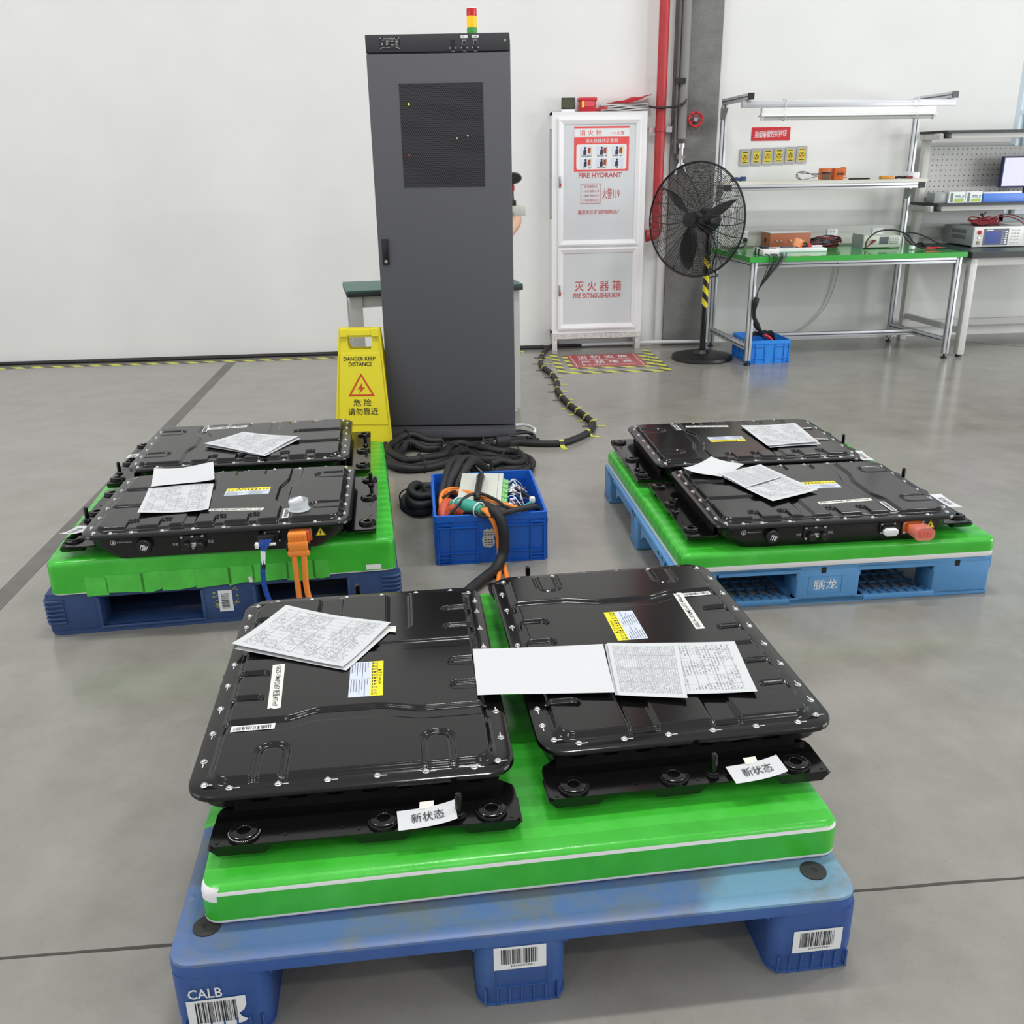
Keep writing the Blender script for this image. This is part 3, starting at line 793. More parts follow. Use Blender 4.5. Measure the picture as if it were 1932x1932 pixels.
# ================================================================== REAR TABLE, PERSON AND TOOL BEHIND THE RACK
rt = thing('side_table', 'green topped table with grey steel legs behind the tall cabinet', 'table', (-0.456, 5.30, 0), 7.4)
bm = B(); bx(bm, 0, 1.0, 0, 0.46, 0.718, 0.744, bev=0.002); obj('tabletop_core', bm, M_SLABD, rt)
bm = B(); bx(bm, 0.001, 0.999, 0.001, 0.459, 0.744, 0.752); obj('desk_mat', bm, M_DGREEN, rt)
for x in (0.015, 0.915):
    for y in (0.03, 0.38):
        bm = B(); bx(bm, x, x + 0.07, y, y + 0.05, 0.02, 0.7175); cyl(bm, (x + 0.035, y + 0.025, 0), (x + 0.035, y + 0.025, 0.022), 0.022, n=12); obj('leg', bm, M_LGREY, rt)
bm = B()
bx(bm, 0.085, 0.915, 0.04, 0.07, 0.655, 0.7175); bx(bm, 0.02, 0.08, 0.08, 0.38, 0.655, 0.7175); bx(bm, 0.92, 0.98, 0.08, 0.38, 0.655, 0.7175); bx(bm, 0.03, 0.07, 0.08, 0.38, 0.13, 0.16); bx(bm, 0.93, 0.97, 0.08, 0.38, 0.13, 0.16)
obj('rail', bm, M_LGREY, rt)
bm = B(); bx(bm, 0.12, 0.47, 5.5, 5.72, 0.752, 1.117, bev=0.006); bx(bm, 0.14, 0.45, 5.496, 5.50, 0.80, 1.08, 1)
tag(obj('instrument_case', bm, [M_MGREY, M_BLKP]), 'grey instrument case standing on the table behind the tall cabinet', 'case')
t = thing('cordless_drill', 'black cordless drill with red trigger peeking out right of the tall cabinet', 'drill', (0.47, 5.60, 1.117))
bm = B(); bx(bm, -0.06, 0.098, -0.045, 0.045, 0.0, 0.056, 0, 0.004); bx(bm, -0.06, 0.03, -0.047, -0.044, 0.0, 0.02, 1); obj('battery', bm, [M_BEIGE, M_MGREY], t)
bm = B(); bx(bm, -0.02, 0.045, -0.03, 0.03, 0.056, 0.085, 0, 0.004); tube(bm, [(0.01, 0, 0.08), (0.008, 0, 0.13), (0.006, 0, 0.20)], 0.026, 14); obj('grip', bm, M_BLKP, t)
bm = B(); bx(bm, 0.022, 0.036, -0.04, -0.006, 0.135, 0.172, bev=0.006); obj('trigger', bm, mat('trigger_red', (226, 70, 54), 0.4), t)
bm = B(); lathe(bm, [(0.0, -0.075), (0.03, -0.075), (0.042, -0.062), (0.046, -0.02), (0.045, 0.06), (0.036, 0.085), (0, 0.086)], 20, Matrix.Translation((0.026, 0, 0.205)) @ Matrix.Rotation(PI / 2, 4, 'X') @ Matrix.Diagonal((1.12, 0.72, 1, 1)))
obj('motor_housing', bm, M_BLKP, t)
bm = B(); cyl(bm, (0.012, -0.084, 0.207), (0.012, -0.092, 0.207), 0.006, n=10); obj('work_light', bm, M_WHITE, t)

def skin_body(name, joints, edges, m, parent=None, sub=2):
    """joints: {key: (pos, radius)}"""
    keys = list(joints); idx = {k: i for i, k in enumerate(keys)}
    me = bpy.data.meshes.new(name)
    me.from_pydata([joints[k][0] for k in keys], [(idx[a], idx[b]) for a, b in edges], [])
    o = bpy.data.objects.new(name, me); COL.objects.link(o)
    sk = o.modifiers.new('s', 'SKIN'); sk.use_smooth_shade = True
    for i, k in enumerate(keys):
        r = joints[k][1]; r = r if isinstance(r, tuple) else (r, r)
        me.skin_vertices[0].data[i].radius = r
        me.skin_vertices[0].data[i].use_root = (i == 0)
    sb = o.modifiers.new('b', 'SUBSURF'); sb.levels = sub; sb.render_levels = sub
    dg = bpy.context.evaluated_depsgraph_get(); dg.update()
    me2 = bpy.data.meshes.new_from_object(o.evaluated_get(dg))
    bpy.data.objects.remove(o); bpy.data.meshes.remove(me)
    me2.materials.clear(); me2.materials.append(m); me2.polygons.foreach_set('use_smooth', [True] * len(me2.polygons))
    return link(name, me2, parent)

px, py = 0.237, 6.13
J = {'pelvis': ((0, 0, 0.93), (0.145, 0.105)), 'waist': ((0, 0, 1.08), (0.13, 0.095)), 'chest': ((0, 0, 1.28), (0.155, 0.105)), 'upper': ((0, 0, 1.40), (0.11, 0.08)), 'neck': ((0, -0.01, 1.47), 0.052), 'chin': ((0, -0.03, 1.54), 0.062), 'head': ((0, -0.02, 1.61), (0.078, 0.092)), 'crown': ((0, -0.01, 1.67), (0.07, 0.082))}
E_ = [('pelvis', 'waist'), ('waist', 'chest'), ('chest', 'upper'), ('upper', 'neck'), ('neck', 'chin'), ('chin', 'head'), ('head', 'crown')]
for s, nm in ((-1, 'r'), (1, 'l')):
    J['hip' + nm] = ((s * 0.09, 0, 0.86), 0.085); J['knee' + nm] = ((s * 0.10, -0.01, 0.48), 0.056); J['ankle' + nm] = ((s * 0.10, 0.02, 0.09), 0.038); J['toe' + nm] = ((s * 0.11, -0.13, 0.04), 0.035)
    E_ += [('pelvis', 'hip' + nm), ('hip' + nm, 'knee' + nm), ('knee' + nm, 'ankle' + nm), ('ankle' + nm, 'toe' + nm)]
    J['sh' + nm] = ((s * 0.175, 0, 1.37), 0.058); E_ += [('upper', 'sh' + nm), ('sh' + nm, 'el' + nm), ('el' + nm, 'wr' + nm), ('wr' + nm, 'palm' + nm)]
J['ell'] = ((0.332, -0.05, 1.062), 0.045); J['wrl'] = ((0.17, -0.24, 0.90), 0.028); J['palml'] = ((0.13, -0.29, 0.86), 0.028)
J['elr'] = ((-0.25, -0.02, 1.08), 0.043); J['wrr'] = ((-0.16, -0.22, 0.92), 0.028); J['palmr'] = ((-0.13, -0.28, 0.88), 0.028)
bp = skin_body('person', J, E_, M_SKIN)
bp.location = (px, py, 0)
tag(bp, 'person standing behind the tall cabinet with one bare bent elbow showing on its right', 'person')
for s, pl, wr in ((1, Vector(J['palml'][0]), Vector(J['wrl'][0])), (-1, Vector(J['palmr'][0]), Vector(J['wrr'][0]))):
    d = (pl - wr).normalized(); sd = d.cross(Vector((0, 0, 1))).normalized(); up = sd.cross(d)
    for k, (off, L) in enumerate(((-0.024, 0.062), (-0.008, 0.074), (0.009, 0.070), (0.025, 0.056))):
        b0 = pl + sd * off
        bm = B(); tube(bm, [b0 - d * 0.01, b0 + d * L * 0.45 + up * 0.006, b0 + d * L * 0.8 - up * 0.008, b0 + d * L * 0.95 - up * 0.026], lambda q: 0.0095 - 0.0025 * q, 8); obj('finger', bm, M_SKIN, bp)
    b0 = wr + d * 0.02
    bm = B(); tube(bm, [b0, b0 + d * 0.025 - s * sd * -0.034, b0 + d * 0.06 + s * sd * 0.036 - up * 0.012], lambda q: 0.0115 - 0.003 * q, 8); obj('thumb', bm, M_SKIN, bp)
def cloth(keys, edges, grow, m, nm):
    j2 = {}
    for k in keys:
        r = J[k][1]; r = r if isinstance(r, tuple) else (r, r)
        j2[k] = (J[k][0], (r[0] + grow, r[1] + grow))
    o = skin_body(nm, j2, edges, m, bp); return o
J['slevl'] = ((0.265, -0.025, 1.20), 0.056); J['slevr'] = ((-0.222, -0.012, 1.20), 0.056)
cloth(['pelvis', 'waist', 'chest', 'upper', 'shl', 'shr', 'slevl', 'slevr'], [('pelvis', 'waist'), ('waist', 'chest'), ('chest', 'upper'), ('upper', 'shl'), ('upper', 'shr'), ('shl', 'slevl'), ('shr', 'slevr')], 0.022, M_CLOTH, 'work_shirt')
cloth(['pelvis', 'waist', 'hipl', 'hipr', 'kneel', 'kneer', 'anklel', 'ankler'], [('pelvis', 'waist'), ('pelvis', 'hipl'), ('pelvis', 'hipr'), ('hipl', 'kneel'), ('hipr', 'kneer'), ('kneel', 'anklel'), ('kneer', 'ankler')], 0.016, M_TROUS, 'trousers')
for s in (-1, 1):
    bm = B(); bx(bm, s * 0.105 - 0.048, s * 0.105 + 0.048, -0.19, 0.075, 0.0, 0.085, bev=0.03, seg=3); obj('shoe', bm, M_SHOE, bp)
bm = B(); lathe(bm, [(0.088, 0.0), (0.094, 0.03), (0.088, 0.065), (0.06, 0.095), (0.0, 0.108)], 20, Matrix.Translation((0, 0.005, 1.635)) @ Matrix.Diagonal((0.95, 1.12, 1, 1)), cap=False); obj('hair', bm, M_HAIR, bp)
for s in (-1, 1):
    bm = B(); bmesh.ops.create_uvsphere(bm, u_segments=10, v_segments=8, radius=0.011, matrix=Matrix.Translation((s * 0.03, -0.108, 1.605))); obj('eye', bm, M_HAIR, bp)
    bm = B(); bmesh.ops.create_uvsphere(bm, u_segments=10, v_segments=8, radius=0.02, matrix=Matrix.Translation((s * 0.08, -0.01, 1.60)) @ Matrix.Diagonal((0.4, 0.8, 1.4, 1))); obj('ear', bm, M_SKIN, bp)
bm = B(); bmesh.ops.create_uvsphere(bm, u_segments=10, v_segments=8, radius=0.013, matrix=Matrix.Translation((0, -0.115, 1.58)) @ Matrix.Diagonal((0.8, 1.2, 1.6, 1))); obj('nose', bm, M_SKIN, bp)
bm = B(); bmesh.ops.create_uvsphere(bm, u_segments=10, v_segments=8, radius=0.02, matrix=Matrix.Translation((0, -0.09, 1.54)) @ Matrix.Diagonal((1.1, 0.6, 0.25, 1))); obj('mouth', bm, mat('lips', (168, 100, 92), 0.5), bp)

# ================================================================== YELLOW CAUTION SIGN
sg = thing('caution_sign', 'yellow folding danger sign with red lightning triangle beside the tall cabinet', 'sign', (-0.372, 4.70, 0), -5)
def leaf(y0, y1, front):
    H_ = 0.628
    wb, wt = 0.152, 0.104
    M = Matrix(((1, 0, 0, 0), (0, 1, (y1 - y0) / H_, y0), (0, 0, 1, 0), (0, 0, 0, 1))) @ Matrix(((1, 0, 0, 0), (0, 0, -1, 0), (0, 1, 0, 0), (0, 0, 0, 1)))
    return M, wb, wt, H_
for front, y0, y1 in ((True, 0.0, 0.11), (False, 0.25, 0.14)):
    M, wb, wt, H_ = leaf(y0, y1, front)
    th = 0.012
    lf = bpy.data.objects.new('sign_leaf', None); COL.objects.link(lf); lf.parent = sg
    bm = B()
    def wat(z): return wb + (wt - wb) * z / H_
    hz0, hz1, hw = 0.525, 0.585, 0.062
    def tri_w(pts, a, b, mi=0): prism(bm, pts, a, b, mi, M)
    tri_w([(-wat(0), 0.0), (wat(0), 0.0), (wat(hz0), hz0), (-wat(hz0), hz0)], 0, th)
    tri_w([(-wat(hz0), hz0), (-hw + 0.008, hz0), (-hw, hz0 + 0.02), (-hw, hz1), (-wat(hz1), hz1)], 0, th)
    tri_w([(hw - 0.008, hz0), (wat(hz0), hz0), (wat(hz1), hz1), (hw, hz1), (hw, hz0 + 0.02)], 0, th)
    tri_w([(-wat(hz1), hz1), (wat(hz1), hz1), (wt, H_), (-wt, H_)], 0, th)
    # raised border of the panel and the handle
    if front:
        tri_w([(-wat(0.15) + 0.018, 0.15), (wat(0.15) - 0.012, 0.15), (wat(0.5) - 0.012, 0.505), (-wat(0.5) + 0.012, 0.505)], th, th + 0.004)
    for s in (-1, 1):
        tri_w([(s * (wat(0) - 0.006), 0.0), (s * wat(0), 0.0), (s * wat(hz1), hz1), (s * (wat(hz1) - 0.006), hz1)], th, th + 0.006)
    obj('panel', bm, M_YEL, lf)
    bm = B(); tri_w([(-0.085, 0.596), (0.085, 0.596), (0.085, 0.62), (-0.085, 0.62)], th, th + 0.01)
    for s in (-1, 1): tri_w([(s * 0.062, 0.59), (s * 0.098, 0.59), (s * 0.098, 0.626), (s * 0.062, 0.626)], th, th + 0.014)
    obj('hinge', bm, M_YEL, lf)
    if front:
        bm = B()
        def P(x, z, d=th + 0.0055): return M @ Vector((x, z, d))
        def TX(s, x, z, w, h, bold, mi): O = P(x, z); add_text(bm, s, O, P(x + w, z) - O, P(x, z + h) - O, mi, bold)
        TX('DANGER KEEP', -0.085, 0.470, 0.162, 0.020, 0.022, 0); TX('DISTANCE', -0.06, 0.443, 0.118, 0.020, 0.022, 0)
        TX('危 险', -0.045, 0.243, 0.092, 0.036, 0.024, 0); TX('请勿靠近', -0.074, 0.198, 0.154, 0.036, 0.024, 0)
        a, b, c = (-0.068, 0.294), (0.066, 0.294), (0.0, 0.408)
        def shrink(p, k): g = (0.0, 0.332); return (g[0] + (p[0] - g[0]) * k, g[1] + (p[1] - g[1]) * k)
        o3 = [a, b, c]; i3 = [shrink(q, 0.80) for q in o3]
        for i in range(3):
            j = (i + 1) % 3
            quad(bm, [P(*o3[i]), P(*o3[j]), P(*i3[j]), P(*i3[i])], 1)
        bolt = [(0.006, 0.362), (-0.022, 0.327), (-0.004, 0.330), (-0.014, 0.306), (0.018, 0.338), (0.001, 0.336)]
        f = bm.faces.new([bm.verts.new(P(*q)) for q in bolt]); f.material_index = 1
        obj('lettering', bm, [M_TEXT, mat('warning_red', (198, 56, 40), 0.5)], lf, 0, recalc=False)

# ================================================================== PALLETS
def leg_block(bm, cx, cy, hx, hy, z0, z1, mi=0, M=None):
    """pallet foot: plain upper block, narrower ribbed sleeve below"""
    zm = z0 + (z1 - z0) * 0.30
    rr = lambda k, z: [Vector((x, y, z)) for x, y in rrect(hx * k, hy * k, 0.03, 4, cx, cy)]
    ring_loft(bm, [rr(0.97, z0), rr(0.985, z0 + 0.004), rr(0.985, zm), rr(1.0, zm + 0.002), rr(1.0, z1)], mi)
    for i in range(-3, 4):
        x = cx + i * hx * 0.27
        for s in (-1, 1): bx(bm, x - 0.0015, x + 0.0015, cy + s * hy * 0.985 - 0.003, cy + s * hy * 0.985 + 0.003, z0 + 0.003, zm, mi)
    ring_loft(bm, [rr(1.0, z0 + 0.001), rr(1.0, z0 + 0.007)], mi)

def sticker(nm, parent, O, U, V, N, seed, torn=False, digits=None, label=None, portrait=False):
    """white barcode label lying on a face: O corner, U width, V height, N outward normal"""
    O, U, V, N = map(Vector, (O, U, V, N))
    bm = B(); rnd = random.Random(seed)
    pts = [(0, 0), (1, 0), (1, 1), (0, 1)]
    if torn: pts = [(0, 0), (0.70, 0.0), (0.76, 0.10), (0.93, 0.16), (1.0, 0.24), (0.90, 0.34), (0.86, 0.45), (0.95, 0.55), (1.0, 0.72), (1, 1), (0.4, 0.97), (0, 0.96)]
    f = bm.faces.new([bm.verts.new(O + U * a + V * b + N * 0.0008) for a, b in pts]); f.material_index = 0
    o2 = O + N * 0.0013
    if not portrait: barcode(bm, o2 + U * 0.14 + V * 0.24, U * 0.70, V * 0.66, 1, 26, seed)
    else: barcode(bm, o2 + V * 0.14 + U * 0.2, V * 0.72, U * 0.55, 1, 22, seed)
    if digits: add_text(bm, digits, o2 + U * 0.32 + V * 0.09, U * 0.45, V * 0.10, 1)
    return obj(nm, bm, [M_WHITE, M_TEXT], parent, 0, label=label, recalc=False)

# --- front pallet: nine legged, worn blue
PF = thing('plastic_pallet', 'worn blue nine-legged plastic pallet nearest the camera with CALB lettering', 'pallet', (-0.486, 1.222, 0), 1.75, 'plastic pallets under the battery packs')
PW, PD, PT = 1.207, 1.19, 0.166
bm = B()
rr = lambda k, z, r=0.04: [Vector((x, y, z)) for x, y in rrect(PW / 2 + k, PD / 2 + k, r, 6, PW / 2, PD / 2)]
ring_loft(bm, [rr(-0.012, PT - 0.03), rr(0.0, PT - 0.028), rr(0.0, PT - 0.007), rr(-0.002, PT - 0.002), rr(-0.007, PT), rr(-0.026, PT), rr(-0.030, PT - 0.002), rr(-0.034, PT - 0.0035)], 0)
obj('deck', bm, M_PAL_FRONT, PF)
pl = []
for i, x in enumerate((0.082, PW / 2 - 0.01, PW - 0.078)):
    for j, y in enumerate((0.082, PD / 2, PD - 0.08)):
        bm = B(); leg_block(bm, x, y, 0.08, 0.08, 0, PT - 0.029)
        # fillet braces under the deck
        for s in ((1,) if i == 0 else (-1,) if i == 2 else (-1, 1)):
            prism(bm, [(0, 0), (s * 0.03, 0), (0, -0.03)], -0.06, 0.06, 0, Matrix(((1, 0, 0, x + s * 0.079), (0, 0, 1, y), (0, 1, 0, PT - 0.029), (0, 0, 0, 1))))
        pl.append(obj('leg', bm, M_PAL_FRONT, PF))
def calb(parent):
    bm = B(); add_text(bm, 'CALB', (0.030, -0.0016, 0.094), (0.056, 0, 0), (0, 0, 0.021), 0, 0.012); obj('lettering', bm, M_WTEXT, parent, 0, recalc=False)
calb(pl[0])
sticker('barcode_label', pl[0], (0.024, 0.0015, 0.02), (0.098, 0, 0), (0, 0, 0.07), (0, -1, 0), 11, True)
sticker('barcode_label', pl[3], (0.545, 0.0015, 0.083), (0.092, 0, 0), (0, 0, 0.05), (0, -1, 0), 12, digits='J010002561')
sticker('barcode_label', pl[6], (1.088, 0.0015, 0.048), (0.092, 0, 0), (0, 0, 0.05), (0, -1, 0), 13, digits='J010002561')
bm = B()
for a in ((0.548, 0.640, 0.042, 0.0435), (0.548, 0.549, 0.042, 0.085), (0.639, 0.640, 0.042, 0.085)): bx(bm, a[0], a[1], 0.0005, 0.0035, a[2], a[3])
obj('label_frame', bm, M_PAL_FRONT, pl[3])
for x, y in ((0.053, 0.088), (PW - 0.058, 0.075)):
    bm = B(); lathe(bm, [(0.0, -0.002), (0.024, -0.002), (0.024, 0.0005), (0.021, 0.0015), (0.007, 0.0015), (0.005, -0.001), (0, -0.001)], 24, Matrix.Translation((x, y, PT - 0.002))); obj('rubber_pad', bm, M_BLKR, PF)
bm = B(); bmesh.ops.create_uvsphere(bm, u_segments=14, v_segments=8, radius=0.008, matrix=Matrix.Translation((0.014, 0.16, PT - 0.002)) @ Matrix.Diagonal((1, 1.3, 0.4, 1))); obj('rivet', bm, M_PAL_FRONT, PF)

# --- left pallet: navy, closed sides with fork openings
PL = thing('plastic_pallet', 'navy blue closed-sided plastic pallet at left with barcode sticker', 'pallet', (-1.258, 2.785, 0), 3.9, 'plastic pallets under the battery packs')
LW, LD, LH = 1.115, 1.20, 0.143
def opening_pallet(parent, W, D, H_, openings, zo0, zo1, m, corner_ribs=False, floor_deck=False):
    bm = B()
    # side frame wall seen from the front: solid with tunnel openings
    def wall_y(y0, y1):
        xs = [0.0]
        for a, b in openings: xs += [a, b]
        xs.append(W)
        for i in range(0, len(xs), 2): bx(bm, xs[i], xs[i + 1], y0, y1, 0.006, H_, bev=0.012)
        for a, b in openings:
            bx(bm, a - 0.01, b + 0.01, y0, y1, zo1, H_, bev=0.004); bx(bm, a - 0.01, b + 0.01, y0, y1, 0.006, zo0, bev=0.004)
    wall_y(0, 0.11); wall_y(D - 0.11, D)
    return bm
bm = opening_pallet(PL, LW, LD, LH, [(0.165, 0.475), (0.65, 0.945)], 0.022, 0.122, M_PAL_DARK)
for a, b in ((0.0, 0.10), (0.49, 0.63), (LW - 0.10, LW)): bx(bm, a, b, 0.08, LD - 0.08, 0.006, LH - 0.004)
obj('side_frame', bm, M_PAL_DARK, PL)
bm = B(); bx(bm, 0.002, LW - 0.002, 0.002, LD - 0.002, LH - 0.012, LH + 0.002, bev=0.004); obj('deck', bm, M_PAL_DARK, PL)
bm = B(); prism(bm, rrect(LW / 2, LD / 2, 0.03, 4, LW / 2, LD / 2), 0, 0.014); obj('bottom_deck', bm, M_PAL_DARK, PL)
for s in (0, 1):
    bm = B()
    for k in range(6):
        z = 0.045 + k * 0.015
        x0 = 0.0 if s == 0 else LW
        d = 1 if s == 0 else -1
        tube(bm, [(x0 + d * 0.055, -0.002, z), (x0 + d * 0.012, -0.004, z), (x0 - d * 0.004, 0.012, z), (x0 - d * 0.003, 0.05, z)], 0.0045, 8)
    obj('corner_rib', bm, M_PAL_DARK, PL)
bm = B()
for a, b in ((0.165, 0.475), (0.65, 0.945)):
    z0, z1 = 0.022, 0.122
    for q in ((a - 0.012, a, z0, z1), (b, b + 0.012, z0, z1), (a - 0.012, b + 0.012, z0 - 0.010, z0)): bx(bm, q[0], q[1], -0.003, 0.01, q[2], q[3], bev=0.003)
obj('opening_rim', bm, M_PAL_DARK, PL)
sticker('barcode_label', PL, (0.53, -0.002, 0.04), (0.044, 0, 0), (0, 0, 0.075), (0, -1, 0), 21, portrait=True)
bm = B(); rnd = random.Random(9)
for k in range(26):
    x = rnd.choice((0.516, 0.582)) + rnd.uniform(-0.005, 0.008); z = rnd.uniform(0.05, 0.125)
    bx(bm, x, x + rnd.uniform(0.002, 0.009), -0.0022, 0, z, z + rnd.uniform(0.001, 0.006))
obj('label_residue', bm, mat('faded_print', (168, 168, 96), 0.6), PL)

# --- right pallet: light blue
PR = thing('plastic_pallet', 'light blue plastic pallet at right with white Chinese name on its front', 'pallet', (0.752, 2.722, 0), 0.57, 'plastic pallets under the battery packs')
RWd, RD, RH = 1.096, 1.175, 0.143
bm = B()
ops = [(0.165, 0.42), (0.64, 0.895)]
xs = [0.0] + [v for o in ops for v in o] + [RWd]
for i in range(0, len(xs), 2):
    for y in (0.0, RD / 2 - 0.065, RD - 0.12): bx(bm, xs[i], xs[i + 1] if i else 0.15, y, y + 0.12, 0.0, RH - 0.012, bev=0.012)
    if i: bx(bm, xs[i], xs[i + 1], 0.004, RD - 0.004, RH - 0.05, RH - 0.012)
obj('block', bm, M_PAL_LIGHT, PR)
bm = B(); bx(bm, 0, RWd, 0, RD, RH - 0.022, RH - 0.001, bev=0.004)
for a, b in ops: bx(bm, a - 0.012, b + 0.012, 0.0, 0.03, RH - 0.03, RH - 0.012)
# arched lower edge of the left side
for y0, y1 in ((0.12, 0.46), (0.58, 0.92)):
    ym = (y0 + y1) / 2
    pr = [(y0, RH - 0.022), (y0, RH - 0.075), (y0 + 0.03, RH - 0.05), (y0 + 0.07, RH - 0.038), (y1 - 0.07, RH - 0.038), (y1 - 0.03, RH - 0.05), (y1, RH - 0.075), (y1, RH - 0.022)]
    prism(bm, pr, 0.0, 0.03, 0, Matrix(((0, 0, 1, 0), (1, 0, 0, 0), (0, 1, 0, 0), (0, 0, 0, 1))))
obj('deck', bm, M_PAL_LIGHT, PR)
bm = B()
for y in (0.0, RD / 2 - 0.06, RD - 0.12):
    bx(bm, 0.0, RWd, y, y + (0.035 if y == 0 else 0.12), 0.0, 0.022, bev=0.004)
bx(bm, 0.40, 0.66, 0, RD, 0.0, 0.022)
obj('bottom_rail', bm, M_PAL_LIGHT, PR)
bm = B()
for a, b in ops:
    n = 7
    for k in range(n): x = a + (b - a) * (k + 0.5) / n; bx(bm, x - 0.0035, x + 0.0035, 0.035, 0.55, 0.004, 0.012)
    for k in range(9): y = 0.06 + k * 0.06; bx(bm, a, b, y, y + 0.005, 0.004, 0.012)
    for k in range(8): x = a + (b - a) * (k + 0.5) / 8; bx(bm, x - 0.009, x + 0.009, 0.028, 0.034, 0.018, 0.028); bx(bm, x - 0.003, x + 0.003, 0.002, 0.034, 0.020, 0.026)
obj('bottom_lattice', bm, mat('blue_grey_plastic', (66, 104, 140), 0.5), PR)
for x in (0.105, 0.51, 0.975):
    bm = B(); bx(bm, x - 0.008, x + 0.008, -0.0012, 0.01, 0.110, 0.131); obj('slot_hole', bm, M_BLKV, PR)
for y in (0.10, 0.15, 0.20, 0.57, 0.61, 1.0, 1.04, 1.08):
    bm = B(); cyl(bm, (-0.0012, y, RH - 0.014), (0.002, y, RH - 0.014), 0.007, n=12); obj('round_hole', bm, M_BLKV, PR)
bm = B()
for a in ((0.462, 0.578, 0.036, 0.0375), (0.462, 0.578, 0.098, 0.0995), (0.462, 0.4635, 0.036, 0.0995), (0.5765, 0.578, 0.036, 0.0995)): bx(bm, a[0], a[1], -0.0015, 0.002, a[2], a[3])
obj('name_frame', bm, M_PAL_LIGHT, PR)
bm = B(); add_text(bm, '鹏龙', (0.480, -0.0014, 0.050), (0.080, 0, 0), (0, 0, 0.036), 0, 0.014); obj('lettering', bm, M_WTEXT, PR, 0, recalc=False)

# ================================================================== FOAM CUSHIONS WRAPPED IN GREEN TAPE
def foam(label, x, y, rz, W, D, z0, z1, front_white=False, base_white=0.012, side_line=0.0, r=0.03):
    t = thing('foam_cushion', label, 'foam cushion', (x, y, z0), rz, 'green taped foam cushions on the pallets')
    h = z1 - z0
    e = 0.012
    lv = [(-0.002, 0.0), (0.0, 0.003), (0.0, base_white), (0.0, h - 0.028), (0.0, h - e * 1.35), (-e * 0.12, h - e * 0.75), (-e * 0.45, h - e * 0.25), (-e, h)]
    rings = [[Vector((a, b, z)) for a, b in rrect(W / 2 + k, D / 2 + k, r, 6, W / 2, D / 2)] for k, z in lv]
    bw, bg = B(), B()
    n = len(rings[0])
    vw = [[bw.verts.new(p) for p in q] for q in rings]
    vg = [[bg.verts.new(p) for p in q] for q in rings]
    for li in range(len(rings) - 1):
        for i in range(n):
            j = (i + 1) % n
            mid = (rings[li][i] + rings[li][j] + rings[li + 1][i] + rings[li + 1][j]) / 4
            white = li < 2
            if front_white and mid.y < 0.02 and li in (4,): white = True
            if front_white and mid.y < r and mid.x < 0.035 and li in (3, 5): white = li == 5 or True
            v = vw if white else vg
            (bw if white else bg).faces.new((v[li][i], v[li][j], v[li + 1][j], v[li + 1][i]))
    bg.faces.new(vg[-1]); bw.faces.new(list(reversed(vw[0])))
    for b_ in (bw, bg):
        loose = [v for v in b_.verts if not v.link_faces]
        bmesh.ops.delete(b_, geom=loose, context='VERTS')
    obj('foam_core', bw, M_FOAM, t, 50); obj('tape_wrap', bg, M_GREEN, t, 50)
    return t
FF = foam('thick green taped foam cushion with white edge line on the nearest pallet', -0.442, 1.309, 2.75, 1.165, 1.10, 0.166, 0.2415, True, 0.007)
FL_ = foam('green taped foam cushion with torn tape edges on the navy left pallet', -1.232, 2.772, 4.05, 1.085, 1.175, 0.1455, 0.258, False, 0.004)
FR_ = foam('green taped foam cushion with white lower edge on the light blue right pallet', 0.770, 2.705, 1.05, 1.082, 1.19, 0.1425, 0.208, False, 0.018)
def tape_piece(parent, pts, m=M_GREEN, nm='tape_piece'):
    bm = B(); f = bm.faces.new([bm.verts.new(p) for p in pts]); return obj(nm, bm, m, parent, 0, recalc=False)
tape_piece(FF, [(-0.022, 0.185, 0.06), (0.004, 0.185, 0.066), (0.004, 0.27, 0.066), (-0.016, 0.27, 0.062)])
rnd = random.Random(4)
M_GREEN2 = mat('light_green_tape', (84, 196, 72), 0.3, var=0.12, vscale=20)
x = 0.11
for k in range(9):
    w = rnd.uniform(0.05, 0.12)
    tape_piece(FL_, [(x, -0.0012, rnd.uniform(-0.012, 0.0)), (x + w * 0.5, -0.0012, rnd.uniform(-0.014, -0.002)), (x + w, -0.0012, rnd.uniform(-0.012, 0.0)), (x + w, -0.0012, 0.055 + rnd.uniform(-0.006, 0.006)), (x, -0.0012, 0.058)], M_GREEN2)
    x += w * rnd.uniform(0.9, 1.0)
tape_piece(FL_, [(0.985, -0.0015, 0.008), (1.035, -0.0015, 0.008), (1.035, -0.0015, 0.026), (0.985, -0.0015, 0.026)], M_FOAM, 'white_gap')
tape_piece(FL_, [(0.61, -0.0015, -0.004), (0.622, -0.0015, -0.004), (0.618, -0.0015, 0.016), (0.608, -0.0015, 0.016)], M_FOAM, 'white_gap')

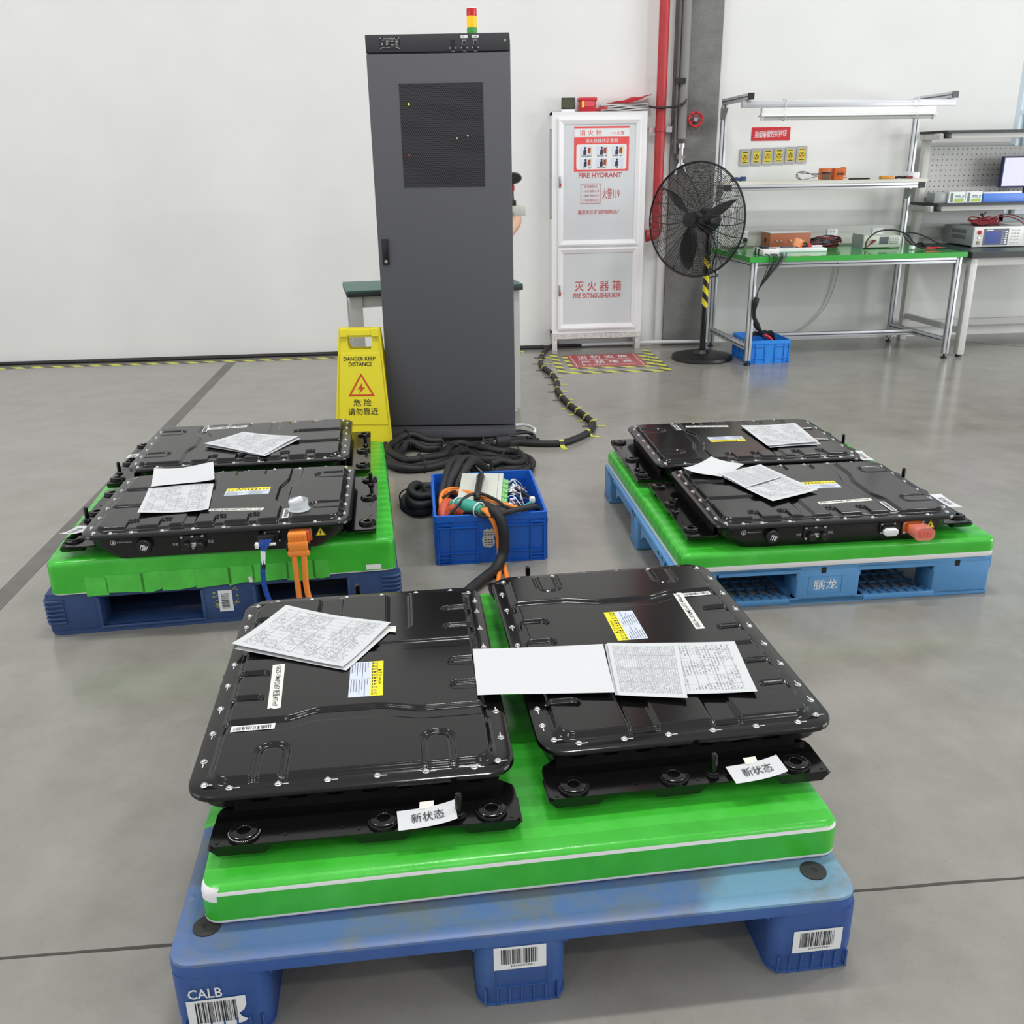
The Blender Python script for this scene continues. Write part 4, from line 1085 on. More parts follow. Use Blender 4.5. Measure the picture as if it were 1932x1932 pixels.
# ================================================================== BATTERY PACKS
def sst(a, b, x):
    t = np.clip((x - a) / (b - a), 0, 1); return t * t * (3 - 2 * t)
def sd_rr(X, Y, cx, cy, hx, hy, r):
    qx, qy = np.abs(X - cx) - hx + r, np.abs(Y - cy) - hy + r
    return np.hypot(np.maximum(qx, 0), np.maximum(qy, 0)) + np.minimum(np.maximum(qx, qy), 0) - r
def lid_cover_mesh():
    nx, ny = 360, 256
    xs = np.linspace(-0.384, 0.388, nx); ys = np.linspace(-0.272, 0.272, ny)
    X, Y = np.meshgrid(xs, ys, indexing='ij')
    d = sd_rr(X, Y, 0.003, 0, 0.381, 0.268, 0.04)
    h = 0.0112 * sst(0.0, -0.013, d) + 0.0015 * sst(0.006, 0.0, d)
    rec = np.zeros_like(h)
    def cut(sd, depth, soft=0.005): 
        nonlocal rec
        rec = np.maximum(rec, depth * sst(soft, -soft * 0.4, sd))
    xc = 0.204 - 0.023 * sst(-0.15, -0.075, Y) * (1 - sst(0.035, 0.145, Y))
    e = X - xc
    rec = np.maximum(rec, 0.0078 * sst(-0.025, -0.0175, e) * (1 - sst(0.012, 0.025, e)))
    for c in (0.106, 0.003, -0.164, -0.262):
        for s in (-1, 1): cut(sd_rr(X, Y, c, s * 0.255, 0.0155, 0.056, 0.0135), 0.0075, 0.0034)
    e = X + 0.087
    rec = np.maximum(rec, 0.005 * sst(-0.024, -0.016, e) * (1 - sst(0.010, 0.022, e)))
    for s in (-0.156, 0.161): 
        sd = sd_rr(X, Y, 0.345, s, 0.069, 0.0285, 0.026)
        rec = np.maximum(rec, 0.0055 * sst(0.007, 0.001, sd) * sst(-0.011, -0.004, sd) + 0.002 * sst(-0.004, -0.011, sd))
    for s in (-0.082, 0.089):
        cut(sd_rr(X, Y, -0.29, s, 0.112, 0.0265, 0.016), 0.0065, 0.006)
    h = np.maximum(h - rec * sst(0.0, 0.006, h), 0.0)
    h[0, :] = h[-1, :] = 0; h[:, 0] = h[:, -1] = 0
    V = np.stack([X, Y, h], -1).reshape(-1, 3)
    I = np.arange(nx * ny).reshape(nx, ny)
    F = np.stack([I[:-1, :-1], I[1:, :-1], I[1:, 1:], I[:-1, 1:]], -1).reshape(-1, 4)
    me = bpy.data.meshes.new('lid_cover'); me.from_pydata(V.tolist(), [], F.tolist())
    me.materials.append(M_BLACK); me.polygons.foreach_set('use_smooth', [True] * len(me.polygons))
    return me
PM = {}
PM['cover'] = lid_cover_mesh()
bm = B()
ring_loft(bm, [[Vector((x, y, z)) for x, y in rrect(0.413 + k, 0.304 + k, 0.058, 9)] for k, z in ((-0.03, -0.013), (-0.002, -0.013), (0, -0.011), (0.0, -0.006), (-0.0015, -0.002), (-0.006, 0.0), (-0.03, 0.0))])
PM['flange'] = mesh('lid_flange', bm, M_BLACK)
bm = B()
ring_loft(bm, [[Vector((x, y, z)) for x, y in rrect(hx, hy, r, 7)] for hx, hy, r, z in ((0.385, 0.287, 0.05, -0.012), (0.383, 0.286, 0.05, -0.045), (0.372, 0.284, 0.05, -0.056), (0.345, 0.281, 0.045, -0.074), (0.325, 0.276, 0.04, -0.0865), (0.31, 0.265, 0.03, -0.088))])
PM['tray'] = mesh('tray', bm, mat('satin_black_tray', (17, 17, 17), 0.3, bump=0.02, bscale=200))
def plate(sgn):
    bm = B()
    y0, y1 = -0.25, 0.301
    poly = [(0.365, y0 + 0.03), (0.385, y0 + 0.004), (0.40, y0), (0.480, y0), (0.488, y0 + 0.008), (0.488, y1 - 0.008), (0.480, y1), (0.40, y1), (0.385, y1 - 0.004), (0.365, y1 - 0.03)]
    poly = [(sgn * a, b) for a, b in poly]
    prism(bm, poly, -0.054, -0.049)
    # wavy weld flange rising to the tray
    n = 60; top, lo = [], []
    for i in range(n + 1):
        yy = y0 + 0.03 + (y1 - y0 - 0.06) * i / n
        zt = -0.030 + 0.0055 * (1 if math.sin(i * 0.78) > 0.1 else -0.4)
        top.append((yy, zt))
    r0 = [Vector((sgn * 0.386, yy, -0.05)) for yy, _ in top]; r1 = [Vector((sgn * 0.386, yy, zt)) for yy, zt in top]
    r2 = [Vector((sgn * 0.392, yy, zt)) for yy, zt in top]; r3 = [Vector((sgn * 0.394, yy, -0.05)) for yy, _ in top]
    ring_loft(bm, [r0, r1, r2, r3], 1, False, False)
    for cy in (-0.193, 0.054, 0.250):
        poly = [(cy - 0.060, -0.0535), (cy - 0.044, -0.070), (cy + 0.038, -0.070), (cy + 0.054, -0.0535)]
        rr0 = [Vector((sgn * 0.42, a, b)) for a, b in poly]; rr1 = [Vector((sgn * 0.4875, a, b)) for a, b in poly]
        ring_loft(bm, [rr0, rr1])
    for yy, dx in ((-0.12, 0.47), (-0.135, 0.465), (0.13, 0.468), (0.01, 0.473), (-0.02, 0.466), (0.285, 0.479), (-0.238, 0.478)):
        cyl(bm, (sgn * dx, yy, -0.0495), (sgn * dx, yy, -0.0475), 0.0032, n=8)
    return mesh('mounting_plate', bm, [M_BLACK, mat('satin_black_flange', (12, 12, 12), 0.42, spec=0.3)])
PM['plateA'] = plate(1); PM['plateB'] = plate(-1)
bm = B()
lathe(bm, [(0.0125, -0.006), (0.028, -0.006), (0.0285, -0.003), (0.0275, 0.001), (0.0245, 0.002), (0.0245, 0.0048), (0.0225, 0.006), (0.0125, 0.006), (0.0115, 0.005), (0.0115, -0.004)], 28, cap=False)
for k in range(26): a = -PI * k / 25; bmesh.ops.create_icosphere(bm, subdivisions=1, radius=0.0026, matrix=Matrix.Translation((0.027 * math.cos(a), 0.027 * math.sin(a), 0.001)))
PM['bushing'] = mesh('bushing', bm, M_BLACK)
bm = B(); lathe(bm, [(0.0, -0.006), (0.0105, -0.006), (0.0105, 0.0), (0.0085, 0.0015), (0.0085, 0.005), (0.0062, 0.007), (0.0068, 0.012), (0.0068, 0.043), (0.0055, 0.047), (0, 0.048)], 16)
for k in range(20): a = 2 * PI * k / 20; bmesh.ops.create_icosphere(bm, subdivisions=1, radius=0.002, matrix=Matrix.Translation((0.0105 * math.cos(a), 0.0105 * math.sin(a), 0.0005)))
PM['pin'] = mesh('locating_pin', bm, M_BLACK)
bm = B(); lathe(bm, [(0.0068, 0.0), (0.0068, 0.001), (0.005, 0.0016), (0.0045, 0.004), (0.003, 0.0048), (0.0, 0.0042)], 12)
bx(bm, 0.0075, 0.0185, -0.001, 0.001, 0.0, 0.0006, 1)
PM['bolt'] = mesh('lid_bolt', bm, [M_ZINC, M_MARK])
BOLTS = []
for x in (0.301, 0.2065, 0.114, 0.0215, -0.071, -0.164, -0.256, -0.318):
    BOLTS += [(x, -0.2855, 0), (x, 0.2855, 180)]
for y in (-0.2245, -0.1365, -0.0465, 0.0445, 0.1345, 0.2255): BOLTS += [(0.390, y, 90), (-0.390, y, -90)]
BOLTS += [(0.3755, -0.2715, 90), (0.3755, 0.2715, 90), (-0.3715, -0.2715, -90), (-0.3715, 0.2715, -90)]
# side fittings on the connector face (local y negative)
YS = -0.2868
def face_xz(x, z, y=YS): return (x, y, z)
MXZ = lambda x, z, y=YS: Matrix(((1, 0, 0, x), (0, 0, 1, y), (0, 1, 0, z), (0, 0, 0, 1)))     # local z -> +y
bm = B(); lathe(bm, [(0, 0.002), (0.024, 0.002), (0.024, -0.008), (0.0215, -0.0185), (0.020, -0.0205), (0, -0.0205)], 24, MXZ(-0.222, -0.042))
for k in range(20): a = 2 * PI * k / 20; bx(bm, -0.222 + 0.0235 * math.cos(a) - 0.0012, -0.222 + 0.0235 * math.cos(a) + 0.0012, YS - 0.016, YS - 0.004, -0.042 + 0.0235 * math.sin(a) - 0.0012, -0.042 + 0.0235 * math.sin(a) + 0.0012)
add_text(bm, 'rsw', (-0.233, YS - 0.0212, -0.051), (0.020, 0, -0.006), (0.006, 0, 0.018), 1, 0.03)
PM['vent'] = mesh('vent_plug', bm, [M_BLKP, M_WTEXT])
bm = B(); bx(bm, -0.117, -0.036, YS - 0.004, YS + 0.004, -0.063, -0.018, 0, 0.006)
for x in (-0.094, -0.052): lathe(bm, [(0, 0), (0.0135, 0), (0.0135, -0.014), (0.0125, -0.017), (0.012, -0.030), (0.0105, -0.032), (0, -0.032)], 18, MXZ(x, -0.048))
for x, z in ((-0.109, -0.022), (-0.077, -0.021), (-0.046, -0.021), (-0.108, -0.059), (-0.077, -0.060)): lathe(bm, [(0, 0), (0.0045, 0), (0.0045, -0.008), (0.003, -0.010), (0, -0.010)], 10, MXZ(x, z), 1)
bx(bm, -0.084, -0.064, YS - 0.012, YS - 0.004, -0.056, -0.040, 1, 0.003)
PM['coolant'] = mesh('coolant_ports', bm, [M_BLKP, M_ZINC])
bm = B()
add_text(bm, '冷进', (-0.139, YS - 0.0012, -0.051), (0.017, 0, 0), (0, 0, 0.010), 0); add_text(bm, '热出', (-0.032, YS - 0.0012, -0.048), (0.017, 0, 0), (0, 0, 0.010), 0)
n = 20
for k in range(n):
    a, b = 2 * PI * k / n, 2 * PI * (k + 1) / n
    quad(bm, [(-0.315 + 0.0085 * math.cos(a), YS - 0.0012, -0.029 + 0.0085 * math.sin(a)), (-0.315 + 0.0085 * math.cos(b), YS - 0.0012, -0.029 + 0.0085 * math.sin(b)), (-0.315 + 0.0065 * math.cos(b), YS - 0.0012, -0.029 + 0.0065 * math.sin(b)), (-0.315 + 0.0065 * math.cos(a), YS - 0.0012, -0.029 + 0.0065 * math.sin(a))], 0)
quad(bm, [(-0.318, YS - 0.0012, -0.034), (-0.312, YS - 0.0012, -0.034), (-0.312, YS - 0.0012, -0.024), (-0.316, YS - 0.0012, -0.026)], 0)
add_text(bm, '00000123-001A1A0', (-0.303, YS - 0.0012, -0.0315), (0.044, 0, 0), (0, 0, 0.0045), 0)
PM['marks'] = mesh('side_lettering', bm, mat('grey_print', (190, 192, 196), 0.6), 0, False)
bm = B(); bx(bm, 0.140, 0.193, YS - 0.006, YS + 0.002, -0.056, -0.017, 0, 0.004); bx(bm, 0.147, 0.187, YS - 0.016, YS - 0.004, -0.050, -0.026, 0, 0.003)
for x, z in ((0.145, -0.022), (0.188, -0.021), (0.145, -0.051), (0.188, -0.051)): lathe(bm, [(0, 0), (0.003, 0), (0.003, -0.010), (0, -0.010)], 8, MXZ(x, z), 1)
PM['lv'] = mesh('signal_socket', bm, [M_BLKP, M_ZINC])
bm = B(); bx(bm, 0.146, 0.195, YS - 0.030, YS - 0.012, -0.053, -0.036, 0, 0.004); bx(bm, 0.152, 0.189, YS - 0.032, YS - 0.012, -0.057, -0.032, 0, 0.004)
PM['lvcap'] = mesh('socket_cap', bm, M_WHITE)
bm = B(); bx(bm, 0.219, 0.289, YS - 0.005, YS + 0.002, -0.060, -0.017, 0, 0.004); bx(bm, 0.228, 0.280, YS - 0.022, YS - 0.004, -0.054, -0.023, 0, 0.006)
for x, z in ((0.224, -0.022), (0.284, -0.021), (0.224, -0.055)): lathe(bm, [(0, 0), (0.0042, 0), (0.0042, -0.009), (0, -0.009)], 10, MXZ(x, z), 1)
bx(bm, 0.216, 0.292, YS - 0.003, YS + 0.002, -0.066, -0.014, 2, 0.003)
PM['hv'] = mesh('power_socket', bm, [M_ORCON, M_ZINC, M_BLKP])
bm = B(); prism(bm, rrect(0.034, 0.021, 0.018, 6, 0.266, -0.043), -0.062, -0.016, 0, Matrix(((1, 0, 0, 0), (0, 0, 1, YS), (0, 1, 0, 0), (0, 0, 0, 1))))
bx(bm, 0.245, 0.287, YS - 0.0635, YS - 0.062, -0.053, -0.033, 1); 
for k in range(3): bx(bm, 0.250 + k * 0.012, 0.257 + k * 0.012, YS - 0.0645, YS - 0.0635, -0.050, -0.036, 0)
PM['hvcap'] = mesh('clear_cap', bm, [M_PINKC, mat('coral_plastic', (228, 92, 76), 0.4)])
bm = B(); prism(bm, [(0.298, -0.046), (0.332, -0.046), (0.315, -0.017)], -0.001, 0.0, 0, Matrix(((1, 0, 0, 0), (0, 0, 1, YS - 0.0003), (0, 1, 0, 0), (0, 0, 0, 1))))
bz_ = YS - 0.0018
for i in range(3):
    P3 = [(0.298, -0.046), (0.332, -0.046), (0.315, -0.017)]; g = (0.315, -0.0363)
    sh = lambda q, k: (g[0] + (q[0] - g[0]) * k, g[1] + (q[1] - g[1]) * k)
    a, b = P3[i], P3[(i + 1) % 3]; o1, o2, i1, i2 = sh(a, 0.98), sh(b, 0.98), sh(a, 0.84), sh(b, 0.84)
    quad(bm, [(o1[0], bz_, o1[1]), (o2[0], bz_, o2[1]), (i2[0], bz_, i2[1]), (i1[0], bz_, i1[1])], 1)
f = bm.faces.new([bm.verts.new((0.315 + a, bz_, -0.036 + b)) for a, b in ((0.002, 0.011), (-0.005, 0.0), (-0.0005, 0.001), (-0.003, -0.009), (0.005, 0.003), (0.001, 0.002))]); f.material_index = 1
PM['tri'] = mesh('voltage_triangle', bm, [M_YELL, M_TEXT], 0)
ZD = 0.0130
def warning_label_mesh():
    bm = B(); x0, x1, y0, y1, z = -0.019, 0.1285, -0.020, 0.053, 0.0
    ym = 0.026
    quad(bm, [(x0, y0, z), (x1, y0, z), (x1, ym, z), (x0, ym, z)], 0); quad(bm, [(x0, ym, z), (x1, ym, z), (x1, y1, z), (x0, y1, z)], 1)
    rnd = random.Random(8)
    for half in (0, 1):
        for r in range(7):
            X = x0 + 0.004 + half * 0.074; Y = ym - 0.0075 - r * 0.0058
            L = rnd.uniform(0.035, 0.066) if r else 0.022
            quad(bm, [(X, Y, z + 0.0003), (X + L, Y, z + 0.0003), (X + L, Y + 0.0014, z + 0.0003), (X, Y + 0.0014, z + 0.0003)], 3)
    quad(bm, [(0.0545, y0, z + 0.0003), (0.055, y0, z + 0.0003), (0.055, ym, z + 0.0003), (0.0545, ym, z + 0.0003)], 3)
    add_text(bm, '警 告 DANGER', (0.030, 0.0425, z + 0.0003), (0.052, 0, 0), (0, 0.0078, 0), 2, 0.01)
    f = bm.faces.new([bm.verts.new(p) for p in ((0.017, 0.042, z + 0.0003), (0.027, 0.042, z + 0.0003), (0.022, 0.0505, z + 0.0003))]); f.material_index = 2
    quad(bm, [(x0, 0.0402, z + 0.0003), (x1, 0.0402, z + 0.0003), (x1, 0.0408, z + 0.0003), (x0, 0.0408, z + 0.0003)], 2)
    for k in range(11):
        X = x0 + 0.005 + k * 0.0129
        if k in (3, 5, 6, 7): f = bm.faces.new([bm.verts.new(p) for p in ((X, 0.033, z + 0.0003), (X + 0.009, 0.033, z + 0.0003), (X + 0.0045, 0.0395, z + 0.0003))]); f.material_index = 2
        else:
            n = 12; c = (X + 0.0045, 0.036); f = None
            for q in range(n):
                a, b = 2 * PI * q / n, 2 * PI * (q + 1) / n
                quad(bm, [(c[0] + 0.0036 * math.cos(a), c[1] + 0.0036 * math.sin(a), z + 0.0003), (c[0] + 0.0036 * math.cos(b), c[1] + 0.0036 * math.sin(b), z + 0.0003), (c[0] + 0.0024 * math.cos(b), c[1] + 0.0024 * math.sin(b), z + 0.0003), (c[0] + 0.0024 * math.cos(a), c[1] + 0.0024 * math.sin(a), z + 0.0003)], 2 if k % 3 else 4)
        quad(bm, [(X, 0.0285, z + 0.0003), (X + 0.009, 0.0285, z + 0.0003), (X + 0.009, 0.0308, z + 0.0003), (X, 0.0308, z + 0.0003)], 2)
    return mesh('warning_label', bm, [M_LABW, M_YELL, M_TEXT, M_GREYINK, mat('sign_blue', (50, 80, 160), 0.5)], 0, False)
PM['warn'] = warning_label_mesh()

def strip_label(nm, parent, c0, c1, w, text, m, ink, z, ragged=0, bold=0.0, seed=0):
    """a strip of tape from c0 to c1 (centre line), width w, with writing"""
    c0, c1 = Vector((c0[0], c0[1], z)), Vector((c1[0], c1[1], z))
    u = c1 - c0; v = Vector((-u.y, u.x, 0)).normalized() * w
    bm = B(); rnd = random.Random(seed)
    pts = [c0 - v / 2, c1 - v / 2]
    for k in range(1, ragged + 1): pts.append(c1 - v / 2 + v * k / (ragged + 1) + u * rnd.uniform(-0.02, 0.015))
    pts += [c1 + v / 2, c0 + v / 2]
    f = bm.faces.new([bm.verts.new(p) for p in pts]); f.material_index = 0
    if text: add_text(bm, text, c0 - v * 0.30 + u * 0.04 + Vector((0, 0, 0.0004)), u * 0.92, v * 0.62, 1, bold)
    return obj(nm, bm, [m, ink], parent, 0, recalc=False)
def bar_label(parent, c0, c1, w, z, seed):
    c0, c1 = Vector((c0[0], c0[1], z)), Vector((c1[0], c1[1], z)); u = c1 - c0; v = Vector((-u.y, u.x, 0)).normalized() * w
    bm = B(); quad(bm, [c0 - v / 2, c1 - v / 2, c1 + v / 2, c0 + v / 2], 0)
    up = Vector((0, 0, 0.0004)); barcode(bm, c0 - v * 0.35 + u * 0.06 + up, u * 0.86, v * 0.62, 1, 30, seed)
    return obj('barcode_label', bm, [M_WHITE, M_TEXT], parent, 0, recalc=False)
def tag_paper(parent, c, yaw, w=0.106, h=0.05, text='新状态', flip=False):
    bm = B(); R = Matrix.Rotation(math.radians(yaw), 3, 'Z'); C = Vector((c[0], c[1], -0.042))
    n = 10
    g = []
    for i in range(n + 1):
        x = -w / 2 + w * i / n; zz = 0.0 + 0.011 * (i / n) ** 3
        g.append([bm.verts.new(C + R @ Vector((x, -h / 2, zz))), bm.verts.new(C + R @ Vector((x, h / 2, zz + 0.003)))])
    for i in range(n):
        f = bm.faces.new((g[i][0], g[i + 1][0], g[i + 1][1], g[i][1])); f.material_index = 0
    wt_ = w * 0.58
    for q, chh in enumerate(text):
        xa = -w * 0.27 + wt_ * q / len(text); za = 0.0012 + 0.011 * ((xa + w / 2 + wt_ / 6) / w) ** 3
        add_text(bm, chh, C + R @ Vector((xa, -h * 0.24, za + 0.0006)), R @ Vector((wt_ / len(text) * 0.92, 0, 0.0012)), R @ Vector((0, h * 0.46, 0.0018)), 1)
    q = [(-0.012, h / 2 - 0.004), (0.014, h / 2 - 0.004), (0.016, h / 2 + 0.014), (-0.010, h / 2 + 0.014)]
    f = bm.faces.new([bm.verts.new(C + R @ Vector((a, b, 0.0045 + 0.002 * k))) for k, (a, b) in zip((0, 0, 1, 1), q)]); f.material_index = 2
    return obj('paper_tag', bm, [M_PAPER, M_TEXT, M_CREAM], parent, 0, recalc=False)

def battery(label, x, y, rz, zl, caps=True, lvcap=None):
    t = thing('battery_pack', label, 'battery', (x, y, zl), rz, 'black battery packs on the foam cushions')
    t.scale = (1.006, 1.006, 1.006)
    L = lambda nm, k, loc=(0, 0, 0), r=0: link(nm, PM[k], t, loc, (0, 0, math.radians(r)))
    lid = L('lid', 'cover'); fl = link('lid_flange', PM['flange'], t)
    L('tray', 'tray')
    pa, pb = L('mounting_plate', 'plateA'), L('mounting_plate', 'plateB')
    for pp, s in ((pa, 1), (pb, -1)):
        for cy in (-0.193, 0.054, 0.250): link('bushing', PM['bushing'], pp, (s * 0.459, cy, -0.046), (0, 0, math.radians(90 if s > 0 else -90)))
    link('locating_pin', PM['pin'], pa, (0.466, 0.19, -0.046)); link('locating_pin', PM['pin'], pb, (-0.468, -0.022, -0.046))
    for bx_, by_, r in BOLTS: L('bolt', 'bolt', (bx_, by_, 0.0), r)
    L('vent_plug', 'vent'); L('coolant_port', 'coolant'); L('lettering', 'marks')
    lv = L('signal_socket', 'lv'); hv = L('power_socket', 'hv'); L('voltage_triangle', 'tri')
    if caps: link('socket_cap', PM['lvcap'], lv)
    if caps: link('clear_cap', PM['hvcap'], hv)
    L('warning_label', 'warn', (0, 0, ZD))
    return t
bFL = battery('battery pack at front left of nearest pallet, tilted form on its back half', -0.195, 1.870, -88.2, 0.3296, False)
bFR = battery('battery pack at front right of nearest pallet, under the open flipped report', 0.458, 1.944, 93.1, 0.3296, False)
bLF = battery('battery pack on the left pallet with blue and orange cables plugged in', -0.707, 3.073, 2.15, 0.3459, False)
bLB = battery('battery pack at the back of the left pallet before the yellow sign', -0.765, 3.761, 182.94, 0.3459, False)
bRF = battery('battery pack at front of right pallet with white and pink capped sockets', 1.294, 3.024, 0.58, 0.2957)
bRB = battery('battery pack at the back of the right pallet under one loose form', 1.262, 3.675, 180.12, 0.2957, False)
HW = mat('handwriting_ink', (40, 42, 64), 0.6)
strip_label('tape_label', bFL, (-0.036, -0.181), (0.148, -0.171), 0.027, 'GBZ5-1PM(P)2657 配重497mV', M_CREAM, HW, ZD, 3, 0.02, 1)
strip_label('tape_label', bFR, (0.006, -0.156), (0.205, -0.161), 0.023, 'GBZ4-1P3(M)2-697 496mV', M_CREAM, HW, ZD, 3, 0.02, 2)
strip_label('tape_label', bLF, (-0.045, -0.152), (0.130, -0.172), 0.022, 'CB23-218G 0627 540mV  1-22', M_CREAM, HW, ZD, 2, 0.02, 3)
strip_label('tape_label', bLB, (0.190, -0.195), (0.030, -0.206), 0.03, 'GBZ3-1PM2 697 498mV', M_CREAM, HW, ZD, 3, 0.02, 4)
strip_label('tape_label', bRF, (-0.018, -0.164), (0.172, -0.152), 0.024, 'PB2-1PM(P) 697 502mV', M_CREAM, HW, ZD, 4, 0.02, 5)
strip_label('tape_label', bRB, (0.170, -0.196), (-0.012, -0.176), 0.026, 'PB6-1PM2 697 501mV', M_CREAM, HW, ZD, 3, 0.02, 6)
for b_, s in ((bFL, 31), (bFR, 32), (bLF, 33), (bLB, 34), (bRF, 35), (bRB, 36)): bar_label(b_, (0.205, -0.250), (0.204, -0.163), 0.020, 0.0068, s)
tag_paper(bFL, (0.470, 0.132), 93); tag_paper(bFR, (-0.478, -0.105), -86); tag_paper(bLF, (-0.470, -0.135), -110, 0.10, 0.055); tag_paper(bLB, (0.462, -0.01), 92, 0.09, 0.05); tag_paper(bRF, (0.487, -0.075), 100, 0.11, 0.05); tag_paper(bRB, (-0.468, 0.168), -84, 0.10, 0.05)

# cables plugged into the front pack of the left pallet
t = thing('signal_harness', 'blue wire harness with white plug hanging from the left battery pack', 'cable', (-0.5455, 2.785, 0.31), 2.15)
bm = B(); bx(bm, -0.028, 0.026, -0.028, -0.004, -0.012, 0.012, 0, 0.003); bx(bm, -0.034, -0.022, -0.040, -0.022, -0.026, -0.008, 1, 0.003); bx(bm, -0.036, 0.030, -0.034, -0.026, -0.020, -0.012, 1, 0.002)
obj('plug', bm, [M_BLKP, M_WHITE], t)
bm = B(); rnd = random.Random(2)
for k in range(10):
    x0 = -0.02 + 0.004 * k
    tube(bm, [(x0, -0.028, 0.0), (x0 * 0.8 - 0.003, -0.036, -0.012), (-0.012 + 0.002 * rnd.uniform(-1, 1), -0.040, -0.045)], 0.0016, 6)
for k in range(5):
    a = k * 1.256; ox, oy = 0.0042 * math.cos(a), 0.0042 * math.sin(a)
    tube(bm, [(-0.013 + ox, -0.040 + oy, -0.06), (-0.018 + ox, -0.044 + oy, -0.10), (-0.018 + ox, -0.046 + oy, -0.15), (-0.008 + ox, -0.048 + oy, -0.20), (0.012 + ox, -0.050 + oy, -0.26), (0.05 + ox, -0.06 + oy, -0.296), (0.10 + ox, -0.10 + oy, -0.302), (0.16 + ox, -0.22 + oy, -0.3025)], 0.004, 8)
obj('wires', bm, M_BLUEW, t)
bm = B(); tube(bm, [(-0.011, -0.040, -0.035), (-0.013, -0.041, -0.062), (-0.015, -0.042, -0.078)], 0.0075, 10); obj('wrap', bm, M_WHITE, t)
bm = B(); cyl(bm, (-0.0145, -0.042, -0.076), (-0.016, -0.043, -0.092), 0.008, n=12); obj('tape_ring', bm, M_BLKP, t)
t = thing('power_cable', 'orange high voltage plug with two orange cables on the left battery pack', 'cable', (-0.449, 2.790, 0.31), 2.15)
bm = B(); bx(bm, -0.029, 0.029, -0.038, -0.004, -0.012, 0.016, 0, 0.004); bx(bm, -0.031, 0.031, -0.042, -0.012, -0.042, -0.010, 0, 0.006); bx(bm, -0.034, 0.034, -0.040, -0.014, -0.062, -0.040, 0, 0.006)
for k in range(6): bx(bm, -0.024 + k * 0.009, -0.019 + k * 0.009, -0.0395, -0.037, -0.006, 0.008, 0)
bx(bm, 0.029, 0.036, -0.030, -0.006, -0.022, 0.018, 1, 0.002); bx(bm, -0.037, -0.031, -0.034, -0.01, -0.045, -0.01, 2, 0.002); bx(bm, 0.031, 0.037, -0.034, -0.01, -0.05, -0.02, 2, 0.002)
obj('plug', bm, [mat('orange_plug', (244, 142, 58), 0.45), M_ORRED, M_BLKP], t)
for s in (-1, 1):
    bm = B(); x = s * 0.0145
    tube(bm, [(x, -0.028, -0.058), (x, -0.030, -0.10), (x * 0.9, -0.033, -0.16), (x + 0.004, -0.037, -0.21), (x + 0.016, -0.045, -0.27), (x + 0.04, -0.07, -0.295), (x + 0.08, -0.14, -0.2995), (x + 0.12, -0.24, -0.2995)], 0.0095, 12); obj('cable', bm, M_ORANGE, t)
t = thing('connector_cover', 'clear plastic cap with white plug lying on the left front battery pack', 'cover', (-0.452, 2.882, 0.3459 + 0.0136), 20)
bm = B(); lathe(bm, [(0.0, 0.001), (0.034, 0.001), (0.036, 0.003), (0.031, 0.006), (0.031, 0.034), (0.0295, 0.034), (0.0295, 0.004), (0.0, 0.003)], 24); obj('cap_shell', bm, M_CLEAR, t)
bm = B(); bx(bm, -0.022, 0.024, -0.009, 0.009, 0.022, 0.04, 0, 0.004, Matrix.Rotation(math.radians(-18), 4, 'Y')); obj('white_plug', bm, M_WHITE, t)

# ================================================================== LOOSE PAPERS
def sheet(nm, parent, c, m, wav=0.004, seed=0, curl=(0, 0, 0, 0), lift=0.0, uvrot=0, nu=18, nv=14):
    """c: four corners in order (0,0),(1,0),(1,1),(0,1); curl raises each corner"""
    c = [Vector(p) for p in c]; rnd = random.Random(seed); ph = [rnd.uniform(0, 6) for _ in range(4)]
    V, UV = [], []
    for i in range(nu + 1):
        for j in range(nv + 1):
            u, v = i / nu, j / nv
            p = c[0] * (1 - u) * (1 - v) + c[1] * u * (1 - v) + c[2] * u * v + c[3] * (1 - u) * v
            z = wav * (0.5 + 0.5 * math.sin(u * 5 + ph[0]) * math.cos(v * 4 + ph[1])) + lift
            z += curl[0] * ((1 - u) * (1 - v)) ** 3 + curl[1] * (u * (1 - v)) ** 3 + curl[2] * (u * v) ** 3 + curl[3] * ((1 - u) * v) ** 3
            V.append((p.x, p.y, p.z + z)); q = [(u, v), (v, 1 - u), (1 - u, 1 - v), (1 - v, u)][uvrot]; UV.append(q)
    F = []
    for i in range(nu):
        for j in range(nv):
            a = i * (nv + 1) + j; F.append((a, a + nv + 1, a + nv + 2, a + 1))
    me = bpy.data.meshes.new(nm); me.from_pydata(V, [], F)
    ul = me.uv_layers.new(name='UVMap')
    for l in me.loops: ul.data[l.index].uv = UV[l.vertex_index]
    me.materials.append(m); me.polygons.foreach_set('use_smooth', [True] * len(F))
    if me.polygons[0].normal.z < 0: me.flip_normals()
    return link(nm, me, parent)
RG = 'printed test reports on the battery packs'
def report(label): return tag(thing('test_report', label, 'paper'), label, 'paper', RG)
zt = 0.3296 + 0.0145
t = report('stapled printed form lying askew on the front left battery pack')
c_ = [(-0.500, 1.990, zt), (-0.231, 1.860, zt), (-0.130, 2.056, zt), (-0.401, 2.191, zt)]
sheet('sheet', t, [(x + 0.008, y - 0.008, z) for x, y, z in c_], M_PAPER, 0.002, 1)
sheet('sheet', t, c_, M_FORM, 0.005, 2, (0.008, 0.004, 0.004, 0.002), 0.0022, 0)
sheet('sheet', t, [(-0.155, 2.03, zt), (-0.118, 2.02, zt), (-0.118, 2.052, zt), (-0.15, 2.06, zt)], M_CREAM, 0.001, 3, lift=0.001, nu=4, nv=3)
t = report('open report on front right battery pack, its first page flipped over blank')
